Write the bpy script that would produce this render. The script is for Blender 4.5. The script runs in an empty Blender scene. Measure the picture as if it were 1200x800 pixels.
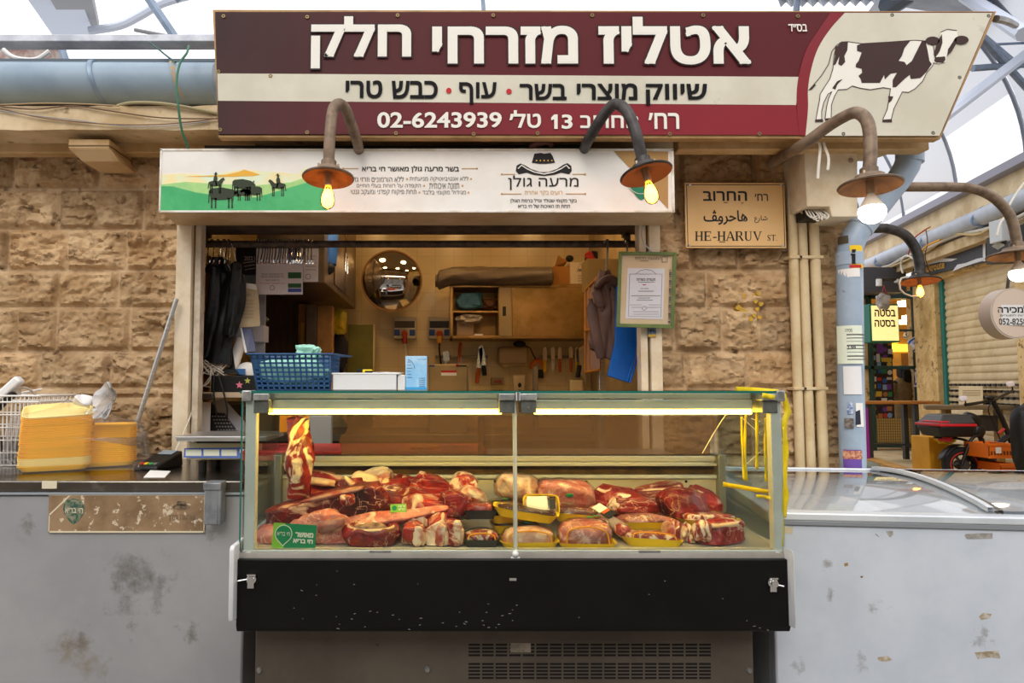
import bpy, bmesh, math, random
import numpy as np
from mathutils import Vector as V, Matrix as M, noise

# ------------------------------------------------------------------ camera, sky, exposure
C = bpy.context.scene.collection
SC = bpy.context.scene
H, F, U0, V0 = 1.33, 800.0, 520.0, 400.0          # eye height, focal length in pixels of a 1200x800 frame, optical axis
TILT = math.atan(50 / 800)
ct, st = math.cos(TILT), math.sin(TILT)
cam = bpy.data.cameras.new('camera'); cam_o = bpy.data.objects.new('camera', cam); C.objects.link(cam_o)
cam.sensor_width = 36; cam.lens = 36 * F / 1200; cam.shift_x = (600 - U0) / 1200; cam.clip_start = .02
cam_o.location = (0, 0, H); cam_o.rotation_euler = (math.pi / 2 + TILT, 0, 0)
SC.camera = cam_o
SC.view_settings.view_transform = 'Standard'; SC.view_settings.look = 'None'
SC.view_settings.gamma = 1; SC.view_settings.use_curve_mapping = False
SC.view_settings.exposure = 0.35
SKY = 1.25
w = bpy.data.worlds.new('sky'); SC.world = w; w.use_nodes = True
nt = w.node_tree; bg = nt.nodes['Background']
tc = nt.nodes.new('ShaderNodeTexCoord'); sx = nt.nodes.new('ShaderNodeSeparateXYZ'); rp = nt.nodes.new('ShaderNodeValToRGB')
nt.links.new(tc.outputs['Generated'], sx.inputs[0]); nt.links.new(sx.outputs['Z'], rp.inputs[0]); nt.links.new(rp.outputs[0], bg.inputs[0])
rp.color_ramp.elements[0].position = 0; rp.color_ramp.elements[0].color = (.55, .56, .58, 1)
rp.color_ramp.elements[1].position = .45; rp.color_ramp.elements[1].color = (1, 1, 1.04, 1)
bg.inputs[1].default_value = SKY
sun_l = bpy.data.lights.new('daylight', 'SUN'); sun_l.energy = .9; sun_l.angle = math.radians(30); sun_l.color = (1, .95, .86)
sun_o = bpy.data.objects.new('daylight', sun_l); C.objects.link(sun_o); sun_o.location = (0, -3, 8); sun_o.rotation_euler = (math.radians(48), 0, math.radians(-12))
INTERIOR_LAMP, CASE_LAMP, BULB = 24.0, 18.0, 14.0    # strength of the lamps that are built further down

def P(u, v, Y):
    """The point at depth Y that the photograph shows at pixel (u, v)."""
    yc = (V0 - v) / F
    s = Y / (ct - st * yc)
    return V(((u - U0) / F * s, Y, H + (st + ct * yc) * s))
def PZ(u, v, Z):
    yc = (V0 - v) / F
    s = (Z - H) / (st + ct * yc)
    return V(((u - U0) / F * s, (ct - st * yc) * s, Z))
def R(u0, v0, u1, v1, Y):
    a, b = P(u0, v1, Y), P(u1, v0, Y)
    m0, m1 = P(u0, (v0 + v1) / 2, Y), P(u1, (v0 + v1) / 2, Y)
    return m0.x, m1.x, a.z, b.z
def px(n, Y): return n / F * Y

# ------------------------------------------------------------------ materials
def lin(c):
    if isinstance(c, str): c = [int(c[i:i + 2], 16) for i in (0, 2, 4)]
    o = []
    for k in c[:3]:
        k = k / 255
        o.append(k / 12.92 if k < .04045 else ((k + .055) / 1.055) ** 2.4)
    return (*o, 1)
MATS = {}
def mat(name, c, rough=.55, metal=0, c2=None, sc=8, lo=.42, hi=.62, detail=6, stretch=None, c3=None, sc3=30, lo3=.58, hi3=.66,
        bump=0, bsc=60, coat=0, spec=.35, attr=None, sss=0):
    if name in MATS: return MATS[name]
    m = bpy.data.materials.new(name); MATS[name] = m; m.use_nodes = True
    t = m.node_tree; b = t.nodes['Principled BSDF']; L = t.links.new
    b.inputs['Roughness'].default_value = rough; b.inputs['Metallic'].default_value = metal
    b.inputs['Coat Weight'].default_value = coat; b.inputs['Specular IOR Level'].default_value = spec
    b.inputs['Base Color'].default_value = lin(c)
    co = None
    if c2 or bump or c3:
        co = t.nodes.new('ShaderNodeTexCoord').outputs['Object']
        oi = t.nodes.new('ShaderNodeObjectInfo'); ad = t.nodes.new('ShaderNodeVectorMath'); ad.operation = 'MULTIPLY_ADD'
        cx = t.nodes.new('ShaderNodeCombineXYZ')
        for i in range(3): L(oi.outputs['Random'], cx.inputs[i])
        L(cx.outputs[0], ad.inputs[0]); ad.inputs[1].default_value = (37, 17, 53); L(co, ad.inputs[2]); co = ad.outputs[0]
        if stretch:
            mp = t.nodes.new('ShaderNodeVectorMath'); mp.operation = 'MULTIPLY'; mp.inputs[1].default_value = stretch
            L(co, mp.inputs[0]); co = mp.outputs[0]
    cur = None
    def layer(cc, scale, a, bb, prev):
        n = t.nodes.new('ShaderNodeTexNoise'); n.inputs['Scale'].default_value = scale; n.inputs['Detail'].default_value = detail
        n.inputs['Roughness'].default_value = .62; L(co, n.inputs['Vector'])
        r = t.nodes.new('ShaderNodeMapRange'); r.inputs[1].default_value = a; r.inputs[2].default_value = bb; L(n.outputs[0], r.inputs[0])
        x = t.nodes.new('ShaderNodeMix'); x.data_type = 'RGBA'; L(r.outputs[0], x.inputs[0])
        if prev is None: x.inputs[6].default_value = lin(c)
        else: L(prev, x.inputs[6])
        x.inputs[7].default_value = lin(cc)
        return x.outputs[2]
    if c2: cur = layer(c2, sc, lo, hi, cur)
    if c3: cur = layer(c3, sc3, lo3, hi3, cur)
    if attr:
        at = t.nodes.new('ShaderNodeAttribute'); at.attribute_name = attr
        x = t.nodes.new('ShaderNodeMix'); x.data_type = 'RGBA'; x.blend_type = 'MULTIPLY'; x.inputs[0].default_value = 1
        if cur is None: x.inputs[6].default_value = lin(c)
        else: L(cur, x.inputs[6])
        L(at.outputs['Color'], x.inputs[7]); cur = x.outputs[2]
    if cur is not None: L(cur, b.inputs['Base Color'])
    if bump:
        n = t.nodes.new('ShaderNodeTexNoise'); n.inputs['Scale'].default_value = bsc; n.inputs['Detail'].default_value = 5; L(co, n.inputs['Vector'])
        bp = t.nodes.new('ShaderNodeBump'); bp.inputs['Strength'].default_value = bump; bp.inputs['Distance'].default_value = .01
        L(n.outputs[0], bp.inputs['Height']); L(bp.outputs[0], b.inputs['Normal'])
    return m
def emit(name, c, s):
    if name in MATS: return MATS[name]
    m = bpy.data.materials.new(name); MATS[name] = m; m.use_nodes = True; b = m.node_tree.nodes['Principled BSDF']
    b.inputs['Base Color'].default_value = lin(c); b.inputs['Emission Color'].default_value = lin(c); b.inputs['Emission Strength'].default_value = s
    return m
def glass(name, tint='f4faf7', refl=1.0, rough=.02, milk=0, milk_c='ffffff', ior=1.5):
    """A thin pane: clear (or milky) body with a reflecting surface."""
    if name in MATS: return MATS[name]
    m = bpy.data.materials.new(name); MATS[name] = m; m.use_nodes = True; t = m.node_tree; t.nodes.clear(); L = t.links.new
    o = t.nodes.new('ShaderNodeOutputMaterial'); tr = t.nodes.new('ShaderNodeBsdfTransparent'); gl = t.nodes.new('ShaderNodeBsdfGlossy')
    tr.inputs[0].default_value = lin(tint); gl.inputs['Roughness'].default_value = rough
    fr = t.nodes.new('ShaderNodeFresnel'); fr.inputs[0].default_value = ior
    mu = t.nodes.new('ShaderNodeMath'); mu.operation = 'MULTIPLY'; mu.inputs[1].default_value = refl; L(fr.outputs[0], mu.inputs[0])
    mx = t.nodes.new('ShaderNodeMixShader'); L(mu.outputs[0], mx.inputs[0]); L(gl.outputs[0], mx.inputs[2])
    if milk:
        df = t.nodes.new('ShaderNodeBsdfDiffuse'); df.inputs[0].default_value = lin(milk_c); m2 = t.nodes.new('ShaderNodeMixShader'); m2.inputs[0].default_value = milk
        L(tr.outputs[0], m2.inputs[1]); L(df.outputs[0], m2.inputs[2]); L(m2.outputs[0], mx.inputs[1])
    else: L(tr.outputs[0], mx.inputs[1])
    L(mx.outputs[0], o.inputs[0])
    return m
def grime(name, c, thr=.5, sc=9):
    """A dirty patch: noise shaped, ragged towards its rim."""
    m = mat(name, c, .8); t = m.node_tree; L = t.links.new; b = t.nodes['Principled BSDF']; g = t.nodes.new('ShaderNodeTexCoord')
    n = t.nodes.new('ShaderNodeTexNoise'); n.inputs['Scale'].default_value = sc; n.inputs['Detail'].default_value = 8; n.inputs['Roughness'].default_value = .7; L(g.outputs['Object'], n.inputs['Vector'])
    d = t.nodes.new('ShaderNodeVectorMath'); d.operation = 'DISTANCE'; d.inputs[1].default_value = (.5, .5, 0); L(g.outputs['UV'], d.inputs[0])
    s = t.nodes.new('ShaderNodeMath'); s.operation = 'MULTIPLY_ADD'; s.inputs[1].default_value = -.55; L(d.outputs['Value'], s.inputs[0]); L(n.outputs[0], s.inputs[2])
    r = t.nodes.new('ShaderNodeMapRange'); r.inputs[1].default_value = thr - .1; r.inputs[2].default_value = thr + .12; r.inputs[4].default_value = .6; L(s.outputs[0], r.inputs[0]); L(r.outputs[0], b.inputs['Alpha']); return m
def stain(par, pts, m):
    me = bpy.data.meshes.new('stain'); W = wmat(par).inverted(); me.from_pydata([tuple(W @ p) for p in pts], [], [(0, 1, 2, 3)]); uv = me.uv_layers.new(); 
    for i, q in enumerate(((0, 0), (1, 0), (1, 1), (0, 1))): uv.data[i].uv = q
    me.materials.append(m); o = bpy.data.objects.new('stain', me); C.objects.link(o); o.parent = par; return o
def sheet(name, c, transl=.55):
    """A translucent plastic sheet."""
    m = bpy.data.materials.new(name); MATS[name] = m; m.use_nodes = True; t = m.node_tree; t.nodes.clear(); L = t.links.new
    o = t.nodes.new('ShaderNodeOutputMaterial'); d = t.nodes.new('ShaderNodeBsdfDiffuse'); tr = t.nodes.new('ShaderNodeBsdfTranslucent'); x = t.nodes.new('ShaderNodeMixShader')
    d.inputs[0].default_value = lin(c); tr.inputs[0].default_value = lin(c); x.inputs[0].default_value = transl
    L(d.outputs[0], x.inputs[1]); L(tr.outputs[0], x.inputs[2]); L(x.outputs[0], o.inputs[0]); return m
def tuple_dark(h): return '%02x%02x%02x' % tuple(int(int(h[i:i + 2], 16) * .55) for i in (0, 2, 4))
def meat(name, red='8e1512', red2='b53028', fat='e6c3a6', sc=7, lo=.55, hi=.6, vein=True, fib=(1, 1, 1), rough=.33):
    if name in MATS: return MATS[name]
    m = bpy.data.materials.new(name); MATS[name] = m; m.use_nodes = True; t = m.node_tree; b = t.nodes['Principled BSDF']; L = t.links.new
    b.inputs['Roughness'].default_value = rough; b.inputs['Specular IOR Level'].default_value = .5
    tcn = t.nodes.new('ShaderNodeTexCoord'); oi = t.nodes.new('ShaderNodeObjectInfo'); cx = t.nodes.new('ShaderNodeCombineXYZ')
    for i in range(3): L(oi.outputs['Random'], cx.inputs[i])
    ad = t.nodes.new('ShaderNodeVectorMath'); ad.operation = 'MULTIPLY_ADD'; ad.inputs[1].default_value = (31, 57, 23)
    L(cx.outputs[0], ad.inputs[0]); L(tcn.outputs['Object'], ad.inputs[2])
    st_ = t.nodes.new('ShaderNodeVectorMath'); st_.operation = 'MULTIPLY'; st_.inputs[1].default_value = fib; L(ad.outputs[0], st_.inputs[0]); co = st_.outputs[0]
    def nz(scale, det=5, dist=0):
        n = t.nodes.new('ShaderNodeTexNoise'); n.inputs['Scale'].default_value = scale; n.inputs['Detail'].default_value = det; n.inputs['Distortion'].default_value = dist
        L(co, n.inputs['Vector']); return n.outputs[0]
    def rng(s, a, bb):
        r = t.nodes.new('ShaderNodeMapRange'); r.inputs[1].default_value = a; r.inputs[2].default_value = bb; L(s, r.inputs[0]); return r.outputs[0]
    def mix(f, a, bb):
        x = t.nodes.new('ShaderNodeMix'); x.data_type = 'RGBA'; L(f, x.inputs[0])
        for k, q in ((6, a), (7, bb)):
            if isinstance(q, str): x.inputs[k].default_value = lin(q)
            else: L(q, x.inputs[k])
        return x.outputs[2]
    c = mix(rng(nz(16, 7, .8), .35, .65), red, red2); c = mix(rng(nz(5, 3, .5), .5, .75), c, tuple_dark(red))
    if vein:                                           # thin seams of fat and silverskin between the muscles
        vo = t.nodes.new('ShaderNodeTexVoronoi'); vo.feature = 'DISTANCE_TO_EDGE'; vo.inputs['Scale'].default_value = sc * 1.7
        nn = t.nodes.new('ShaderNodeTexNoise'); nn.inputs['Scale'].default_value = sc * 1.5; nn.inputs['Detail'].default_value = 4; L(co, nn.inputs['Vector'])
        mm = t.nodes.new('ShaderNodeVectorMath'); mm.operation = 'MULTIPLY_ADD'; mm.inputs[1].default_value = (.35, .35, .35); L(nn.outputs['Color'], mm.inputs[0]); L(co, mm.inputs[2])
        L(mm.outputs[0], vo.inputs['Vector'])
        
        vm = t.nodes.new('ShaderNodeMath'); vm.operation = 'MULTIPLY'; vm.use_clamp = True; L(rng(vo.outputs['Distance'], .03, .004), vm.inputs[0]); L(rng(nz(6, 3), .42, .62), vm.inputs[1])
        c = mix(vm.outputs[0], c, fat)
    c = mix(rng(nz(sc * 1.3, 8, 2.2), lo, hi + .03), c, fat)
    L(c, b.inputs['Base Color'])
    bp = t.nodes.new('ShaderNodeBump'); bp.inputs['Strength'].default_value = .8; bp.inputs['Distance'].default_value = .014
    L(nz(26, 6, .6), bp.inputs['Height']); L(bp.outputs[0], b.inputs['Normal'])
    return m

# ------------------------------------------------------------------ mesh building
class MB:
    def __init__(s): s.v = []; s.f = []; s.mi = []; s.cur = 0; s.T = M.Identity(4)
    def vert(s, p): s.v.append(s.T @ V(p)); return len(s.v) - 1
    def face(s, idx): s.f.append(tuple(idx)); s.mi.append(s.cur)
    def box(s, x0, x1, y0, y1, z0, z1):
        i = [s.vert(p) for p in ((x0, y0, z0), (x1, y0, z0), (x1, y1, z0), (x0, y1, z0), (x0, y0, z1), (x1, y0, z1), (x1, y1, z1), (x0, y1, z1))]
        for q in ((3, 2, 1, 0), (4, 5, 6, 7), (0, 1, 5, 4), (1, 2, 6, 5), (2, 3, 7, 6), (3, 0, 4, 7)): s.face([i[k] for k in q])
        return s
    def hexa(s, b4, t4):
        i = [s.vert(p) for p in list(b4) + list(t4)]
        for q in ((3, 2, 1, 0), (4, 5, 6, 7), (0, 1, 5, 4), (1, 2, 6, 5), (2, 3, 7, 6), (3, 0, 4, 7)): s.face([i[k] for k in q])
        return s
    def tube(s, pts, r, n=10, cap=True, flat=1.0):
        pts = [V(p) for p in pts]; rs = r if isinstance(r, (list, tuple)) else [r] * len(pts)
        up = None; rings = []
        for k, p in enumerate(pts):
            d = (pts[min(k + 1, len(pts) - 1)] - pts[max(k - 1, 0)])
            if d.length < 1e-9: d = V((0, 0, 1))
            d.normalize()
            if up is None:
                up = V((0, 0, 1)) if abs(d.z) < .9 else V((0, 1, 0))
            a = d.cross(up); 
            if a.length < 1e-6: a = d.cross(V((1, 0, 0)))
            a.normalize(); bq = a.cross(d).normalized(); up = bq
            rings.append([s.vert(p + (a * math.cos(2 * math.pi * j / n) + bq * math.sin(2 * math.pi * j / n) * flat) * rs[k]) for j in range(n)])
        for k in range(len(rings) - 1):
            for j in range(n): s.face((rings[k][j], rings[k][(j + 1) % n], rings[k + 1][(j + 1) % n], rings[k + 1][j]))
        if cap: s.face(rings[0][::-1]); s.face(rings[-1])
        return s
    def cyl(s, a, b, r, n=16, r2=None): return s.tube([a, b], [r, r if r2 is None else r2], n)
    def lathe(s, prof, o, ax=(0, 0, 1), n=24, closed=False):
        o = V(o); ax = V(ax).normalized(); e = V((1, 0, 0)) if abs(ax.x) < .9 else V((0, 1, 0)); a = ax.cross(e).normalized(); bq = ax.cross(a)
        rings = []
        for r, h in prof:
            if r < 1e-6: rings.append([s.vert(o + ax * h)])
            else: rings.append([s.vert(o + ax * h + (a * math.cos(2 * math.pi * j / n) + bq * math.sin(2 * math.pi * j / n)) * r) for j in range(n)])
        for k in range(len(rings) - 1):
            A, B = rings[k], rings[k + 1]
            for j in range(n):
                q = [A[j % len(A)], A[(j + 1) % len(A)], B[(j + 1) % len(B)], B[j % len(B)]]
                q = list(dict.fromkeys(q))
                if len(q) > 2: s.face(q)
        return s
    def prism(s, poly, d, frame=None):
        """poly: 3-D points of a flat outline; d: the vector it is thickened by."""
        d = V(d); n = len(poly); A = [s.vert(p) for p in poly]; B = [s.vert(V(p) + d) for p in poly]
        s.face(A); s.face(B[::-1])
        for j in range(n): s.face((A[j], B[j], B[(j + 1) % n], A[(j + 1) % n]))
        return s
    def grid(s, rows):
        I = [[s.vert(p) for p in r] for r in rows]
        for a in range(len(I) - 1):
            for b in range(len(I[0]) - 1): s.face((I[a][b], I[a][b + 1], I[a + 1][b + 1], I[a + 1][b]))
        return s
    def ball(s, c, r, n=14, m=9):
        c = V(c); r = V((r, r, r)) if isinstance(r, (int, float)) else V(r)
        prof = []; rings = []
        for k in range(m + 1):
            t = math.pi * k / m
            if k in (0, m): rings.append([s.vert(c + V((0, 0, r.z * math.cos(t))))])
            else: rings.append([s.vert(c + V((r.x * math.sin(t) * math.cos(2 * math.pi * j / n), r.y * math.sin(t) * math.sin(2 * math.pi * j / n), r.z * math.cos(t)))) for j in range(n)])
        for k in range(m):
            A, B = rings[k], rings[k + 1]
            for j in range(n):
                q = list(dict.fromkeys([A[j % len(A)], B[j % len(B)], B[(j + 1) % len(B)], A[(j + 1) % len(A)]]))
                s.face(q)
        return s
    def build(s, name, m, parent=None, smooth=True, bevel=0, seg=2, ang=35, subs=0, solid=0):
        me = bpy.data.meshes.new(name); vs = s.v
        if parent is not None:
            W = wmat(parent).inverted(); vs = [W @ p for p in vs]; org = None
        else:
            xs = [p.x for p in vs]; ys = [p.y for p in vs]; zs = [p.z for p in vs]
            org = V(((min(xs) + max(xs)) / 2, (min(ys) + max(ys)) / 2, min(zs))); vs = [p - org for p in vs]
        me.from_pydata([tuple(p) for p in vs], [], s.f)
        for q in (m if isinstance(m, (list, tuple)) else [m]): me.materials.append(q)
        me.polygons.foreach_set('material_index', s.mi)
        b = bmesh.new(); b.from_mesh(me); bmesh.ops.recalc_face_normals(b, faces=b.faces); b.to_mesh(me); b.free()
        if smooth: me.shade_smooth(); me.set_sharp_from_angle(angle=math.radians(ang))
        o = bpy.data.objects.new(name, me); C.objects.link(o)
        if parent is not None: o.parent = parent
        else: o.location = org
        if solid: md = o.modifiers.new('solid', 'SOLIDIFY'); md.thickness = solid; md.offset = 0
        if bevel: md = o.modifiers.new('bevel', 'BEVEL'); md.width = bevel; md.segments = seg; md.limit_method = 'ANGLE'; md.angle_limit = .6
        if subs: md = o.modifiers.new('subd', 'SUBSURF'); md.levels = subs; md.render_levels = subs
        return o
def wmat(o):
    m = o.matrix_basis.copy()
    return wmat(o.parent) @ m if o.parent else m
def tag(o, label=None, cat=None, group=None, kind=None):
    if label: o['label'] = label
    if cat: o['category'] = cat
    if group: o['group'] = group
    if kind: o['kind'] = kind
    return o
def thing(name, label, cat, loc, rz=0, group=None):
    o = bpy.data.objects.new(name, None); C.objects.link(o); o.empty_display_size = .05
    o.location = loc; o.rotation_euler = (0, 0, rz)
    return tag(o, label, cat, group)
def struct(o): o['kind'] = 'structure'; return o
def dup(root, loc, label=None, rz=None, group=None):
    def cp(o, par):
        c = o.copy(); C.objects.link(c)
        if par is not None: c.parent = par
        for ch in o.children: cp(ch, c)
        return c
    r = cp(root, None); r.location = loc
    if rz is not None: r.rotation_euler = (0, 0, rz)
    if label: r['label'] = label
    if group: r['group'] = group
    return r
def bx(x0, x1, y0, y1, z0, z1): return MB().box(x0, x1, y0, y1, z0, z1)
def bxp(u0, v0, u1, v1, Y, d):
    """A box whose front is at depth Y, where the photograph shows that rectangle, d deep."""
    x0, x1, z0, z1 = R(u0, v0, u1, v1, Y); return MB().box(x0, x1, Y, Y + d, z0, z1)
def cr(pts, n=6, closed=False):
    """A smooth line through the points."""
    pts = [V(p) for p in pts]; N = len(pts); out = []
    rg = range(N if closed else N - 1)
    for i in rg:
        p0 = pts[(i - 1) % N] if closed or i > 0 else pts[0]; p1 = pts[i]; p2 = pts[(i + 1) % N]
        p3 = pts[(i + 2) % N] if closed or i + 2 < N else pts[-1]
        for k in range(n):
            t = k / n
            out.append(.5 * ((2 * p1) + (p2 - p0) * t + (2 * p0 - 5 * p1 + 4 * p2 - p3) * t * t + (3 * p1 - p0 - 3 * p2 + p3) * t ** 3))
    if not closed: out.append(pts[-1])
    return out
def flat(mb, uv, Y, t=.0012):
    """A thin flat print of the outline uv (photograph pixels) on the plane at depth Y."""
    mb.prism([P(u, v, Y) for u, v in uv], (0, t, 0)); return mb
def line(mb, uv, wd, Y, t=.001):
    """A thin flat line of width wd pixels."""
    pts = [V((a, b, 0)) for a, b in uv]
    L, Rr = [], []
    for k, p in enumerate(pts):
        d = pts[min(k + 1, len(pts) - 1)] - pts[max(k - 1, 0)]; d.normalize(); nrm = V((-d.y, d.x, 0)) * wd / 2
        L.append(p + nrm); Rr.append(p - nrm)
    for k in range(len(pts) - 1):
        flat(mb, [(q.x, q.y) for q in (L[k], L[k + 1], Rr[k + 1], Rr[k])], Y, t)
    return mb
def disc(u, v, ru, rv=None, n=20, a0=0, a1=360):
    rv = rv or ru
    return [(u + ru * math.cos(math.radians(a0 + (a1 - a0) * k / n)), v + rv * math.sin(math.radians(a0 + (a1 - a0) * k / n))) for k in range(n if a1 - a0 == 360 else n + 1)]
def glyphs(s, off=0.0):
    """Flat outlines of a text (already in left-to-right order): vertices and faces."""
    c = bpy.data.curves.new('lettering', 'FONT'); c.body = s; c.size = 1; c.resolution_u = 4
    o = bpy.data.objects.new('lettering', c); C.objects.link(o); dg = bpy.context.evaluated_depsgraph_get(); dg.update()
    cu = o.to_curve(dg).copy(); o.to_curve_clear(); bpy.data.objects.remove(o); bpy.data.curves.remove(c)
    info = []
    for sp in cu.splines:
        p = [(q.co.x, q.co.y) for q in (sp.bezier_points if sp.type == 'BEZIER' else sp.points)]
        A = sum(p[i][0] * p[(i + 1) % len(p)][1] - p[(i + 1) % len(p)][0] * p[i][1] for i in range(len(p))) / 2
        xs = [a for a, _ in p]; ys = [b for _, b in p]; info.append((A, min(xs), max(xs), min(ys), max(ys)))
    sg = 1 if max(info, key=lambda q: abs(q[0]))[0] > 0 else -1
    groups = []
    for i, q in enumerate(info):                       # outlines that cross each other are filled apart
        if q[0] * sg <= 0: continue
        for g in groups:
            if all(q[1] > info[j][2] or q[2] < info[j][1] or q[3] > info[j][4] or q[4] < info[j][3] for j in g): g.append(i); break
        else: groups.append([i])
    def holes(g):
        out = []
        for i, q in enumerate(info):
            if q[0] * sg < 0:
                for j in g:
                    a = info[j]
                    if q[1] >= a[1] - 1e-4 and q[2] <= a[2] + 1e-4 and q[3] >= a[3] - 1e-4 and q[4] <= a[4] + 1e-4: out.append(i); break
        return out
    vs, fs = [], []
    if off > 0:                                        # bolder: a band laid along every outline
        for sp in cu.splines:
            bp = sp.bezier_points if sp.type == 'BEZIER' else None; pts = []
            if bp:
                for i in range(len(bp)):
                    a, b = bp[i], bp[(i + 1) % len(bp)]; p0, p1, p2, p3 = a.co, a.handle_right, b.handle_left, b.co; ch = (p3 - p0)
                    flat_ = ch.length < 1e-6 or (abs(ch.cross(p1 - p0).z) + abs(ch.cross(p2 - p0).z)) < 1e-3 * ch.length
                    for k in range(1 if flat_ else 4): t = k / (1 if flat_ else 4); q = p0 * (1 - t) ** 3 + p1 * 3 * t * (1 - t) ** 2 + p2 * 3 * t * t * (1 - t) + p3 * t ** 3; pts.append((q.x, q.y))
            else: pts = [(q.co.x, q.co.y) for q in sp.points]
            pts = [p for i, p in enumerate(pts) if math.dist(p, pts[i - 1]) > 1e-5]; N = len(pts)
            for i in range(N):
                (x0, y0), (x1, y1) = pts[i], pts[(i + 1) % N]; d = math.dist(pts[i], pts[(i + 1) % N]); ex, ey = (x1 - x0) / d * off, (y1 - y0) / d * off; n = len(vs)
                l = .0004 + (n // 4 % 6) * .00006; vs += [(x0 - ex - ey, y0 - ey + ex, l), (x1 + ex - ey, y1 + ey + ex, l), (x1 + ex + ey, y1 + ey - ex, l), (x0 - ex + ey, y0 - ey - ex, l)]; fs.append((n, n + 1, n + 2, n + 3))
    for gi, g in enumerate(groups):
        keep = set(g + holes(g)); c2 = cu.copy()
        for i in reversed(range(len(info))):
            if i not in keep: c2.splines.remove(c2.splines[i])
        c2.dimensions = '2D'; c2.fill_mode = 'FRONT'; c2.resolution_u = 4
        o = bpy.data.objects.new('lettering', c2); C.objects.link(o); dg = bpy.context.evaluated_depsgraph_get()
        me = bpy.data.meshes.new_from_object(o.evaluated_get(dg)); n = len(vs)
        vs += [(q.co.x, q.co.y, gi * .00008) for q in me.vertices]; fs += [tuple(n + k for k in f.vertices) for f in me.polygons]
        bpy.data.objects.remove(o); bpy.data.meshes.remove(me); bpy.data.curves.remove(c2)
    bpy.data.curves.remove(cu)
    return vs, fs
GC = {}
def write(mb, s, u0, v0, u1, v1, Y, off=0.0, heb=True, keep=False, T=None):
    """Lettering fitted to the pixel rectangle at depth Y (or, with T, to a rectangle in T's own x/z plane)."""
    s = s[::-1] if heb else s
    if (s, off) not in GC: GC[(s, off)] = glyphs(s, off)
    vs, fs = GC[(s, off)]
    xs = [a[0] for a in vs]; ys = [a[1] for a in vs]; ax, bx_, ay, by = min(xs), max(xs), min(ys), max(ys)
    n = len(mb.v)
    if T is None: X0, X1, Z0, Z1 = R(u0, v0, u1, v1, Y)
    else: X0, X1, Z0, Z1 = u0, u1, v0, v1
    for a, b, l in vs:
        p = V((X0 + (a - ax) / (bx_ - ax) * (X1 - X0), Y + l, Z0 + (b - ay) / (by - ay) * (Z1 - Z0)))
        mb.v.append(T @ p if T is not None else p)
    for f in fs: mb.face([n + k for k in f])
    return mb
def lump(c, r, seed, amp=.18, fr=2.2, rot=(0, 0, 0), sub=4, flatb=None, cuts=0):
    """An irregular lump: an ellipsoid pushed in and out by noise."""
    b = bmesh.new(); bmesh.ops.create_icosphere(b, subdivisions=sub, radius=1)
    E = M.Translation(V(c)) @ (M.Rotation(rot[2], 4, 'Z') @ M.Rotation(rot[1], 4, 'Y') @ M.Rotation(rot[0], 4, 'X'))
    mb = MB(); off = V((seed * 3.17, seed * 1.3, -seed * 2.1))
    rc = random.Random(seed * 13 + 5); pl = [(V((rc.uniform(-1, 1), rc.uniform(-1, .4), rc.uniform(-.4, 1))).normalized(), rc.uniform(.62, .82)) for _ in range(cuts)]
    for q in b.verts:
        p = q.co.copy(); k = 1 + amp * noise.noise(p * fr * .6 + off) * 1.6 + amp * .6 * noise.noise(p * fr * 1.7 + off) + amp * .3 * noise.noise(p * fr * 4 + off)
        p = p * k
        e = .72                                        # squarer than an ellipsoid
        if cuts: rd = 1 - abs(noise.noise(V((p.x * 2.2, p.y * 2.2, p.z * 5)) + off)) * 2; p *= 1 + amp * .45 * rd
        p = V([math.copysign(abs(x) ** e, x) for x in p])
        for nn_, d_ in pl: p -= nn_ * max(0, p.dot(nn_) - d_) * .92
        p = V((p.x * r[0], p.y * r[1], p.z * r[2])); p = E @ p
        if flatb is not None and p.z < flatb: p.z = flatb + (p.z - flatb) * .04
        mb.v.append(p)
    b.verts.index_update()
    for f in b.faces: mb.face([x.index for x in f.verts])
    b.free(); return mb
def shape_mb(fn, nu, nv):
    mb = MB(); mb.grid([[fn(i / nu, j / nv) for i in range(nu + 1)] for j in range(nv + 1)]); return mb
rnd = random.Random(7)

# ------------------------------------------------------------------ shared materials
steel = mat('brushed_steel', 'c9c7c2', .3, .8, c2='b3b1ac', sc=6, stretch=(1, 1, 14))
dsteel = mat('dull_steel', '8d8a84', .42, 1, c2='6c675f', sc=9)
darkpipe = mat('weathered_pipe', '5a4d42', .6, .3, c2='3c332c', sc=20, bump=.15, bsc=90)
lamp_metal = mat('lamp_brown_paint', '8a7560', .5, .25, c2='6a5746', sc=14, bump=.06)
lamp_dark = mat('lamp_grey_paint', '4e4a48', .45, .4, c2='37332f', sc=14)
lamp_in = mat('lamp_rust', '9a6a42', .6, .2, c2='7a5236', sc=15)
cream = mat('cream_paint', 'e3d3b8', .5, c2='cdb894', sc=5, c3='6d5a45', sc3=28, lo3=.7, hi3=.74, bump=.05)
white_lam = mat('white_enamel', 'c9ccd0', .38, c2='bfc2c6', sc=3, c3='8d857a', sc3=5, lo3=.66, hi3=.74)
white_lam2 = mat('bluish_enamel', 'cbd2db', .33, c2='c0c8d2', sc=3, c3='a39c90', sc3=6, lo3=.7, hi3=.76)
black_panel = mat('black_panel', '060505', .45, c2='0a0908', sc=5, spec=.25)
blackp = mat('black_plastic', '151413', .45)
whitep = mat('white_plastic', 'e9e8e4', .4)
paper = mat('paper', 'efece6', .8)
ink = mat('black_ink', '1c1a1a', .7)
greyink = mat('grey_ink', '6b6663', .7)
tanink = mat('tan_ink', 'c79a5a', .7)
redink = mat('red_ink', 'c0272d', .7)
cable_b = mat('black_cable', '1b1917', .5)
cable_w = mat('white_cable', 'd9d2c4', .5)
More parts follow.
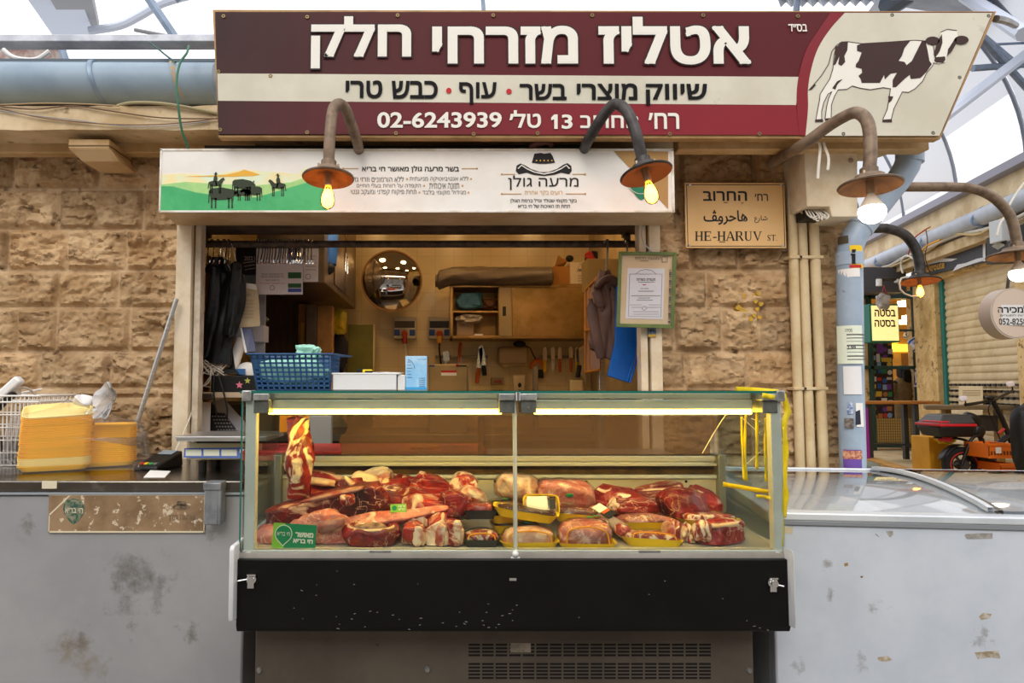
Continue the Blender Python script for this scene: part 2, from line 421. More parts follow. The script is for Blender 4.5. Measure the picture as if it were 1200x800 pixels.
bulb_m = emit('bulb_glow', 'ffc870', BULB); bulb_g = glass('amber_bulb_glass', 'ffcf80', 1.2, .03)
bulb_w = emit('bulb_glow_white', 'ffe9c8', BULB)
socket_m = mat('brass_socket', 'a9977a', .4, .6)
wood = mat('brown_wood', '8a5a2c', .5, c2='6e4421', sc=8, stretch=(1, 8, 8))
cardboard = mat('cardboard', 'a87b45', .75, c2='94693a', sc=10)
# ------------------------------------------------------------------ the setting
WY = 3.75                                              # front of the stone wall
def tiles(name, c, grout, size, rough=.18, w_=.02, axes='xz'):
    m = mat(name, c, rough); t = m.node_tree; L = t.links.new; b = t.nodes['Principled BSDF']
    tcn = t.nodes.new('ShaderNodeTexCoord'); s = t.nodes.new('ShaderNodeSeparateXYZ'); k = t.nodes.new('ShaderNodeCombineXYZ'); L(tcn.outputs['Object'], s.inputs[0])
    L(s.outputs['XYZ'.index(axes[0].upper())], k.inputs[0]); L(s.outputs['XYZ'.index(axes[1].upper())], k.inputs[1])
    br = t.nodes.new('ShaderNodeTexBrick'); br.offset = 0; br.inputs['Scale'].default_value = 1; br.inputs['Brick Width'].default_value = size; br.inputs['Row Height'].default_value = size
    br.inputs['Mortar Size'].default_value = size * w_; L(k.outputs[0], br.inputs['Vector'])
    br.inputs['Color1'].default_value = lin(c); br.inputs['Color2'].default_value = tuple(q * .93 for q in lin(c)[:3]) + (1,); br.inputs['Mortar'].default_value = lin(grout)
    L(br.outputs['Color'], b.inputs['Base Color']); return m
stone = mat('tan_stone', 'cdae86', .85, c2='a17f57', sc=6, lo=.36, hi=.66, c3='5e4731', sc3=15, lo3=.58, hi3=.7, bump=.8, bsc=42, attr='tone', spec=.2)
concrete = mat('cornice_plaster', 'd8c19c', .8, c2='bca177', sc=4, c3='8a6d48', sc3=9, lo3=.62, hi3=.7, bump=.2, bsc=50)
tan_paint = mat('tan_paint', 'd0ae80', .6, c2='b8945f', sc=5, c3='7d5e3a', sc3=20, lo3=.68, hi3=.73)
pave = mat('street_paving', '8d857b', .8, c2='6f6860', sc=3, bump=.2, bsc=40)
tile_m = tiles('cream_wall_tiles', 'e0c99a', 'c9b283', .165, w_=.012)
tile_s = tiles('cream_side_tiles', 'e0cfa6', 'b7a274', .165, axes='yz')

struct(bx(-9, 14, -4, 6.4, -.1, 0).build('floor', pave))
struct(bx(-9, 14, -4.3, -4, 0, 4.2).build('wall_opposite', mat('opposite_plaster', '8f8578', .9, c2='6d655b', sc=1)))

def stone_wall(parts, courses, seed):
    r = random.Random(seed); allv, allf, tones = [], [], []
    for (x0, x1, z0, z1) in parts:
        st_ = .008; nx = int((x1 - x0) / st_); nz = int((z1 - z0) / st_); base = len(allv)
        js = []                                        # vertical joints per course
        for k in range(len(courses) - 1):
            xs = [x0 - r.uniform(.05, .3)]
            while xs[-1] < x1 + .3: xs.append(xs[-1] + r.uniform(.2, .5))
            js.append((xs, [r.uniform(.72, 1.12) for _ in xs], [r.uniform(.6, 1.5) for _ in xs], [r.uniform(-.05, .05) for _ in xs]))
        for j in range(nz + 1):
            z = z0 + (z1 - z0) * j / nz
            k = max(i for i in range(len(courses) - 1) if courses[i] <= z + 1e-6 or i == 0)
            for i in range(nx + 1):
                x = x0 + (x1 - x0) * i / nx
                xs, tn, rg, hu = js[k]; q = max(a for a in range(len(xs) - 1) if xs[a] <= x or a == 0)
                d = min(x - xs[q], xs[q + 1] - x, z - courses[k], courses[k + 1] - z)
                p = V((x, 0, z)); o = V((q * 7.7 + k * 3.1, seed, k * 5.3))
                n1 = noise.noise(p * 7 + o); n2 = noise.noise(p * 19 + o); n3 = abs(noise.noise(V((p.x * 9, 0, p.z * 22)) + o))
                e = min(1, max(0, (d - .007) / .022)); e = e * e * (3 - 2 * e)
                _, vp = noise.voronoi(V((p.x * 13 + n1 * .8, k * 9 + q * 5.5, p.z * 21 + n2 * .5))); c0 = vp[0]; fx, fz_ = noise.noise(c0 * 5.1), noise.noise(c0 * 4.3 + V((9, 3, 1)))
                fac_ = .5 * noise.noise(c0 * 7.7) + fx * (p.x * 13 - c0.x) + fz_ * 1.5 * (p.z * 21 - c0.z)
                y = 0
                if d < .0055: y = .004 + .003 * n2; t = 1.1
                else:
                    y = -e * (.02 + .024 * n1 * rg[q] + .012 * n2 + .01 * noise.noise(p * 47 + o) + .02 * n3 * rg[q] + .02 * rg[q] * max(-1, min(1, fac_))) + .003 * n2
                    t = tn[q]
                allv.append((x, WY + y, z)); tones.append((t, t * (1 + hu[q] * .5), t * (1 + hu[q]), 1) if d >= .006 else (1.05, 1.1, 1.2, 1))
        for j in range(nz):
            for i in range(nx):
                a = base + j * (nx + 1) + i; allf.append((a, a + 1, a + nx + 2, a + nx + 1))
    mb = MB(); mb.v = [V(p) for p in allv]; mb.f = allf; mb.mi = [0] * len(allf)
    # the body of the wall behind its faces
    for (x0, x1, z0, z1) in parts: mb.box(x0, x1, WY + .02, WY + .28, z0 if z0 > .5 else 0, z1)
    n0 = len(allv)
    me = bpy.data.meshes.new('wall_front'); me.from_pydata([tuple(p) for p in mb.v], [], mb.f); me.materials.append(stone)
    at = me.color_attributes.new('tone', 'FLOAT_COLOR', 'POINT')
    cols = np.ones((len(mb.v), 4), np.float32); cols[:n0] = np.array(tones, np.float32); at.data.foreach_set('color', cols.ravel())
    me.shade_smooth(); me.set_sharp_from_angle(angle=math.radians(40))
    o = bpy.data.objects.new('wall_front', me); C.objects.link(o); return struct(o)
OX0, OX1 = P(233, 400, WY).x, P(770, 400, WY).x        # the shop's opening
LX, RX = P(208, 400, WY).x, P(772, 400, WY).x
CORNER = P(1000, 400, WY).x
zt = P(500, 178, WY).z; zo = P(500, 262, WY).z
co_ = [.5, .93]
for v in (466, 455, 412, 360, 317, 269, 222, 170): co_.append(P(100, v, WY).z)
co_ = sorted(set(round(c, 3) for c in co_))
stone_wall([(-2.75, LX, .5, zt), (RX, CORNER, .5, zt)], [.5, .72, .93] + [c for c in co_ if c > 1.0], 3)
struct(bx(LX, RX, WY + .03, WY + .28, zo, zt).build('lintel', mat('dark_lintel', '574738', .8, c2='3b2f24', sc=9, stretch=(1, 1, 6), bump=.3, bsc=30)))
struct(bx(-2.75, CORNER, WY + .02, WY + .28, zt, P(120, 92, WY).z).build('wall_upper', mat('upper_wall', '5d5146', .9)))
struct(bx(LX, RX, WY + .03, WY + .28, 0, .6).build('wall_below_opening', mat('upper_wall', '5d5146', .9)))
# jambs of the opening
j = MB(); a = P(209, 400, WY).x; j.box(LX, P(226, 400, WY).x, WY - .05, WY + .1, .6, zo); struct(j.build('trim_1', cream, bevel=.004))
j = MB(); j.box(P(227.5, 400, WY).x, P(235, 400, WY).x, WY - .02, WY + .05, .6, zo); struct(j.build('trim_2', mat('pale_steel_trim', 'd2c5b0', .5, c2='b5a68f', sc=9), bevel=.004))
j = MB(); j.box(P(760, 400, WY).x, RX + .005, WY - .045, WY + .1, .6, zo); struct(j.build('trim_3', cream, bevel=.004))
j = MB(); j.box(P(749, 400, WY).x, P(757.5, 400, WY).x, WY - .03, WY + .05, .6, zo); struct(j.build('trim_4', cream, bevel=.004))
# interior of the shop
BY = 6.05
struct(bx(-1.9, 1.75, BY, BY + .1, 0, 2.9).build('wall_back', tile_m))
struct(bx(-1.9, -1.8, WY + .28, BY, 0, 2.9).build('wall_left', tile_s))
struct(bx(1.3, 1.4, WY + .28, BY, 0, 2.9).build('wall_right', mat('dim_side_wall', 'b39c74', .6, c2='9c865f', sc=4)))
struct(bx(-1.9, 1.75, WY + .28, BY + .1, 2.9, 3.0).build('ceiling', mat('shop_ceiling', 'c9b68f', .8)))
struct(bx(-1.9, 1.75, WY, BY + .1, 0.001, .02).build('floor_shop', mat('shop_floor', '6f665a', .5)))
lamp_e = emit('ceiling_lamp_glow', 'ffcf8a', INTERIOR_LAMP)
for i, (lx, ly) in enumerate([(-.7, 5.1), (.1, 5.1), (.9, 5.1), (-.7, 4.35), (.1, 4.35), (.9, 4.35)]):
    t = thing('ceiling_lamp', 'round recessed lamp in the shop ceiling', 'ceiling lamp', (lx, ly, 2.88), 0, 'round lamps in the shop ceiling')
    MB().lathe([(.13, .02), (.13, 0), (.105, 0), (.105, .015)], (lx, ly, 2.875)).build('rim', whitep, t)
    MB().lathe([(0, 0), (.104, 0), (.104, .01), (0, .01)], (lx, ly, 2.876)).build('diffuser', lamp_e, t)
t = thing('added_fill_lamp', 'added fill lamp, unseen, inside over the shop opening', 'fill lamp', (-.1, 4.13, 2.34)); bx(-1.0, .85, 4.1, 4.18, 2.36, 2.4).build('housing', whitep, t, bevel=.004); bx(-.98, .83, 4.12, 4.165, 2.335, 2.36).build('tube', emit('fill_lamp_glow', 'ffe3c0', 11), t, bevel=.004)  # unseen lamp added to brighten the lower back wall
# cornice ledge
LF = 3.40
zl0, zl1 = P(120, 152, LF).z, P(120, 122, LF).z
LXR = P(1095, 150, LF).x
rows = []
mb = MB()
for k in range(161):
    x = -2.75 + (LXR + 2.75) * k / 160; q = lambda s: .012 * noise.noise(V((x * 4, s, 0))) + .006 * noise.noise(V((x * 15, s, 3)))
    rows.append([(x, WY + .2, zl0 + .02), (x, WY, zl0 - .002 + q(1)), (x, LF, zl0 + q(2) * .5), (x, LF + q(3), zl1 - .01 + q(4)), (x, LF + .05, zl1 + q(5)), (x, WY + .2, zl1)])
mb.grid(rows); struct(mb.build('cornice', concrete, ang=30))
# steel fascia strip under the banner, over the street sign
mb = MB(); mb.box(P(790, 170, 3.5).x, LXR, 3.44, 3.52, P(900, 180, 3.5).z, P(900, 165, 3.5).z); mb.box(-2.75, P(300, 170, 3.6).x, 3.6, 3.68, P(60, 179, 3.6).z, P(60, 167, 3.6).z)
struct(mb.build('trim_5', tan_paint, bevel=.006))

# ------------------------------------------------------------------ the large banner
BN = 3.30
brown = mat('banner_brown', '3f2524', .6, c2='382021', sc=2, bump=.12, bsc=4, spec=.25)
maroon = mat('banner_maroon', '74262a', .5, c2='6a2226', sc=2, bump=.12, bsc=4)
mred = mat('banner_red', '84141f', .6, c2='7e1d28', sc=2)
bcream = mat('banner_cream', 'd6d0bc', .5, c2='c9c2ad', sc=2, c3='a79c85', sc3=6, lo3=.66, hi3=.75, bump=.12, bsc=4)
bwhite = mat('banner_white', 'ece7da', .55)
# the maroon comes in gradually from the dark brown: part of the print
m = brown; t = m.node_tree; bb = t.nodes['Principled BSDF']; src = bb.inputs['Base Color'].links[0].from_socket
tcn = t.nodes.new('ShaderNodeTexCoord'); s = t.nodes.new('ShaderNodeSeparateXYZ'); t.links.new(tcn.outputs['Object'], s.inputs[0])
mr = t.nodes.new('ShaderNodeMapRange'); mr.inputs[1].default_value = P(430, 90, BN).x - P(700, 160, BN).x; mr.inputs[2].default_value = P(780, 90, BN).x - P(700, 160, BN).x; t.links.new(s.outputs[0], mr.inputs[0])
mx = t.nodes.new('ShaderNodeMix'); mx.data_type = 'RGBA'; t.links.new(mr.outputs[0], mx.inputs[0]); t.links.new(src, mx.inputs[6]); mx.inputs[7].default_value = lin('5a171b'); t.links.new(mx.outputs[2], bb.inputs['Base Color'])
low = brown.copy(); low.name = 'banner_lower_stripe'; q_ = [n for n in low.node_tree.nodes if n.type == 'MIX' and not n.outputs[2].links[0].to_node.type == 'MIX'][0]; q_.inputs[7].default_value = lin('86202a')
for n in low.node_tree.nodes:
    if n.type == 'MAP_RANGE' and n.outputs[0].links[0].to_node == q_: n.inputs[2].default_value = P(900, 90, BN).x - P(700, 160, BN).x
bn = thing('shop_banner', 'long maroon and cream butcher banner with a spotted cow, above the white sign box', 'banner', (0, BN, P(700, 160, BN).z))
fr = MB(); ol = [(249, 11), (1168, 13), (1102, 163), (256, 161)]
fr.prism([P(u, v, BN + .004) for u, v in ol], (0, .05, 0)); fr.build('backing_board', mat('banner_board', 'b58f5f', .6, c2='9a7748', sc=6), bn, bevel=.003)
def bflat(name, uv, lay, m, t=.0015):
    return flat(MB(), uv, BN - .0012 * lay, t).build(name, m, bn, smooth=False)
def ripple(name, u0, u1, fv0, fv1, lay, m, n=120):
    rows = []
    for k in range(n + 1):
        u = u0(0) + (u1(0) - u0(0)) * k / n; r = []
        for q in range(9):
            f = q / 8; ua = u0(f) + (u1(f) - u0(f)) * k / n; v = fv0(ua) + (fv1(ua) - fv0(ua)) * f; p = P(ua, v, BN)
            p.y += -.0012 * lay + .002 * noise.noise(V((p.x * 3, 0, p.z * 1.5))) * (1 if q in range(1, 8) else .3); r.append(p)
        rows.append(r)
    return MB().grid(rows).build(name, m, bn)
ripple('vinyl_sheet', lambda f: 252 + 4 * f, lambda f: 1164 - 62 * f, lambda u: 14, lambda u: 158, 0, brown)
bflat('cream_stripe', [(254.5, 86), (936, 90), (933, 123), (255.5, 118)], 3, bcream)
bflat('red_lower_stripe', [(255.5, 118.3), (933, 123.3), (937, 158), (256, 157)], 3, low)
arc = [(981 - 8, 15), (960, 34), (946, 56), (938, 80), (934, 104), (934, 128), (937, 158)]
arc2 = [(a + 13, b) for a, b in arc]
arc2[0] = (990, 15); arc2[-1] = (944, 159)
arcS = [(p.x, p.y) for p in cr([V((a, b, 0)) for a, b in arc], 4)]; arc2S = [(p.x, p.y) for p in cr([V((a, b, 0)) for a, b in arc2], 4)]
bflat('red_curve', arcS + arc2S[::-1], 4, mred)
bflat('cow_field', arc2S + [(1101, 159), (1163, 15)], 5, bcream)
def words(name, L_, Y, m, par, off, heb=True):         # each word of a line is a part of its own
    for s, *q in L_: b = MB(); write(b, s, *q, Y, off, heb); b.build(name, m, par, smooth=False)
TL = [('אטליז', 701.5, 19.5, 880, 75.5), ('מזרחי', 506.5, 30, 677.5, 74.5), ('חלק', 364.5, 19, 482, 80)]
words('title_outline', [(s, a - 1.3, b_ - 1.3, c + 1.6, d + 1.8) for s, a, b_, c, d in TL], BN - .009, mat('banner_shade', '271716', .6), bn, .05)
words('title_lettering', TL, BN - .0105, bwhite, bn, .032)
words('trade_lettering', [('טרי', 405, 94, 448, 115), ('כבש', 459, 94.5, 513, 115.5), ('עוף', 538, 96, 582, 122), ('בשר', 609, 98, 664, 117), ('מוצרי', 676, 97.5, 747, 117), ('שיווק', 757, 98, 829, 123.5)], BN - .009, mat('banner_ink', '100d0e', .7, spec=.2), bn, .024)
d = MB(); flat(d, disc(526, 106, 3.2), BN - .008); flat(d, disc(596.5, 107, 3.2), BN - .008); d.build('red_dots', redink, bn, smooth=False)
words('address_lettering', [('02-6243939', 442, 131, 588, 150)], BN - .009, bwhite, bn, .025, False)
words('address_lettering', [("טל׳", 597, 129, 634, 150), ('החרוב', 680, 135, 748, 150), ("רח׳", 760, 132, 796, 151), ('בס״ד', 924, 28, 946, 37)], BN - .009, bwhite, bn, .022)
b = MB(); flat(b, [(649.5, 134), (653.5, 134), (653.5, 151), (649.5, 151), (649.5, 139.5), (646, 141), (646, 137.5)], BN - .009); b.build('address_lettering', bwhite, bn, smooth=False); words('address_lettering', [('3', 658, 134, 671, 151)], BN - .009, bwhite, bn, .025, False)
ck = lambda L: [(900 + a / 4, b / 4) for a, b in L]
K = MB()
body = ck([(322, 212), (345, 196), (375, 195), (440, 204), (560, 197), (690, 188), (740, 192), (775, 215), (785, 280), (770, 310), (745, 340), (725, 380), (690, 415), (660, 432), (630, 430), (610, 470), (590, 510), (578, 560), (538, 562), (540, 556), (560, 510), (568, 460), (575, 415), (540, 410), (480, 420), (430, 412), (395, 402), (370, 418), (330, 420), (312, 450), (298, 490), (296, 555), (268, 556), (275, 500), (285, 460), (300, 428), (282, 440), (262, 480), (252, 520), (252, 560), (225, 562), (232, 520), (242, 470), (245, 440), (270, 400), (290, 370), (305, 320), (310, 260)])
flat(K, body, BN - .0075); 
K.build('cow_body', bwhite, bn, smooth=False)
K = MB(); line(K, body + body[:1], .8, BN - .0085)
flat(K, ck([(315, 225), (345, 196), (375, 197), (372, 235), (358, 262), (362, 290), (345, 308), (330, 300), (335, 262), (318, 300), (308, 306), (314, 262)]), BN - .009)
flat(K, ck([(418, 212), (440, 204), (560, 197), (668, 190), (640, 225), (628, 262), (612, 285), (640, 290), (650, 305), (675, 285), (700, 235), (722, 192), (738, 192), (748, 235), (757, 285), (768, 300), (745, 335), (715, 365), (670, 370), (665, 350), (640, 370), (600, 408), (585, 408), (585, 375), (605, 340), (575, 345), (548, 372), (545, 350), (525, 388), (480, 388), (440, 388), (435, 370), (425, 355), (442, 340), (440, 322), (412, 315), (413, 300), (425, 285), (440, 245), (418, 238)]), BN - .009)
flat(K, ck([(302, 412), (325, 380), (350, 370), (325, 396), (316, 419)]), BN - .0095)
flat(K, ck([(565, 450), (588, 452), (580, 470), (568, 482)]), BN - .0095)
for h in ([(222, 560), (256, 557), (260, 570), (222, 571)], [(268, 555), (298, 552), (300, 560), (270, 564)], [(540, 560), (580, 558), (582, 571), (537, 571)]): flat(K, ck(h), BN - .0095)
line(K, ck([(322, 212), (300, 240), (285, 300), (250, 355), (215, 396)]), .8, BN - .009); flat(K, ck([(217, 392), (225, 399), (205, 420), (189, 423)]), BN - .009)
K.build('cow_patches', mat('cow_brown', '3a201b', .6), bn, smooth=False)
K = MB(); flat(K, ck([(810, 150), (840, 138), (885, 142), (890, 170), (870, 205), (850, 240), (838, 262), (833, 290), (800, 298), (775, 292), (790, 262), (800, 250), (812, 210), (803, 180)]), BN - .0105)
K.build('cow_face', bwhite, bn, smooth=False)
K = MB()
flat(K, ck([(800, 185), (815, 160), (818, 200), (805, 240), (785, 268), (778, 250), (788, 220)]), BN - .012); flat(K, ck([(885, 172), (882, 205), (862, 240), (840, 262), (845, 230), (865, 200), (876, 180)]), BN - .012)
flat(K, ck(disc(772, 190, 33, 19)), BN - .012); flat(K, ck(disc(908, 187, 33, 20)), BN - .012); flat(K, ck([(785, 268), (830, 264), (832, 280), (822, 293), (790, 293), (780, 284)]), BN - .012)
line(K, ck([(810, 150), (840, 137), (885, 142)]), .8, BN - .012)
K.build('cow_face_patches', MATS['cow_brown'], bn, smooth=False)
g = MB()
for u, v in ((262, 19), (360, 20), (466, 18), (578, 18), (694, 18), (824, 18), (935, 19), (1045, 18), (1158, 19), (256, 84), (317, 89), (258, 152), (360, 155), (464, 156), (555, 157), (630, 156), (785, 157), (890, 157), (988, 157), (1093, 156), (1124, 91)):
    MB().lathe([(.004, .003), (.009, .003), (.011, 0)], P(u, v, BN - .003), (0, -1, 0), 10).build('grommet', mat('brass_grommet', '7b6a4a', .4, .8), bn)
c_ = MB(); c_.tube(cr([P(1167, 22, BN + .03), P(1180, 25, BN + .2), P(1190, 30, BN + .6)], 4), .018, 8); c_.build('bracket', MATS['dull_steel'], bn)

# ------------------------------------------------------------------ white sign box over the opening
AY = 3.38
x0, x1 = P(187, 210, AY).x, P(790, 210, AY).x; zb, ztp = P(488, 247.5, AY).z, P(488, 175, AY).z
sb = thing('sign_box', 'long white sign box with a cattle landscape, over the shop opening', 'sign', ((x0 + x1) / 2, AY, zb))
z2 = P(480, 264, WY - .06).z
b = MB(); b.hexa([(x0, AY + .006, zb), (x1, AY + .006, zb), (P(776, 262, WY - .06).x, WY - .06, zb), (P(208, 264, WY - .06).x, WY - .06, zb)],
                 [(x0, AY + .006, ztp), (x1, AY + .006, ztp), (P(776, 262, WY - .06).x, WY - .06, ztp), (P(208, 264, WY - .06).x, WY - .06, ztp)])
b.build('housing', mat('sign_housing', 'cdb48e', .5, c2='b99b70', sc=4, c3='3a2c20', sc3=24, lo3=.72, hi3=.76), sb, bevel=.005)
def aflat(name, uv, lay, m, mb=None, ln=None):
    return flat(mb or MB(), uv, AY - .0012 * lay).build(name, m, sb, smooth=False)
face_w = mat('sign_white_sheet', 'eeeae2', .4, c2='e6e0d6', sc=3)
b = MB(); xa, xb, za, zc = R(187, 175, 790, 248, AY); b.box(xa, xb, AY, AY + .006, za, zc); b.build('face_sheet', face_w, sb, bevel=.002)
rim = MB(); rim.box(xa, xb, AY - .004, AY + .004, za - .004, za + .006); rim.box(xa, xb, AY - .004, AY + .004, zc - .008, zc + .003); rim.box(xb - .014, xb, AY - .004, AY + .004, za, zc); rim.box(xa, xa + .01, AY - .004, AY + .004, za, zc)
rim.build('edge_trim', mat('sign_edge', 'ece8df', .4, c2='cfc3ae', sc=9), sb, bevel=.001)
zz = lambda L: [(180 + a / 4, 160 + b / 4) for a, b in L]
aflat('sky_print', zz([(30, 180), (120, 172), (250, 178), (420, 155), (560, 165), (680, 175), (700, 150), (810, 140), (815, 348), (30, 348)]), 1, mat('print_pale_yellow', 'f3e3a8', .5, c2='dcefd2', sc=9))
aflat('hill_crest_print', zz([(150, 187), (260, 182), (340, 178), (400, 165), (425, 154), (450, 162), (500, 178), (470, 184), (330, 188)]), 2, mat('print_orange', 'e9b13a', .5))
aflat('far_hill_print', zz([(30, 225), (150, 212), (300, 222), (480, 228), (640, 215), (700, 195), (780, 180), (812, 178), (812, 348), (30, 348)]), 2, mat('print_lime', '9ccf83', .5, c2='b6d98a', sc=9))
aflat('near_hill_print', zz([(30, 232), (90, 233), (200, 262), (300, 276), (480, 285), (560, 262), (650, 235), (720, 215), (800, 222), (812, 240), (814, 348), (30, 348)]), 3, mat('print_green', '4fb673', .5, c2='3fa766', sc=6))
# cattle and riders, drawn in dark ink
cw = MB()
def cow(ox, oy, s, fl=1):
    q = lambda L: zz([(ox + fl * a * s, oy + b * s) for a, b in L])
    flat(cw, q([(0, 0), (10, -8), (60, -12), (90, -6), (110, -2), (125, 8), (140, 22), (138, 32), (128, 30), (118, 26), (108, 36), (92, 44), (40, 48), (12, 44), (2, 30)]), AY - .005)
    for lx in (4, 22, 84, 100): flat(cw, q([(lx, 36), (lx + 13, 38), (lx + 9, 62), (lx + 10, 86), (lx + 2, 86), (lx + 3, 62)]), AY - .005)
    flat(cw, q([(-3, 2), (2, 4), (-2, 60), (-6, 60)]), AY - .005); flat(cw, q([(122, 4), (134, -4), (130, 10)]), AY - .005)
def rider(ox, oy, s, fl=1):
    q = lambda L: zz([(ox + fl * a * s, oy + b * s) for a, b in L])
    flat(cw, q([(0, 0), (20, -6), (55, -4), (72, -20), (84, -26), (92, -14), (84, -10), (78, 4), (66, 22), (30, 26), (4, 22)]), AY - .005)
    for lx in (4, 14, 56, 64): flat(cw, q([(lx, 16), (lx + 9, 18), (lx + 5, 44), (lx + 7, 68), (lx + 1, 68), (lx + 1, 44)]), AY - .005)
    flat(cw, q([(24, -4), (28, -30), (34, -38), (44, -36), (48, -20), (44, -2), (48, 22), (40, 24), (36, 0)]), AY - .005); flat(cw, q(disc(38, -44, 6)), AY - .005); flat(cw, q([(26, -48), (34, -50), (36, -57), (44, -57), (45, -50), (52, -48)]), AY - .005)
    flat(cw, q([(-3, 2), (2, 2), (-4, 40), (-8, 38)]), AY - .005)
cow(262, 250, 1.0); cow(372, 208, .75); cow(505, 240, .7, -1); cow(455, 252, .55, -1); rider(260, 212, .8); rider(615, 222, .85, -1)
cw.build('cattle_drawing', mat('print_dark_green_ink', '2f3a26', .6), sb, smooth=False)
LTR = MB()
write(LTR, 'בשר מרעה גולן מאושר חי בריא', 424, 194, 538, 202.5, AY - .003, .02)
LTR.build('heading_lettering', ink, sb, smooth=False)
LTR = MB()
write(LTR, 'ללא אנטיביוטיקה מניעתית', 480, 206.3, 549, 213, AY - .003); write(LTR, 'ללא הורמונים וזרזי גדילה', 405, 206.3, 473, 213, AY - .003)
write(LTR, 'תזונה איכותית', 503, 214.5, 538, 221, AY - .003); write(LTR, 'הקפדה על רווחת בעלי החיים', 418, 214.5, 493, 221, AY - .003)
write(LTR, 'מגידול מקומי בלבד', 495, 222.3, 546, 229, AY - .003); write(LTR, 'תחת פיקוח קפדני ומעקב גנטי', 411, 222.3, 488, 229, AY - .003)
LTR.build('bullet_lettering', greyink, sb, smooth=False)
d = MB()
for u, v in ((552, 209.5), (477, 209.5), (542, 217.3), (497, 217.3), (549, 225.3), (491.5, 225.3)): flat(d, disc(u, v, 1.1, n=8), AY - .003)
for a, b_, v in ((402, 420, 197.3), (541, 559, 197.3)): line(d, [(a, v), (b_, v)], .7, AY - .003)
for a, b_, v in ((588, 604, 204), (671, 686, 204), (588, 611, 227), (663, 686, 227)): line(d, [(a, v), (b_, v)], .7, AY - .003)
for u, v in ((402, 197.3), (559, 197.3), (588, 204), (686, 204), (588, 227), (686, 227)): flat(d, disc(u, v, 1.1, n=8), AY - .003)
LT2 = d; write(LT2, 'רועים בקר אחרת', 615, 223.6, 659, 229.5, AY - .003); 
d.build('tan_ornaments', tanink, sb, smooth=False)
LTR = MB(); write(LTR, 'מרעה גולן', 595.5, 205.5, 678, 222.5, AY - .003, .004); write(LTR, 'בקר מקומי שנולד וגדל ברמת הגולן', 598, 232.5, 676, 238.3, AY - .003, .012); write(LTR, 'תחת תו האיכות של חי בריא', 607, 238.8, 668, 243.5, AY - .003, .012)
hq = lambda L: [(400 + a / 4, 160 + b / 4) for a, b in L]
flat(LTR, hq([(905, 80), (935, 76), (950, 80), (980, 76), (990, 90), (1002, 122), (960, 127), (930, 127), (893, 122)]), AY - .003)
flat(LTR, hq([(818, 160), (822, 135), (840, 126), (862, 135), (890, 152), (930, 166), (970, 166), (1010, 152), (1040, 132), (1060, 124), (1078, 138), (1080, 160), (1068, 176), (1030, 168), (1000, 178), (950, 184), (900, 178), (870, 168), (832, 176)]), AY - .003)
LTR.build('ranch_emblem', ink, sb, smooth=False)
d = MB(); line(d, hq([(828, 150), (845, 134), (870, 150), (905, 166), (950, 175), (995, 166), (1030, 150), (1055, 134), (1070, 150)]), 1.3, AY - .0045); d.build('hat_highlight', face_w, sb, smooth=False)
d = MB()
for k in range(5): flat(d, disc(400 + (915 + 18 * k) / 4, 160 + 112 / 4, 1.0, n=5), AY - .005)
d.build('hat_stars', mat('print_gold', 'e0a83c', .6), sb, smooth=False)
aflat('tan_corner', [(719, 176.5), (783, 177.5), (783, 244.5)], 2, mat('print_tan', 'b38a50', .55, c2='a87f47', sc=3))
aflat('green_seal', [(p.x, p.y) for p in cr([V((a, b, 0)) for a, b in ((735, 212), (738, 202), (751, 197), (764, 202), (767, 212), (763, 222), (752, 234), (740, 222))], 4, True)], 4, mat('seal_green', '1f7a58', .5))
LTR = MB(); write(LTR, 'חי בריא', 741, 208, 764, 214, AY - .007, .02); line(LTR, disc(751, 213, 14.5, 14, 24, 0, 359), .6, AY - .007); LTR.build('seal_lettering', bwhite, sb, smooth=False)

# ------------------------------------------------------------------ gooseneck lamps
def lamp(label, path, r, shade_c, tilt, sr, m, bulb='edison', in_m=None, bm=None):
    path = [V(p) for p in path]; sc_ = V(shade_c); t = thing('gooseneck_lamp', label, 'wall lamp', path[0], 0, 'gooseneck street lamps')
    ax = V(tilt).normalized()
    MB().tube(cr(path + [sc_ - ax * .02], 8), r, 14).build('arm', m, t)
    a = MB(); a.lathe([(r * 1.1, -.05), (r * 1.35, -.045), (r * 1.35, -.02), (sr * .45, -.012), (sr * .5, .004), (sr * .98, .03), (sr, .034), (sr * .97, .04), (sr * .5, .014), (sr * .3, .01), (0, .01)], sc_, ax, 32)
    a.build('shade', m, t)
    a = MB(); a.lathe([(sr * .95, .0415), (sr * .5, .016), (sr * .3, .012), (0, .012)], sc_, ax, 32); a.build('shade_lining', in_m or lamp_in, t)
    s = MB(); s.lathe([(0, .01), (.017, .01), (.017, .07), (.013, .075), (0, .075)], sc_, ax, 16); s.build('socket', socket_m, t)
    for k in range(3):
        an = k * 2.1 + .4; e = ax.cross(V((0, 1, 0))).normalized(); f = ax.cross(e)
        p = sc_ + (e * math.cos(an) + f * math.sin(an)) * sr * .42; MB().lathe([(0, -.022), (.006, -.022), (.006, .0)], p, ax, 8).build('screw', socket_m, t)
    b = MB()
    if bulb == 'edison': b.lathe([(.013, .07), (.018, .085), (.029, .115), (.033, .14), (.03, .162), (.018, .178), (0, .184)], sc_, ax, 20)
    else: b.lathe([(.05, .135), (.055, .152), (.052, .172), (.04, .19), (.022, .201), (0, .204)], sc_, ax, 24); MB().lathe([(.013, .07), (.022, .085), (.036, .11), (.05, .135)], sc_, ax, 24).build('bulb_base', mat('bulb_base_white', 'e6d8c0', .4), t)
    if bulb == 'edison': b.build('bulb', bulb_g, t); MB().lathe([(0, .085), (.016, .095), (.025, .12), (.028, .142), (.022, .162), (0, .172)], sc_, ax, 16).build('filament', bulb_m, t)
    else: b.build('bulb', bm or bulb_m, t)
    return t
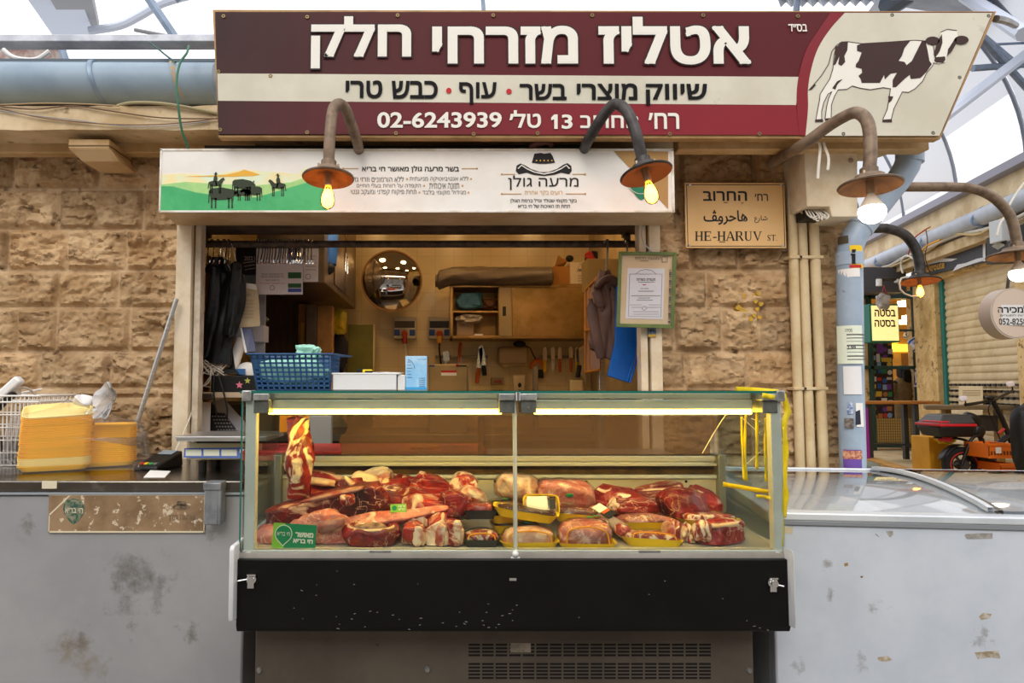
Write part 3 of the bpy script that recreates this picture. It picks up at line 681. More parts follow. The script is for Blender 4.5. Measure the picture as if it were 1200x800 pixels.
lamp('brown gooseneck lamp hanging in front of the cattle landscape on the sign box', [P(421, 177, 3.4), P(418, 164, 3.27), P(412, 146, 3.21), P(405, 128, 3.16), P(397, 122, 3.12), P(390, 130, 3.08), P(386.5, 160, 3.05)], .026, P(385, 200, 3.05), (0, -.12, -1), .118, lamp_metal)
lamp('dark grey gooseneck lamp with a tilted shade, before the tan corner of the sign box', [P(684, 176, 3.4), P(690, 163, 3.27), P(700, 146, 3.21), P(712, 129, 3.16), P(722, 122, 3.12), P(735, 131, 3.08), P(745, 155, 3.05)], .026, P(755, 196, 3.05), (.16, -.2, -1), .118, lamp_dark, in_m=mat('lamp_lining_brown', '6d4a2d', .6, .2))
lamp('brown gooseneck lamp with a round white bulb, before the cream junction box', [P(903, 192, 3.62), P(925, 179, 3.4), P(943, 168, 3.26), P(965, 152, 3.18), P(985, 139, 3.1), P(1003, 132, 3.03), P(1016, 142, 2.98), P(1020, 168, 2.96)], .027, P(1019, 209, 2.95), (-.03, -.1, -1), .128, lamp_metal, 'round', bm=bulb_w)

# ------------------------------------------------------------------ street sign, conduits, box, pipes
SY = 3.665
ss = thing('street_sign', 'tan street name plate in Hebrew, Arabic and Latin letters on the stone wall', 'street sign', P(862, 290, SY))
x0, x1, z0, z1 = R(803, 214, 920.5, 290.5, SY)
bx(x0, x1, SY, SY + .008, z0, z1).build('plate', mat('street_sign_tan', 'e2b77c', .4, c2='dbae70', sc=3), ss, bevel=.002)
d = MB()
for (a, b_, c1, d1) in ((805, 216, 918.8, 216.7), (805, 288, 918.8, 288.7), (805, 216, 805.7, 288.7), (918.2, 216, 918.9, 288.7)): 
    q = R(a, b_, c1, d1, SY); d.box(q[0], q[1], SY - .001, SY, q[2], q[3])
d.build('border', ink, ss, smooth=False)
LTR = MB()
write(LTR, 'החרוב', 824, 223.8, 875.5, 235.3, SY - .001, .022); write(LTR, 'רח׳', 884.5, 227, 900, 235.3, SY - .001, .015)
write(LTR, '\ufb6b\ufeed\ufeae\ufea3\ufe8e\ufeeb', 824.5, 246, 876, 263.5, SY - .001, .018, heb=False); write(LTR, '\ufec9\ufead\ufe8e\ufeb7', 884, 252.5, 899.5, 261, SY - .001, .012, heb=False)
for u in (869, 871, 870): flat(LTR, disc(u, 237.3 + (u == 870) * 1.3, .55, n=8), SY - .001)
flat(LTR, disc(829.5, 229.5, .7, n=8), SY - .001); q = [(848, 236.8), (853, 236.8), (853, 237.6), (848, 237.6)]; flat(LTR, q, SY - .001)
# the Latin line, in letters with thick and thin strokes and serifs
def serif(mb, s, u0, v0, u1, v1):
    G = {'H': [('v', .12, .3), ('v', .7, .88), ('h', .3, .7, .46, .54)], 'E': [('v', .12, .32), ('h', .3, .82, 0, .07), ('h', .3, .66, .46, .54), ('h', .3, .82, .93, 1), ('b', .76, .82, 0, .25), ('b', .76, .82, .75, 1), ('b', .6, .66, .36, .64)],
         'A': [('p', [(.42, 1), (.56, 1), (.98, 0), (.76, 0)]), ('p', [(.42, 1), (.5, 1), (.12, 0), (.04, 0)]), ('h', .22, .74, .3, .37), ('h', 0, .26, 0, .04), ('h', .68, 1, 0, .04)],
         'R': [('v', .1, .3), ('h', .28, .62, .93, 1), ('h', .28, .62, .47, .54), ('p', [(.58, 1), (.72, .97), (.8, .85), (.8, .66), (.72, .52), (.58, .47), (.6, .54), (.62, .6), (.62, .88), (.6, .93)]), ('p', [(.42, .5), (.6, .5), (.98, 0), (.76, 0)])],
         'U': [('p', [(.12, 1), (.3, 1), (.3, .3), (.36, .12), (.5, .07), (.5, 0), (.3, .02), (.16, .14), (.12, .3)]), ('p', [(.72, 1), (.8, 1), (.8, .3), (.74, .1), (.6, .01), (.5, 0), (.5, .07), (.62, .1), (.7, .2), (.72, .32)]), ('h', .02, .4, .96, 1), ('h', .62, .92, .96, 1)],
         'V': [('p', [(.04, 1), (.24, 1), (.56, .14), (.48, 0)]), ('p', [(.8, 1), (.9, 1), (.54, 0), (.48, 0)]), ('h', 0, .34, .96, 1), ('h', .7, 1, .96, 1)], '-': [('h', .1, .9, .3, .42)],
         'T': [('v', .42, .6), ('h', .06, .96, .93, 1), ('b', .06, .11, .72, 1), ('b', .91, .96, .72, 1)],
         'S': [('p', [(.8, .98), (.8, .72), (.76, .72), (.66, .9), (.46, .95), (.3, .86), (.3, .74), (.44, .62), (.7, .5), (.86, .34), (.84, .14), (.66, .01), (.42, 0), (.26, .05), (.16, .02), (.14, .3), (.2, .3), (.3, .12), (.48, .05), (.64, .12), (.66, .26), (.52, .38), (.26, .5), (.12, .66), (.14, .86), (.3, .98), (.5, 1), (.7, .96)])], '.': [('h', .3, .7, 0, .12)], ' ': []}
    W_ = {'-': .5, '.': .35, ' ': .5, 'S': .8}
    tot = sum(W_.get(c, 1) for c in s); x = 0
    for c in s:
        wd = W_.get(c, 1)
        for k in G[c]:
            if k[0] == 'v': rects = [(k[1], k[2], 0, 1), (k[1] - .1, k[2] + .1, 0, .04), (k[1] - .1, k[2] + .1, .96, 1)]
            elif k[0] in 'hb': rects = [k[1:]]
            else: rects = []
            polys = [[(a, c0), (b_, c0), (b_, d0), (a, d0)] for a, b_, c0, d0 in rects] or [k[1]]
            for pl in polys: flat(mb, [(u0 + (x + a * wd) / tot * (u1 - u0), v1 - b_ * (v1 - v0)) for a, b_ in pl], SY - .001)
        x += wd
serif(LTR, 'HE-HARUV', 814, 271, 893, 282); serif(LTR, 'ST.', 899, 275, 911, 282); line(LTR, [(843, 283.3), (850, 283.3)], .8, SY - .001)
LTR.build('lettering', mat('sign_black', '1d1b1c', .6), ss, smooth=False)
for u, v in ((808.5, 216.5), (915.5, 216.5), (808.5, 287.5), (917, 287.5)): MB().lathe([(0, .003), (.006, .003), (.008, 0)], P(u, v, SY), (0, -1, 0), 12).build('screw', steel, ss)
cond = mat('conduit_cream', 'dcc69d', .5, c2='c9ae80', sc=4, c3='4a3a28', sc3=26, lo3=.7, hi3=.74)
for i, (u0, u1, vt, lb) in enumerate([(926.5, 937, 200, 'cream conduit, first of three beside the street name plate'), (939.5, 950, 258, 'cream conduit, middle one of three on the stone wall'), (953, 965, 258, 'cream conduit, the one of three nearest the blue drainpipe')]):
    a, b_ = P(u0, vt, 3.69), P(u1, 560, 3.69); t = thing('conduit', lb, 'conduit', V((b_.x, b_.y, .8)), 0, 'cream conduits on the stone wall')
    b_.x = a.x + .006 * i; MB().tube([a, a.lerp(b_, .5), V((b_.x, b_.y, .6))], .0245 if i < 2 else .027, 16).build('pipe', cond, t)
    c = MB()
    for v in (302, 455):
        p = P(u0, v, 3.69); c.box(a.x - .034, a.x + .034, 3.66, 3.74, p.z - .008, p.z + .008)
    c.build('clamp', cond, t, bevel=.002)
jb = thing('junction_box', 'cream painted electrical box with a cut corner above the conduits', 'junction box', P(970, 255, 3.5))
q = [(942, 175), (1005, 175), (1005, 254), (975, 254), (972, 242), (946, 242)]
MB().prism([P(u, v, 3.5) for u, v in q], (0, .22, 0)).build('housing', cream, jb, bevel=.004)
bxp(944, 242, 972, 256, 3.56, .1).build('recess', blackp, jb)
MB().lathe([(0, .006), (.011, .006), (.014, 0)], P(997, 188, 3.5), (0, -1, 0), 14).build('lock', socket_m, jb)
w_ = MB()
for k in range(7): w_.tube(cr([P(944 + k * 3, 246, 3.56), P(947 + k * 4, 252 + k % 3, 3.5), P(953 + k * 2.5, 255 + (k * 7) % 5, 3.48), P(962 + k * 1.2, 250 + k % 4, 3.54)], 5), .004, 6)
tag(w_.build('loose_wires', cable_w), 'tangle of pale wires hanging out of the cream box corner', 'wires')
w_ = MB(); w_.tube(cr([P(934, 190, 3.6), P(932, 215, 3.6), P(935, 240, 3.6), P(940, 250, 3.58)], 6), .004, 6); w_.tube(cr([P(936, 178, 3.6), P(938, 190, 3.6), P(933, 205, 3.6)], 6), .005, 6); w_.tube(cr([P(940, 176, 3.6), P(931, 200, 3.6)], 6), .004, 6)
tag(w_.build('thin_cables', mat('yellowed_cable', 'cdb27d', .6)), 'thin yellowed cables beside the cream electrical box', 'cable')
rb = MB()
for p in ([(958, 163), (961, 172), (960, 188), (959, 199), (958.5, 209)], [(965, 162), (966, 170), (971, 185), (970, 199)]):
    rb.tube(cr([P(u, v, 3.36) for u, v in p], 5), .007, 6, flat=.3)
rb.tube(cr([P(953, 160, 3.38), P(957, 165, 3.36), P(962, 162, 3.36), P(966, 160, 3.38)], 5), .01, 6)
tag(rb.build('ribbon', mat('white_ribbon', 'f0e9dc', .8)), 'torn white ribbon tied to the lamp arm before the cream box', 'ribbon')
# blue-grey drain pipe
DP = 3.61; pipe_b = mat('drainpipe_blue', 'a3b3c4', .4, c2='92a3b5', sc=4, c3='7b7f85', sc3=14, lo3=.68, hi3=.74)
dp = thing('drainpipe', 'thick pale blue drainpipe with a bend at the building corner', 'drainpipe', P(996, 548, DP))
pp = [P(1066, 150, DP), P(1066, 184, DP), P(1062, 196, DP), P(1054, 209, DP), P(1012, 262, DP), P(1002, 275, DP), P(996.5, 290, DP), P(995.5, 304, DP), P(997, 450, DP)]
e = P(999, 560, DP); 
MB().tube(pp + [V((e.x, DP, .5))], .063, 24).build('pipe', pipe_b, dp, ang=60)
for p, q in ((1, 0), (4, 3), (7, 8)):
    d = (pp[q] - pp[p]).normalized() * .035; MB().tube([pp[p] - d, pp[p] + d], .067, 24).build('collar', pipe_b, dp, bevel=.003)
def wrap_sheet(name, u0, v0, u1, v1, m, r=.0645, par=None, n=10, cen=None):
    """A paper wrapped round the drainpipe."""
    cx = (P(996, (v0 + v1) / 2, DP).x) if cen is None else cen; z0, z1 = P(996, v1, DP - r).z, P(996, v0, DP - r).z
    aa = lambda u: math.asin(max(-1, min(1, (P(u, v0, DP - r * .8).x - cx) / r)))
    a0, a1 = aa(u0), aa(u1); mb = MB(); mb.grid([[(cx + r * math.sin(a0 + (a1 - a0) * i / n), DP - r * math.cos(a0 + (a1 - a0) * i / n), z) for i in range(n + 1)] for z in (z0, z1)])
    return mb.build(name, m, par)
# ------------------------------------------------------------------ stickers and notices on the drainpipe
cxp = P(996, 400, DP).x
wrap_sheet('yellow_sticker', 995, 287, 1010, 314, mat('sticker_yellow', 'f0c81e', .5), par=dp)
b = MB(); q = P(1001, 300, DP - .066); b.box(q.x - .012, q.x + .012, q.y, q.y + .002, P(1001, 309, q.y).z, P(1001, 298, q.y).z); b.box(q.x - .017, q.x + .017, q.y, q.y + .002, P(1001, 298.5, q.y).z, P(1001, 297, q.y).z); b.box(q.x - .01, q.x + .01, q.y, q.y + .002, P(1001, 296, q.y).z, P(1001, 292, q.y).z); b.build('sticker_figure', ink, dp)
wrap_sheet('red_sticker_band', 995, 310, 1009, 313.5, redink, r=.0652, par=dp)
wrap_sheet('small_white_sticker', 986, 314, 1006, 324, paper, par=dp)
wrap_sheet('dark_sticker', 980, 275, 994, 284, mat('sticker_dark', '4d4230', .6), par=dp)
t = wrap_sheet('notice', 983, 381, 1009, 426, mat('notice_green_white', 'e8efd9', .7), r=.068); tag(t, 'pale green printed notice wrapped round the drainpipe', 'notice')
def wtext(par, s, u0, v0, u1, v1, m, name, off=.01, heb=True, r=.0692):
    mb = MB(); write(mb, s, u0, v0, u1, v1, DP - r, off, heb)
    for p in mb.v:
        a = (p.x - cxp) / r; a = max(-1.4, min(1.4, a)); p.x = cxp + r * math.sin(a); p.y = DP - r * math.cos(a)
    return mb.build(name, m, par, smooth=False)
wtext(t, 'מכירה', 992, 385, 999, 388.5, ink, 'heading'); wtext(t, '2.99', 994, 405, 1003, 409, ink, 'price', heb=False)
b = MB()
for k in range(8): b.grid([[(cxp + .0688 * math.sin(a), DP - .0688 * math.cos(a), P(996, v, DP - .069).z) for a in np.linspace(-.75, .8, 8)] for v in (391 + k * 4.2, 392.6 + k * 4.2 - (k % 3) * .5)])
b.build('print_lines', greyink, t)
t = wrap_sheet('notice', 990, 429, 1008, 462, mat('torn_paper', 'e9e7e6', .8), r=.0665); tag(t, 'torn white paper on the drainpipe below the green notice', 'notice')
t = wrap_sheet('poster', 1001, 472, 1012, 500, paper, r=.067); tag(t, 'white poster with a standing figure on the drainpipe above the book advert', 'poster')
b = MB(); x, y = P(1006, 485, DP - .0655).x, DP - .066
def pf(mb, uv, Y): flat(mb, uv, Y)
pf(b, [(1003, 482), (1008, 480), (1009, 497), (1003, 498)], DP - .0675); b.build('figure', mat('figure_navy', '2b2e3a', .7), t)
wrap_sheet('round_sticker', 991, 490, 999, 502, mat('sticker_grey', '8a8077', .6, c2='4c4640', sc=60), par=dp)
wrap_sheet('flag_sticker', 993, 471, 998, 485, mat('sticker_blue', '5f79a8', .6, c2='e9e9ee', sc=60), par=dp)
t = wrap_sheet('poster', 990, 527, 1010, 549, mat('poster_purple', '6a4a9c', .6), r=.0665); tag(t, 'purple book advert on the drainpipe behind the freezer', 'poster')
wrap_sheet('picture_band', 990, 528, 1010, 538, mat('poster_picture', 'd9a27c', .6, c2='8c2f35', sc=70), r=.0673, par=t)
wtext(t, 'Book', 993, 541, 1007, 546, bwhite, 'lettering', heb=False, r=.0678)
t = MB(); t.hexa([P(1007, 346, 3.6), P(1013, 341, 3.6), P(1013, 341, 3.61), P(1007, 346, 3.61)], [P(999, 330, 3.6), P(1008, 336, 3.6), P(1008, 336, 3.61), P(999, 330, 3.61)])
tag(t.build('torn_cardboard', cardboard), 'torn brown cardboard scrap on the drainpipe', 'cardboard')
t = MB(); t.box(*R(1001, 350, 1004.5, 377, 3.585)[:2], 3.585, 3.59, *R(1001, 350, 1004.5, 377, 3.585)[2:]); tag(t.build('red_tag', redink), 'narrow red strip hanging on the drainpipe', 'strip')

# ------------------------------------------------------------------ gutter, cables and cap over the left wall
GY = 3.55; ga, gb = P(-60, 97, GY), P(256, 98, GY); gr = px(24, GY)
gt = thing('gutter_pipe', 'wide pale blue roof pipe lying along the cornice', 'roof pipe', V((ga.x, GY, ga.z - gr)))
MB().tube([ga, gb], gr, 32).build('pipe', mat('roof_pipe_blue', '93a5b3', .4, c2='8496a6', sc=2, c3='a8957a', sc3=6, lo3=.7, hi3=.75), gt)
a = MB(); c = P(116, 97, GY); a.tube(cr([c + V((-.02 + .055 * (1 - math.cos(t)) * .5, -gr * 1.03 * math.sin(t), gr * 1.03 * math.cos(t))) for t in np.linspace(0, math.pi, 10)], 3), .014, 8, flat=.5); a.build('strap', mat('strap_blue', '8496a8', .4, .3), gt)
a = MB(); c = P(203, 97, GY); a.tube(cr([c + V((.03 * t, -gr * 1.005 * math.sin(t), gr * 1.005 * math.cos(t))) for t in np.linspace(0.3, 2.7, 10)], 3), .016, 8, flat=.25); a.build('sealant_band', mat('sealant', 'b29a76', .8, c2='96a3ad', sc=30), gt)
bx(ga.x, gb.x, GY - .03, GY + .06, ga.z + gr - .004, ga.z + gr + .012).build('top_seam', mat('seam_dark', '59646e', .5), gt)
struct(bx(-2.75, P(262, 100, 3.45).x, WY - .02, WY + .02, P(100, 124, 3.7).z, P(100, 100, 3.7).z).build('gap_shade_board', mat('shadow_board', '4a4038', .9)))  # dark board painted as the shade in the gap under the roof pipe
c = MB(); c.box(-2.9, P(1000, 48, 3.62).x, 3.56, 3.66, P(60, 52.5, 3.6).z, P(60, 44.5, 3.6).z); struct(c.build('beam_ledge', mat('white_beam', 'd9dde4', .5, c2='b5bac4', sc=6), bevel=.004))
def cable(name, pts, r, m, label, n=8): 
    return tag(MB().tube(cr(pts, 6), r, n).build(name, m), label, 'cable')
CY = 3.385
cable('cable', [P(138, 124, 3.42), P(155, 120.5, CY), P(185, 121, CY), P(215, 125, CY), P(240, 130, CY), P(258, 134, 3.4)], .009, mat('olive_cable', '9c8f6a', .6), 'thick olive cable along the cornice left of the banner')
cable('cable', [P(-5, 124, CY), P(40, 128, CY), P(85, 124, CY), P(130, 130, CY), P(190, 138, CY), P(258, 139, CY)], .0035, mat('brown_cable', '6b4f3a', .6), 'thin brown wire sagging along the cornice, the upper one')
cable('cable', [P(-5, 126, CY), P(50, 138, CY), P(120, 145, CY), P(180, 146, CY), P(230, 142, CY), P(258, 138, CY)], .003, mat('rust_cable', '7d5b42', .6), 'thin rusty wire sagging lowest along the cornice')
cable('cable', [P(-5, 123, CY), P(20, 122, CY), P(55, 121, CY), P(100, 122, CY), P(140, 124, CY)], .004, mat('tan_cable', 'a58b64', .6), 'tan wire lying on the upper edge of the cornice')
cable('cable', [P(-5, 129, CY), P(45, 136, CY), P(90, 141, CY), P(150, 148, CY), P(200, 147, CY), P(245, 142, CY)], .0025, mat('grey_cable', '8e9297', .6), 'hair-thin grey wire along the cornice')
cable('cable', [P(221, 54, 3.4), P(219, 62, 3.36), P(211, 74, 3.33), P(207, 95, 3.3), P(209, 125, 3.3), P(213, 152, 3.33), P(221, 174, 3.38)], .006, mat('green_cable', '3d7258', .5), 'green wire hanging over the roof pipe down to the sign box')
cable('cable', [P(176, 50, 3.55), P(185, 57, 3.5), P(196, 66, 3.48), P(206, 73, 3.45)], .005, mat('teal_cable', '2f5a55', .5), 'short teal wire above the roof pipe')
vc = thing('duct_cap', 'square cream vent cap under the cornice', 'vent cap', P(108, 188, 3.55))
b = MB(); x0, x1, z0, z1 = R(80, 163, 128, 178, 3.45); b.box(x0, x1, 3.45, 3.7, z0 + .02, z1); b.hexa([(x0 + .05, 3.5, z0 - .035), (x1 + .03, 3.5, z0 - .035), (x1 + .03, 3.7, z0 - .035), (x0 + .05, 3.7, z0 - .035)], [(x0, 3.45, z0 + .02), (x1, 3.45, z0 + .02), (x1, 3.7, z0 + .02), (x0, 3.7, z0 + .02)]); b.build('housing', tan_paint, vc, bevel=.004)
b = MB(); b.box(x0 - .003, x1 + .003, 3.447, 3.7, z0 + .03, z0 + .036); b.build('seam', mat('seam_brown', '6e5535', .7), vc)
cable('crumpled_scrap', [P(512 + 110, 172, 3.44), P(628, 169, 3.42), P(634, 168, 3.42), P(641, 167, 3.43), P(646, 170, 3.45)], .014, mat('pink_scrap', '8d5f58', .7), 'crumpled pinkish plastic scrap on the sign box')
cable('cable', [P(240, 172, 3.5), P(420, 173, 3.48), P(560, 172, 3.5), P(680, 171, 3.5)], .008, cable_b, 'black cable between the banner and the sign box')
cable('cable', [P(756, 262, 3.7), P(752, 273, 3.68), P(755, 285, 3.67), P(763, 294, 3.67), P(766, 300, 3.69)], .004, mat('pale_grey_wire', 'b9b9b5', .5), 'pale wire looping down to the framed certificate')
# graffiti on the stone
g = MB(); r3 = random.Random(5)
def splash(mb, pts, wd):
    for (u, v) in pts: flat(mb, [(u + wd * math.cos(t) * r3.uniform(.6, 1.3), v + wd * math.sin(t) * r3.uniform(.6, 1.3)) for t in np.linspace(0, 5.6, 9)], WY - .03, .022)
splash(g, [(863, 348), (867, 346), (872, 347), (866, 353), (865, 360), (869, 363), (874, 366), (870, 372), (865, 371)], 3.0)
splash(g, [(884, 347), (889, 344), (893, 347), (886, 353), (892, 356), (888, 362), (884, 369), (890, 372), (880, 374)], 2.6)
tag(g.build('graffiti', mat('graffiti_yellow', 'c9a02a', .8, c2='a9854a', sc=30)), 'faded yellow paint scrawl on the stone under the street name plate', 'graffiti')

# ------------------------------------------------------------------ left counter with its steel top
CT = .93; CYF = 2.88; CR = P(284, 700, 2.86).x
lc = thing('service_counter', 'white chest counter with a steel top before the left stone wall', 'counter', (-1.7, CYF, 0))
bx(-2.6, CR, CYF, 3.6, .02, P(100, 580, CYF).z).build('cabinet', mat('counter_enamel', '9c9c9d', .4, c2='929294', sc=2, c3='857c70', sc3=3.2, lo3=.62, hi3=.72), lc, bevel=.01)
bx(-2.62, CR + .01, CYF - .012, 3.62, P(100, 579.5, CYF).z, P(100, 575.5, CYF).z).build('gasket', mat('gasket_grey', '9fa6ad', .4), lc, bevel=.004)
b = MB(); b.box(-2.64, P(286, 560, 2.88).x + .0, CYF - .02, 3.7, P(100, 575, CYF).z, CT); b.build('steel_top', mat('counter_steel', '8a847b', .22, 1, c2='6e685f', sc=3, c3='aaa59c', sc3=9, lo3=.6, hi3=.75), lc, bevel=.006)
b = MB(); b.box(*R(49, 563.5, 66.5, 572.5, CYF - .022)[:2], CYF - .0225, CYF - .019, *R(49, 563.5, 66.5, 572.5, CYF - .022)[2:]); b.build('label_sticker', mat('old_label', 'd9cfb2', .6), lc, bevel=.001)
x0, x1, z0, z1 = R(57, 579.5, 240, 624, CYF - .006)
sp = bx(x0, x1, CYF - .008, CYF + .001, z0, z1).build('brand_strip', mat('scratched_tan', '9b7f60', .5, c2='7d6448', sc=7, c3='cfbfa5', sc3=34, lo3=.6, hi3=.63), lc, bevel=.001)
d = MB(); fY = CYF - .0085
for q in ((57, 622, 240, 624), (57, 604, 58.2, 624), (57, 579.5, 240, 580.3), (239, 579.5, 240, 624)): a = R(*q, fY); d.box(a[0], a[1], fY - .001, fY, a[2], a[3])
line(d, [(58, 603), (82, 580)], 1.6, fY); d.build('strip_edge', mat('strip_cream', 'd8ccae', .6), sp, smooth=False)
d = MB(); flat(d, [(p.x, p.y) for p in cr([V((a, b_, 0)) for a, b_ in ((74, 597), (77, 587), (86, 584), (96, 588), (99, 598), (95, 606), (86, 614), (78, 606))], 4, True)], fY - .001); d.build('faded_seal', mat('faded_green', '2f5546', .6, c2='8a8a70', sc=70), sp, smooth=False)
d = MB(); write(d, 'חי בריא', 76, 595, 97, 601, fY - .0025, .02); d.build('seal_lettering', mat('strip_cream', 'd8ccae', .6), sp, smooth=False)
d = MB(); write(d, 'מרעה גולן', 198, 601.5, 228, 611, fY - .001, .006); flat(d, disc(212, 594, 10, 3), fY - .001); flat(d, [(206, 592), (208, 587), (217, 587), (219, 592)], fY - .001); d.build('worn_lettering', mat('worn_ink', '54473a', .7, c2='8d7558', sc=60), sp, smooth=False)
b = MB(); q = R(239, 564, 259, 615, 2.80); b.box(q[0], q[1] - .012, 2.80, 2.875, q[2], q[3] - .03); b.box(q[0] - .004, q[1], 2.795, 2.875, q[3] - .035, q[3] - .005); b.box(q[1] - .014, q[1], 2.80, 2.86, q[2], q[3] - .03); b.build('hinge_bracket', mat('bracket_grey', '8c9095', .4, .3, c2='6e7176', sc=12), lc, bevel=.004)

gr1 = grime('counter_grime', '6f675c', .45, 7); gr2 = grime('counter_grime_light', '857d70', .5, 10)
for (u0, v0, u1, v1), m_ in (((95, 620, 225, 735), gr1), ((10, 590, 62, 640), gr2), ((140, 715, 170, 760), gr2), ((190, 720, 260, 770), gr2), ((60, 700, 120, 790), gr2), ((225, 600, 262, 650), gr2)):
    f_ = CYF - .0012; stain(lc, [P(u0, v1, f_), P(u1, v1, f_), P(u1, v0, f_), P(u0, v0, f_)], m_)
# ------------------------------------------------------------------ foam trays in a plastic bag
foam = mat('foam_yellow', 'ffc21c', .6); foam_l = mat('foam_cream', 'fbe596', .6)
def foam_tray(w_, d_, m):
    mb = MB(); rings = []
    for s, z in ((.86, 0), (1, .022), (1.0, .024), (.97, .024), (.84, .004)):
        r = []
        for k in range(28):
            a = 2 * math.pi * k / 28; c, s2 = math.cos(a), math.sin(a); e = .35
            r.append(mb.vert((math.copysign(abs(c) ** e, c) * w_ / 2 * s, math.copysign(abs(s2) ** e, s2) * d_ / 2 * s, z)))
        rings.append(r)
    for a, b_ in zip(rings, rings[1:]):
        for k in range(28): mb.face((a[k], a[(k + 1) % 28], b_[(k + 1) % 28], b_[k]))
    mb.face(rings[0][::-1]); mb.face(rings[-1]); return mb
tr = foam_tray(.3, .2, foam).build('foam_tray', foam)
L1 = 'orange foam tray in the tall bagged stack beside the wire basket'; L2 = 'orange foam tray in the shorter bagged stack toward the leaning pole'
tag(tr, L1, 'tray', 'orange foam trays in the tall stack')
tr.data.materials.append(foam_l)
bp_ = P(60, 547, 3.22); bp_.z = CT + .004
TA, TB = (P(62, 540, 3.2).x, 3.22), (P(118, 530, 3.36).x, 3.38)
hgt = lambda v, Y: P(60, v, Y).z
n1 = 30; st1 = (hgt(478, 3.12) - CT - .03) / n1
for k in range(n1):
    o = tr if k == 0 else tr.copy()
    if k: C.objects.link(o)
    if 0 < k < 5 or k == n1 - 1: o.material_slots[0].link = 'OBJECT'; o.material_slots[0].material = foam_l
    o.location = (TA[0] + rnd.uniform(-.003, .003) + .0004 * k, TA[1] + rnd.uniform(-.003, .003), CT + .006 + st1 * k); o.rotation_euler = (.3 * (k / n1) ** 2, -.06 * k / n1, .5)
n2 = 20; st2 = (hgt(495, 3.3) - CT - .03) / n2
for k in range(n2):
    o = tr.copy(); C.objects.link(o); o['label'] = L2; o['group'] = 'orange foam trays in the shorter stack'
    o.location = (TB[0] + rnd.uniform(-.003, .003), TB[1] + rnd.uniform(-.003, .003), CT + .006 + st2 * k); o.rotation_euler = (0, 0, .5)
film = glass('bag_film', 'ffffff', .45, .1, milk=.05, milk_c='fdf6ee', ior=1.4)
film2 = glass('bag_film_gathered', 'ffffff', 1.0, .2, milk=.75, milk_c='fbf8f5')
cx, cy = (TA[0] + TB[0]) / 2, (TA[1] + TB[1]) / 2
def bag(i, j):
    a = 2 * math.pi * i; c, s = math.cos(a), math.sin(a); e = .55
    wx = .335 - .05 * j; wy = .235 - .03 * j
    x = math.copysign(abs(c) ** e, c) * wx; y = math.copysign(abs(s) ** e, s) * wy
    z = CT + .004 + (.30 * j if j < .9 else .27 + (j - .9) * .6) ; k = 1 if j < .86 else max(.0, 1 - (j - .86) / .14)
    flare = 1 + .1 * max(0, .14 - j) / .14
    zt_ = z - (.06 * max(0, x) / .3 if j > .5 else 0)
    nn = noise.noise(V((x * 6, y * 6, z * 3))) * .012 + .006 * noise.noise(V((x * 22, y * 22, z * 5)))
    return V((cx + (x * math.cos(.5) * k * flare - y * .35) * (1 + nn), cy + (y + .35 * x) * k * (1 + nn * 2), zt_ + nn))
bgt = thing('plastic_bag', 'clear plastic bag tied over the orange foam tray stacks', 'plastic bag', (cx, cy, CT))
shape_mb(bag, 72, 26).build('film', film, bgt, ang=180)
kb = P(97, 492, 3.27); 
def knot(i, j):
    a = 2 * math.pi * i; r = (.062 - .035 * math.sin(j * 3.1)) * (1 + .22 * math.sin(a * 7 + j * 4) * .5); p0, p1 = P(100, 494, 3.25), P(116, 470, 3.25); p = p0.lerp(p1, j)
    return p + V((r * math.cos(a) * .8, r * math.sin(a) * .8, r * .45 * math.sin(a * 2 + 1) + r * .5 * math.cos(a)))
shape_mb(knot, 40, 12).build('gathered_neck', film2, bgt, ang=180)
def ear(i, j):
    a = 2 * math.pi * i; r = j * (.07 + .008 * math.sin(a * 5)); p = P(125, 470, 3.24)
    return p + V((r * math.cos(a) * .75, .05 * (1 - j * j) - .03 * j, r * math.sin(a) * 1.35 * .9)) + V((.25 * r * math.sin(a), 0, 0))
shape_mb(ear, 36, 8).build('tied_loop', film2, bgt, ang=180)
def ear2(i, j):
    a = 2 * math.pi * i; r = .045 * math.sin(math.pi * min(.98, j + .04)); p = P(94, 462, 3.22).lerp(P(104, 478, 3.22), j)
    return p + V((r * math.cos(a) * (1 + .12 * math.sin(a * 6)), r * math.sin(a), r * .3 * math.cos(a * 3)))
shape_mb(ear2, 24, 10).build('tied_end', film2, bgt, ang=180)

# ------------------------------------------------------------------ wire basket and what lies in it
wb = thing('wire_basket', 'white wire basket at the end of the steel counter top', 'wire basket', (P(5, 545, 3.4).x, 3.42, CT))
wm = mat('white_wire', 'e6e2da', .4); xa, xb = P(-60, 500, 3.35).x, P(52, 500, 3.35).x; ya, yb = 3.3, 3.62; zb_, zt_ = CT + .006, P(30, 471, 3.3).z
b = MB()
def ring(z, ins, r, zo_=0):
    p = [(xa + ins, ya + ins, z), (xb - ins, ya + ins, z), (xb - ins, yb - ins, z + zo_), (xa + ins, yb - ins, z + zo_)]
    for k in range(4): b.tube([p[k], p[(k + 1) % 4]], r, 6)
for k, z in enumerate(np.linspace(zb_, zt_, 6)): ring(z, .05 * (1 - k / 5), .0032 if k < 5 else .005)
ring(zt_ + .03, -.004, .005)
for k in range(22):
    f = k / 21; x = xa + (xb - xa) * f; xi = xa + .05 + (xb - xa - .1) * f
    for y, yi in ((ya, ya + .05), (yb, yb - .05)): b.tube([(xi, yi, zb_), (x, y, zt_ + .03)], .0026, 6)
    b.tube([(xi, ya + .05, zb_), (xi, yb - .05, zb_)], .0026, 6)
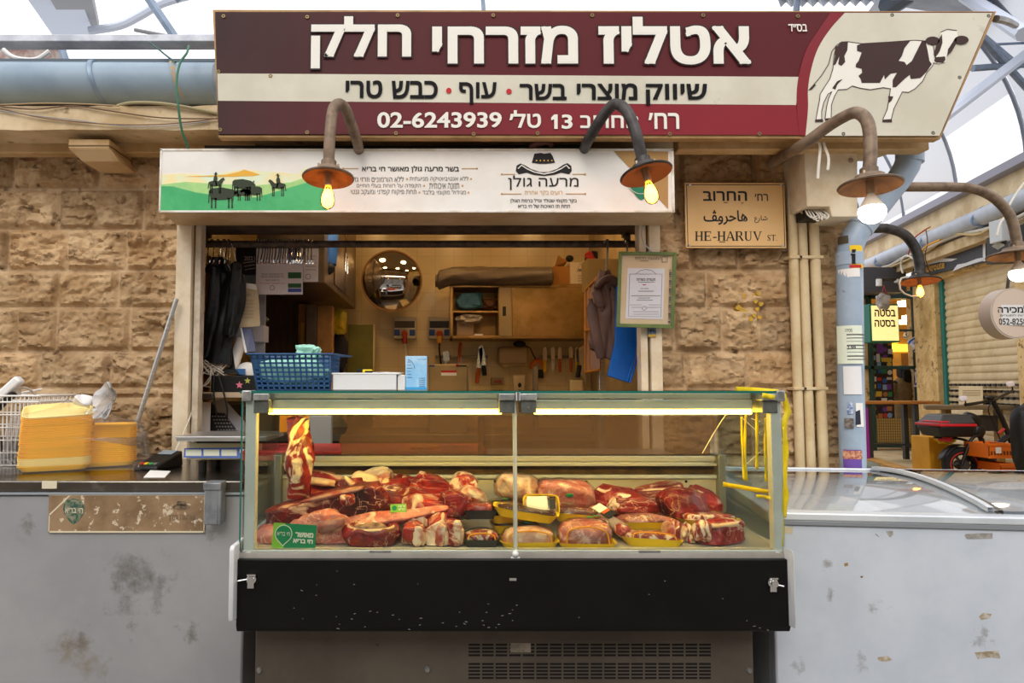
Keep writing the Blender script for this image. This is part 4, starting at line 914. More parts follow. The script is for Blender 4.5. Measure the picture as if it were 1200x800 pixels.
for k in range(10):
    f = k / 9; y = ya + (yb - ya) * f; yi = ya + .05 + (yb - ya - .1) * f
    for x, xi in ((xa, xa + .05), (xb, xb - .05)): b.tube([(xi, yi, zb_), (x, y, zt_ + .03)], .0026, 6)
b.build('wire_frame', wm, wb)
b = MB(); b.tube(cr([(xb, yb - .04, zt_ + .03), P(53, 463, 3.5), P(20, 462, 3.5), (xa + .3, yb - .02, zt_ + .06)], 4), .006, 8); b.build('handle', wm, wb)
sc_ = thing('handset', 'white plastic handheld device lying on the wire basket', 'handheld device', P(10, 465, 3.4))
b = MB(); T0 = M.Translation(P(8, 458, 3.38)) @ M.Rotation(-.75, 4, 'Y'); b.T = T0; b.box(-.09, .09, -.025, .025, -.022, .022); b.build('body', whitep, sc_, bevel=.012, seg=3)
b = MB(); b.T = T0; b.box(-.1, .02, -.022, .022, -.045, -.022); b.build('dark_underside', blackp, sc_, bevel=.006)
b = MB(); b.ball(P(17, 460, 3.42), (.03, .03, .035)); tag(b.build('plug', mat('beige_plastic', 'd8cfbf', .5)), 'round beige plug with a cord on the wire basket', 'plug')
cable('cord', [P(19, 456, 3.42), P(28, 454, 3.42), P(36, 457, 3.45), P(42, 463, 3.48)], .006, mat('beige_plastic', 'd8cfbf', .5), 'beige cord looping over the wire basket rim')
b = MB(); b.box(xa + .1, xb - .08, ya + .08, yb - .08, CT + .012, CT + .13); tag(b.build('dark_box', mat('dark_box', '3d2f2a', .7), bevel=.006), 'dark box standing inside the white wire basket', 'box')
# pole leaning on the wall
t = thing('metal_pole', 'steel pole leaning against the stone wall beside the opening', 'pole', P(148, 535, 3.62))
a, b_ = P(147.5, 537, 3.6), P(207, 350, 3.66); a.z = max(a.z, CT); MB().tube([a, b_], .0125, 16).build('tube', steel, t); MB().tube([a, a.lerp(b_, .06)], .0145, 16).build('rubber_foot', blackp, t)
# card reader, slip, scale
cp_ = P(186, 540, 3.3)
t = thing('card_terminal', 'small black card payment terminal on the steel counter top', 'card terminal', (cp_.x, 3.3, CT), -.25)
b = MB(); b.T = M.Translation((cp_.x, 3.3, CT)) @ M.Rotation(-.25, 4, 'Z')
b.hexa([(-.065, -.1, 0), (.065, -.1, 0), (.065, .1, 0), (-.065, .1, 0)], [(-.06, -.095, .02), (.06, -.095, .02), (.06, .1, .075), (-.06, .1, .075)]); b.build('body', blackp, t, bevel=.008, seg=3)
b = MB(); b.T = M.Translation((cp_.x, 3.3, CT)) @ M.Rotation(-.25, 4, 'Z') @ M.Translation((0, .06, .066)) @ M.Rotation(.274, 4, 'X'); b.box(-.04, .04, -.02, .03, 0, .002); b.build('screen', mat('lcd_grey', '8d9aa2', .2), t)
b = MB()
for k in range(4):
    b.cur = k; b.T = M.Translation((cp_.x, 3.3, CT)) @ M.Rotation(-.25, 4, 'Z') @ M.Translation((-.036 + .024 * k, -.07, .0275)) @ M.Rotation(.274, 4, 'X'); b.box(-.009, .009, -.012, .008, 0, .004)
b.build('keys', [redink, mat('key_yellow', 'e3c02c', .5), mat('key_green', '3f9a4c', .5), mat('key_grey', '6b6b6b', .5)], t)
p = [PZ(168, 559.5, CT + .001), PZ(193, 559.5, CT + .001), PZ(200, 552, CT + .001), PZ(176, 551, CT + .001)]
tag(MB().prism(p, (0, 0, .0012)).build('paper_slip', paper, smooth=False), 'blank white paper slip on the edge of the steel counter top', 'paper slip')
SYY = 3.1; t = thing('scale', 'blue fronted retail weighing scale with a steel pan on the counter', 'weighing scale', (P(250, 540, SYY).x, SYY + .1, CT))
blu = mat('scale_blue', '2f55a8', .4); scw = mat('scale_ivory', 'd9d2ae', .45)
x0, x1, z0, z1 = R(215, 523, 303, 541, SYY); x1 = min(x1, -.79)
b = MB(); b.hexa([(x0 + .01, SYY + .02, z0 + .008), (x1, SYY + .02, z0 + .008), (x1, SYY + .28, z0), (x0 + .01, SYY + .28, z0)], [(x0, SYY + .06, z1 + .012), (x1, SYY + .06, z1 + .012), (x1, SYY + .28, z1 + .012), (x0, SYY + .28, z1 + .012)]); b.build('body', scw, t, bevel=.006)
pq = lambda u, v, o=0: P(u, v, SYY + .02 + (541 - v) / 18 * .03 - .014 - o)
b = MB(); b.prism([pq(215, 536), pq(303, 537), pq(303, 524), pq(216, 525)], (0, .004, 0)); b.build('front_panel', blu, t)
for (ua, ub) in ((217.5, 236), (238.5, 257), (259.5, 277.5)):
    b = MB(); b.prism([pq(ua, 534, .002), pq(ub, 534, .002), pq(ub, 526.5, .002), pq(ua, 526.5, .002)], (0, .003, 0)); b.build('display', mat('lcd_pale', 'b9bda8', .2), t)
b = MB(); b.prism([pq(281, 530.5, .002), pq(287, 530.5, .002), pq(287, 526, .002), pq(281, 526, .002)], (0, .003, 0)); b.build('sticker', paper, t)
x0, x1, z0, z1 = R(207, 509, 303, 517, SYY - .02); x1 = -.79
b = MB(); b.box(x0, x1, SYY - .03, SYY + .3, z0, z1 - .012); b.box(x0 - .004, x1, SYY - .034, SYY + .304, z1 - .016, z1 - .006); b.build('pan', steel, t, bevel=.005)
b = MB(); b.box(x0 + .06, x1 - .02, SYY + .06, SYY + .24, z0 - .05, z0); b.build('pan_support', blackp, t)
for x in (P(233, 540, SYY).x, x1 - .03):
    for y in (SYY + .05, SYY + .25): MB().cyl((x, y, CT), (x, y, CT + .05), .018, 12).build('foot', blackp, t)
cable('cord', [P(228, 470, 3.8), P(222, 490, 3.7), P(214, 510, 3.5), P(205, 530, 3.4), P(202, 540, 3.35)], .004, mat('beige_plastic', 'd8cfbf', .5), 'beige cord hanging from the shelf behind the scale')
# ------------------------------------------------------------------ glass display case
XL, XR, YF, YR = -.72, 1.215, 2.45, 2.99
TOPZ = 1.305; DZF, DZR = .738, .778                    # top glass, front and back of the sloping deck
clear = glass('case_glass', 'f6fbf8', .55, .01)
teal = mat('glass_edge_teal', '1b6a5c', .2)
alu = mat('case_aluminium', 'dcdcd8', .38, .15, c2='cfcfca', sc=5)
clampm = mat('clamp_grey', '8f8e8a', .4, .5, c2='747370', sc=18); chrome = mat('chrome', 'e6e6e6', .15, 1)
endp = mat('end_panel_white', 'd6d6d8', .4, c2='c6c6c8', sc=3)
dc = thing('display_case', 'long glass fronted refrigerated meat display case with a black front', 'display case', ((XL + XR) / 2, YF, 0))
def dpart(mb, name, m, bevel=.003, **k): return mb.build(name, m, dc, bevel=bevel, **k)
# black front and white ends
zb0, zb1 = P(600, 741, 2.42).z, P(600, 655.5, 2.42).z
b = MB(); b.hexa([(XL, 2.43, zb0), (XR - .012, 2.43, zb0), (XR - .012, 3.0, zb0), (XL, 3.0, zb0)], [(XL, 2.42, zb0 + .02), (XR - .012, 2.42, zb0 + .02), (XR - .012, 3.0, zb0 + .02), (XL, 3.0, zb0 + .02)]); b.box(XL, XR - .012, 2.42, 3.0, zb0 + .018, zb1)
fp = dpart(b, 'front_panel', black_panel)
sc2 = MB(); r4 = random.Random(11)
for k in range(46):
    u = r4.uniform(300, 900); v = r4.uniform(668, 738) if k < 20 else r4.uniform(716, 738); a = r4.uniform(-.4, .4); l = r4.uniform(.6, 3.4)
    if k > 20: u = r4.uniform(390, 600)
    line(sc2, [(u, v), (u + l * math.cos(a), v + l * math.sin(a))], .5, 2.4192, .0006)
sc2.build('scuffs', mat('scuff_grey', '8d8b88', .6), fp, smooth=False)
for (xa, xb, ua) in ((P(267.5, 700, 2.375).x, XL + .002, 0), (XR - .018, P(931.5, 700, 2.375).x, 1)):
    zt = P(600, 640 if not ua else 646, 2.375).z; zq = P(600, 729 if not ua else 737, 2.375).z
    b = MB(); pr = [(2.38, zq), (2.375, zq + .02), (2.375, zt - .012), (2.385, zt), (3.02, zt), (3.02, zq - .06)]
    b.prism([(xa, y, z) for y, z in pr], (xb - xa, 0, 0)); dpart(b, 'end_panel', endp, .004)
for u, v in ((295, 678), (905, 682)):                  # little locks
    p = P(u, v, 2.418); b = MB(); b.lathe([(.017, 0), (.017, .006), (.012, .008), (.012, .022), (0, .022)], p, (0, -1, 0), 16); b.box(p.x - .014, p.x + .016, p.y - .012, p.y, p.z + .012, p.z + .018); b.box(p.x - .012, p.x + .01, p.y - .01, p.y - .004, p.z - .03, p.z)
    if u < 400: b.tube([p + V((-.01, -.02, .004)), p + V((-.055, -.02, -.004))], .0025, 6)
    else: b.tube([p + V((.01, -.02, -.004)), p + V((.03, -.02, -.008))], .003, 6)
    dpart(b, 'lock', chrome, 0)
p = P(601, 678, 2.4185); b = MB(); b.box(p.x - .012, p.x + .012, p.y - .002, p.y, p.z - .006, p.z + .003); dpart(b, 'rivet_plate', chrome, 0)
# kick plate with its grille
KY = 2.56; x0, x1 = P(299, 780, KY).x, P(883, 780, KY).x
kick = mat('kick_plate', '5f564c', .45, .3, c2='534a41', sc=3, c3='3f352b', sc3=24, lo3=.7, hi3=.74)
kp = dpart(bx(x0, x1, KY, 3.0, 0, zb0 + .001), 'kick_plate', kick)
gm = MB()
for row in ((753, 769), (775.5, 796), (803, 820)):
    for c in range(18):
        ua = 549 + c * 15.9
        for k in range(4 if row[0] < 760 else 5):
            v = row[0] + 1 + k * 4.1; q = R(ua, v, ua + 13.6, v + 2.3, KY); gm.box(q[0], q[1], KY - .0008, KY + .004, q[2], q[3])
gm.build('vent_slots', mat('slot_black', '0d0b0a', .8), kp, smooth=False)
for u, v in ((304, 785), (501, 784), (878, 785)): MB().lathe([(0, .008), (.008, .008), (.011, 0)], P(u, v, KY), (0, -1, 0), 12).build('screw', clampm, kp)
gp = MB(); q = R(598, 753, 622, 764, KY); gp.box(q[0], q[1], KY - .002, KY, q[2], q[3]); gp.build('torn_sticker', mat('kick_sticker', '8a8070', .7, c2='6d6356', sc=30), kp)
# deck, back wall, side walls
deckm = mat('deck_steel', 'c4bdb4', .3, .4, c2='aea79d', sc=4)
b = MB(); b.prism([(XL, 2.44, zb1 - .01), (XL, 2.44, DZF), (XL, YR, DZR), (XL, YR, zb1 - .01)], (XR - XL, 0, 0)); dpart(b, 'deck', deckm, 0)
zr0, zr1 = DZR, P(600, 559, 2.97).z
b = MB(); b.box(XL + .01, XR - .03, 2.965, YR, zr0 - .02, zr1); bw = dpart(b, 'back_panel', mat('back_panel_steel', 'dbd2c2', .4, .2, c2='cbc0ac', sc=3), .002)
for u in (580, 687, 804, 420, 500): MB().lathe([(0, .001), (.006, .001), (.006, 0)], P(u, 564, 2.964), (0, -1, 0), 10).build('hole', blackp, bw, smooth=False)
zq0, zq1 = P(600, 545.5, 2.97).z, P(600, 534, 2.97).z
dpart(bx(XL, XR - .03, 2.99, 3.02, zr1 - .01, zq0), 'dark_gap_board', mat('gap_brown', '5a4330', .8, c2='3d2e22', sc=14))
b = MB(); b.box(XL + .02, XR - .03, 2.955, 3.03, zq0, zq0 + .012); b.box(XL + .02, XR - .03, 2.965, 3.03, zq0 + .02, zq1); b.box(XL + .02, XR - .03, 2.975, 3.03, zq0, zq1); dpart(b, 'rear_rail', mat('rail_pale', 'dedad2', .3, .25), .002)
dpart(bx(XL + .02, XR - .03, 2.955, 2.99, zr1 - .004, zr1 + .01), 'back_panel_lip', alu, .002)
for x in (XL + .016, XR - .03):
    dpart(bx(x - .016, x + .014, 2.93, 3.02, zr0 - .03, zq1 + .008), 'rear_post', mat('rear_post_grey', '9c9a90', .4, .6))
# frame posts and rails
zt_ = TOPZ - .012
for (ua, ub) in ((286.5, 299.5), (905, 917.5)):
    xa, xb = P(ua, 560, YF).x, P(ub, 560, YF).x; b = MB(); b.box(xa, xb, YF, YF + .035, zb1, zt_); dpart(b, 'corner_post', alu)
b = MB(); b.cyl((P(604, 560, YF).x, YF + .012, zb1 + .01), (P(604, 560, YF).x, YF + .012, zt_), .0075, 12); dpart(b, 'middle_post', alu, 0)
b = MB(); q0, q1 = P(600, 655.5, YF).z, P(600, 644, YF).z; b.box(XL + .01, XR - .02, YF - .006, YF + .03, q0, q0 + .012); b.box(XL + .01, XR - .02, YF + .004, YF + .034, q0 + .012, q1); b.box(XL + .01, XR - .02, YF - .004, YF + .02, q1 - .008, q1); dpart(b, 'bottom_rail', alu, .002)
b = MB()
for (ua, ub) in ((433, 458), (749, 774)): q = R(ua, 645, ub, 651, YF - .008); b.box(q[0], q[1], YF - .009, YF, q[2], q[3])
dpart(b, 'rail_clip', clampm, .001)
p = P(604, 655, YF - .012); b = MB(); b.box(p.x - .016, p.x + .016, YF - .014, YF + .02, p.z, p.z + .008); b.ball(p + V((0, 0, .018)), .012); dpart(b, 'post_foot', alu, .001)
for u in (291.5, 911): b = MB(); b.lathe([(0, .006), (.008, .006), (.01, 0)], P(u, 648, YF - .001), (0, -1, 0), 12); dpart(b, 'screw', alu, 0)
# panes
xm = P(604, 560, YF).x
for (xa, xb) in ((XL + .004, xm - .003), (xm + .003, XR - .012)): dpart(bx(xa, xb, YF - .006, YF, q1 - .006, TOPZ - .01), 'front_pane', clear, 0, smooth=False)
for x in (XL, XR - .018):
    b = MB(); b.prism([(x, YF + .03, q0), (x, YR, q0), (x, YR + .02, TOPZ - .01), (x, YF + .03, TOPZ - .01)], (.006, 0, 0)); dpart(b, 'side_pane', clear, 0, smooth=False)
dpart(bx(XL - .004, XR - .004, YF - .012, 3.02, TOPZ - .006, TOPZ), 'top_pane', glass('top_glass', 'eaf4f0', 1.3, .03), 0, smooth=False)
b = MB(); b.box(XL - .005, XR - .004, YF - .0135, YF - .012, TOPZ - .007, TOPZ + .001); b.box(XL - .006, XL - .004, YF - .0135, 3.02, TOPZ - .007, TOPZ + .001); b.box(XL - .001, XL + .003, YF - .0075, YF - .001, P(285, 645, YF).z, TOPZ - .008); dpart(b, 'green_glass_edge', teal, 0, smooth=False)
# broken sliding panes at the back
acr = glass('acrylic', 'ead9cc', .8, .04, milk=.3, milk_c='b08f7c')
z_ = lambda v: P(600, v, 3.0).z
cv = [(396, 487), (402, 491), (407, 499), (405, 506), (398, 513), (399, 522), (401, 534)]
b = MB(); flat(b, [(p.x, p.y) for p in cr([V((a, c, 0)) for a, c in cv], 5)] + [(566, 534), (566, 487)], 3.0, .004); dpart(b, 'broken_sliding_pane', acr, 0, smooth=False)
b = MB(); flat(b, [(560, 534), (832, 534), (832, 512), (850, 487), (560, 487)], 3.012, .004); dpart(b, 'sliding_pane', acr, 0, smooth=False)
# lamp bars under the top glass
lamp_case = emit('case_lamp_glow', 'ffcd42', CASE_LAMP)
for (ua, ub) in ((314, 588), (627, 882)):
    xa, xb = P(ua, 480, 2.5).x, P(ub, 480, 2.5).x; b = MB()
    z0, z1, z2 = P(600, 479.5, 2.5).z, P(600, 468.5, 2.5).z, P(600, 460, 2.5).z
    b.box(xa, xb, 2.50, 2.57, z0, z1); b.box(xa, xb, 2.51, 2.56, z1 + .004, z2); lb = dpart(b, 'lamp_housing', alu, .004)
    bx(xa, xb, 2.503, 2.55, P(600, 485.5, 2.5).z, z0).build('lamp_tube', lamp_case, lb, bevel=.004)
for u in (306.5, 594, 619.5, 902):
    x0, x1, z0, z1 = R(u - 9, 468.5, u + 9, 484, YF); b = MB(); b.box(x0, x1, YF - .004, YF + .09, z0, z1); cl = dpart(b, 'clamp', clampm, .003)
    x0, x1, z0, z1 = R(u - 9.5, 459.5, u + 9.5, 469, YF - .01); MB().box(x0, x1, YF - .016, YF + .09, z0, min(z1, TOPZ - .008)).build('clamp_cap', mat('clamp_cap', 'b9bab6', .3, .6, c2='8f8f8b', sc=20), cl, bevel=.003)
    MB().lathe([(0, .004), (.005, .004), (.006, 0)], P(u, 478, YF - .004), (0, -1, 0), 10).build('screw', chrome, cl) if u == 619.5 else None
p = P(607, 464, YF - .01); b = MB(); b.cyl(p + V((0, 0, -.016)), p + V((0, 0, .014)), .01, 14); dpart(b, 'middle_joint', chrome, 0)
p0 = P(912, 458, YF - .01); b = MB(); b.box(p0.x - .01, p0.x + .02, YF - .02, YF + .05, P(912, 470, YF).z, TOPZ + .003); dpart(b, 'corner_cap', mat('clamp_cap', 'b9bab6', .3, .6), .004); b = MB(); b.box(P(287, 464, YF).x - .006, P(296, 464, YF).x, YF - .02, YF + .05, P(290, 470, YF).z, TOPZ + .003); dpart(b, 'corner_cap', mat('clamp_cap', 'b9bab6', .3, .6), .004)
# cracks and the torn film on the end pane
ck_ = MB()
for pts in ([(868, 488), (887, 505), (902, 516)], [(873, 545), (890, 530), (904, 518)], [(880, 490), (893, 495), (903, 502)], [(823, 531), (836, 508), (846, 492), (852, 484)], [(899, 516), (903, 530), (904, 545)]):
    for p, q in zip(pts, pts[1:]): ck_.tube([P(*p, 2.62), P(*q, 2.62)], .0014, 5)
dpart(ck_, 'glass_cracks', mat('crack_white', 'e9ded0', .5), 0)
# yellow tape
yt = mat('tape_yellow', 'ecd21a', .5, c2='d9bd10', sc=20)
tp = thing('barrier_tape', 'torn yellow tape hanging on the street side end of the display case', 'tape', P(912, 560, YF))
def tape(pts, wd, Y): 
    b = MB(); pts = [P(u, v, y) for u, v, y in pts]; pts = cr(pts, 6); rows = []
    for k, p in enumerate(pts): 
        d = (pts[min(k + 1, len(pts) - 1)] - pts[max(0, k - 1)]).normalized(); n = d.cross(V((0, 1, 0))); n = n.normalized() * wd / 2 + V((0, .002 * math.sin(k), 0)); rows.append([p + n, p - n])
    return b.grid(rows).build('strip', yt, tp, solid=.0006)
for pts, wd in (([(869, 488, 2.6), (870, 520, 2.61), (872, 563, 2.6)], .009), ([(874, 486, 2.6), (873, 525, 2.6), (875, 563, 2.61)], .009), ([(887, 472, 2.55), (887, 510, 2.56), (887, 550, 2.57)], .011), ([(897, 489, 2.55), (897, 530, 2.56), (898, 564, 2.56)], .011),
                ([(847, 567, 2.7), (870, 571, 2.62), (893, 575, 2.53), (906, 577, 2.47)], .017), ([(886, 581, 2.5), (897, 582, 2.48), (906, 585, 2.46)], .012),
                ([(918, 462, 2.46), (922, 480, 2.47), (919, 500, 2.46), (921, 530, 2.47), (919, 560, 2.46), (921, 580, 2.46), (918, 606, 2.46)], .02), ([(921, 478, 2.48), (924, 483, 2.48), (920, 492, 2.47)], .02), ([(918, 500, 2.45), (918, 550, 2.45), (917, 640, 2.45)], .006), ([(893, 463, 2.434), (900, 464, 2.432), (908, 466, 2.434)], .018),
                ([(862, 456, 2.6), (885, 457, 2.5), (912, 459.5, 2.44)], .02)): tape(pts, wd, 0)

# ------------------------------------------------------------------ meat on the deck
def dz(y): return DZF + (DZR - DZF) * (y - 2.44) / (YR - 2.44)
m_dark = meat('meat_dark', '5c0b0a', '8c1712', 'd8a588', 6, .62, .66, True)
m_red = meat('meat_red', '7a0f0d', 'ab241b', 'e8c3a4', 6, .57, .62, True)
m_fib = meat('meat_fibrous', '700d0b', 'a5201a', 'e3b89c', 5, .6, .64, True, (.6, 1, 2.2))
m_mar = meat('meat_marbled', '86130f', 'b4352a', 'f0d6bc', 11, .5, .56, True)
m_fat = meat('meat_fatty', '9c2c22', 'c56a54', 'f0d8bc', 5, .42, .56, False)
m_pink = meat('meat_pink', 'c25a4c', 'd88c7a', 'f0cdb8', 7, .56, .64, True)
m_chk = meat('meat_chicken', 'd08a70', 'dcaa8c', 'f0d7bd', 6, .5, .62, False)
fatm = mat('white_fat', 'e2bf9b', .4, c2='c98a6c', sc=16, lo=.5, hi=.7, bump=.3, bsc=30)
bonem = mat('bone', 'e2c6a2', .5, c2='c18a66', sc=25)
liver = mat('liver', '4a1d15', .25, c2='371410', sc=9)
MG = 'cuts of raw meat in the display case'
def cut(label, u, v, Y, ru, rv, ry, m, seed, rot=(0, 0, 0), amp=.2, fr=2.2, name='meat_cut', parts=(), sub=4):
    c = P(u, v, Y); rx, rz = px(ru, Y), px(rv, Y)
    o = lump(c, (rx * 1.05, ry, rz * 1.08), seed, amp, fr, rot, sub, dz(Y) + .001, 3)
    o = tag(o.build(name, m, ang=180), label, 'meat', MG)
    for (nm, uu, vv, yy, r3_, rr, mm, sd) in parts:
        lump(P(uu, vv, yy), (px(r3_[0], yy), r3_[1], px(r3_[2], yy)), sd, .16, 2, rr, 3).build(nm, mm, o, ang=180)
    return o
# hanging rib piece
def hang(i, j):
    a = 2 * math.pi * i; u = 349 + 1.5 * math.sin(j * 5) + 3 * j; v = 486 + 99 * j; wd = (15 - 3 * abs(j - .5) - 1.5 * math.sin(j * 9)) * (1 if .03 < j < .99 else .1); p = P(u, v, 2.68 - .05 * math.sin(j * 3))
    k = 1 + .18 * noise.noise(V((i * 6, j * 7, 1)))
    return p + V((px(wd, 2.7) * math.cos(a) * k, .03 * math.sin(a) * k, .01 * noise.noise(V((j * 9, i * 3, 4)))))
t = tag(shape_mb(hang, 40, 46).build('hanging_meat', meat('meat_hanging', '7c100c', 'a82a1e', 'ecd0aa', 7, .5, .54, False), ang=180), 'long strip of rib meat hanging from the lamp bar in the display case', 'meat', MG)
MB().tube(cr([P(349, 489, 2.68), P(349, 482, 2.66), P(352, 478, 2.62), P(355, 480, 2.6)], 6), .004, 8).build('hook', steel, t)
b = MB(); b.box(*R(328, 487, 362, 506, 2.74)[:2], 2.735, 2.74, *R(328, 487, 362, 506, 2.74)[2:])
b.build('orange_light_patch', mat('glow_orange', 'd98d1e', .6), t)  # orange patch: the lamp's glow at the strip's top, put into colour
cut('shoulder cut with a white fat edge, behind the hanging rib strip', 374, 573, 2.82, 36, 17, .085, m_red, 1, (0, .2, .2), .22, parts=[('fat_edge', 372, 564, 2.76, (22, .03, 4), (0, .12, 0), fatm, 4)])
cut('dark sliced muscle with a diagonal white fat rim, in the second row', 412, 579, 2.80, 30, 22, .08, m_dark, 2, (0, .6, .1), .15, parts=[('fat_rim', 421, 575, 2.725, (26, .02, 3.4), (0, .75, 0), fatm, 8)])
cut('dark curved slice standing against the white fat block', 423, 584, 2.74, 15, 20, .04, m_dark, 22, (0, .45, 0), .12, parts=[('fat_rim', 430, 589, 2.71, (18, .014, 2.6), (0, 1.0, 0), fatm, 18)])
cut('big block of white fat with red meat below, at the back of the case', 436, 576, 2.86, 27, 25, .07, m_fat, 3, (0, -.2, 0), .2, parts=[('fat_cap', 428, 568, 2.80, (17, .045, 15), (0, .35, 0), fatm, 5), ('bone_edge', 447, 575, 2.78, (5, .02, 16), (0, .5, 0), bonem, 6)])
cut('round dark red muscle with striped fibres, behind the lime tag', 464, 582, 2.80, 34, 20, .09, m_fib, 5, (0, -.12, .2), .14, 1.8)
cut('ragged red trimming on the back row beside the striped muscle', 482, 573, 2.86, 26, 13, .06, m_red, 6, (0, .2, 0), .3, 3)
cut('long bright red fibrous piece on the back row before the yellow trays', 514, 577, 2.82, 34, 17, .08, m_fib, 7, (0, .35, .2), .2, parts=[('red_knob', 498, 567, 2.78, (8, .02, 8), (0, 0, 0), m_red, 31)])
def roll(c, r, ln, ax, m, mf, label, seed):
    o = MB(); prof = []
    o.lathe([(0, 0), (r * .6, -.004), (r * .93, .004), (r * 1.03, .02), (r * 1.0, ln * .5), (r * .97, ln - .02), (r * .85, ln), (0, ln + .004)], c, ax, 30)
    for k, p in enumerate(o.v): p += V((noise.noise(p * 22), noise.noise(p * 22 + V((5, 0, 0))), noise.noise(p * 22 + V((0, 9, 0))))) * .01
    return tag(o.build('rolled_meat', m, ang=60), label, 'meat', MG)
roll(P(542, 575, 2.74), .058, .12, (.1, .9, .1), m_mar, fatm, 'rolled roast with a marbled round face, topmost at the back', 1)
roll(P(556, 592, 2.66), .06, .11, (-.35, .9, .12), m_fat, fatm, 'roast with a pale fatty face, leaning by the stacked yellow trays', 2)
cut('dark red block wedged under the fatty faced roast', 537, 592, 2.68, 20, 15, .06, m_dark, 9, (0, .3, 0), .18)
cut('fatty trimmed chunk behind the lime tag, pale and red', 503, 598, 2.70, 32, 16, .07, m_fat, 10, (0, .1, .3), .26, 2.6, parts=[('red_face', 514, 600, 2.645, (20, .03, 12), (0, .3, 0), m_red, 12)])
cut('large flat muscle with dark bands lying behind the green sign', 385, 592, 2.66, 66, 19, .085, m_dark, 11, (0, -.18, .1), .17, 1.7, parts=[('silver_skin', 392, 579, 2.61, (38, .03, 3.2), (0, -.22, 0), mat('silverskin', 'a57468', .3, c2='8e352c', sc=16), 14), ('round_end', 407, 585, 2.585, (9, .02, 7), (0, 0, 0), m_red, 15)])
cut('long pale strip of meat lying across the middle of the pile', 462, 606, 2.60, 60, 7.5, .04, m_pink, 13, (0, -.1, .05), .2, 2.5)
cut('cut end of a long strip with a white edge, beside the strip', 512, 610, 2.60, 14, 9, .04, m_red, 14, (0, -.1, 0), .15, parts=[('fat_end', 519, 610, 2.575, (3, .02, 9), (0, 0, 0), fatm, 3)])
cut('pale red chunk at the case corner beside the green sign', 320, 630, 2.575, 21, 13, .045, m_pink, 15, (0, .1, 0), .15, 1.7)
cut('pinkish slab with silverskin right behind the green sign', 376, 623, 2.575, 36, 21, .05, m_pink, 16, (0, -.15, .1), .18, 1.8, parts=[('silver_skin', 388, 615, 2.53, (16, .02, 7), (0, -.3, 0), MATS['silverskin'], 24)])
# shank slice with a rim of fat round a hollow of bone
def shank(i, j):
    a = 2 * math.pi * i; k = j * 2 * math.pi; Rr, r = 1, .32
    c = P(435, 625, 2.545); n = 1 + .12 * noise.noise(V((math.cos(a) * 2, math.sin(a) * 2, j * 2)))
    x = math.cos(a) * (Rr + r * math.cos(k)) * n; y = math.sin(a) * (Rr + r * math.cos(k)) * n; z = r * math.sin(k) * n
    return V((c.x + x * .082, c.y + y * .04, c.z + z * .105 + .012 * math.sin(a)))
t = tag(shape_mb(shank, 48, 18).build('meat_cut', m_red, ang=180), 'oval shank cut with a pale bone rim, in front on the deck', 'meat', MG)
def shank_rim(i, j):
    a = 2 * math.pi * i; k = j * 2 * math.pi; c = P(435, 616, 2.545); return V((c.x + math.cos(a) * (.083 + .006 * math.cos(k)), c.y + math.sin(a) * (.041 + .006 * math.cos(k)), c.z + .006 * math.sin(k) + .009 * math.sin(a)))
shape_mb(shank_rim, 48, 8).build('fat_rim', fatm, t, ang=180)
lump(P(435, 622, 2.55), (.06, .028, .03), 5, .2, 3, (0, 0, 0), 3).build('bony_centre', mat('bone_hollow', '9d7a62', .5, c2='5f3a30', sc=30), t, ang=180)
for i, (u, v, Y, ru, rv, lb) in enumerate([(486, 628, 2.545, 14, 15, 'bone-in chunk with a broad fat stripe, next to the oval shank cut'), (513, 627, 2.55, 14, 16, 'bone-in chunk in the middle of the front row'), (532, 624, 2.555, 13, 19, 'tall rib chunk by the dark film-wrapped packs'), (487, 610, 2.63, 17, 9, 'bony chunk perched behind the front row'), (510, 614, 2.63, 14, 9, 'small bony chunk behind the front row, next to the rib chunk')]):
    o = cut(lb, u, v, Y, ru, rv, .045, m_red if i % 2 == 0 else m_fat, 40 + i, (0, .1 * (i - 1), .3 * i), .2, 2, parts=[('fat_stripe', u + ru * .25, v, Y - .036, (ru * .42, .013, rv * .8), (0, .1, 0), m_fat, 50 + i), ('bone_stub', u + ru * .7, v + rv * .2, Y - .03, (ru * .22, .016, rv * .5), (0, 0, 0), bonem, 60 + i)])
# right side of the case
cut('ragged red trimmings piled behind the film roll and yellow packs', 718, 587, 2.83, 34, 15, .07, m_red, 70, (0, .1, 0), .3, 3, parts=[('marbled_slice', 735, 592, 2.755, (22, .03, 12), (0, .2, 0), m_mar, 71)])
cut('sliced dark red roast leaning in the middle of the back row', 742, 590, 2.78, 26, 14, .06, m_fib, 72, (0, .2, .2), .16)
cut('rounded roast rearmost on the deck, against the back panel', 774, 583, 2.88, 27, 19, .07, m_fib, 73, (0, -.25, .2), .14, 1.6)
cut('large dark red round roast with folded fibres', 801, 594, 2.78, 27, 19, .08, m_dark, 74, (0, .1, 0), .16, 1.8)
cut('red roast with a light fat edge beside the rear post', 822, 589, 2.84, 19, 16, .06, m_red, 75, (0, .5, 0), .16, parts=[('fat_edge', 832, 602, 2.79, (9, .03, 3.5), (0, .1, 0), fatm, 35)])
cut('thick bone-in rib roast on its own in the front corner of the deck', 842, 624, 2.57, 29, 15, .06, m_red, 76, (0, -.12, .1), .15, 1.8, parts=[('round_eye', 822, 622, 2.535, (11, .03, 12), (0, .3, 0), m_mar, 77), ('fat_top', 842, 613, 2.57, (24, .05, 3.5), (0, -.1, 0), fatm, 78)])
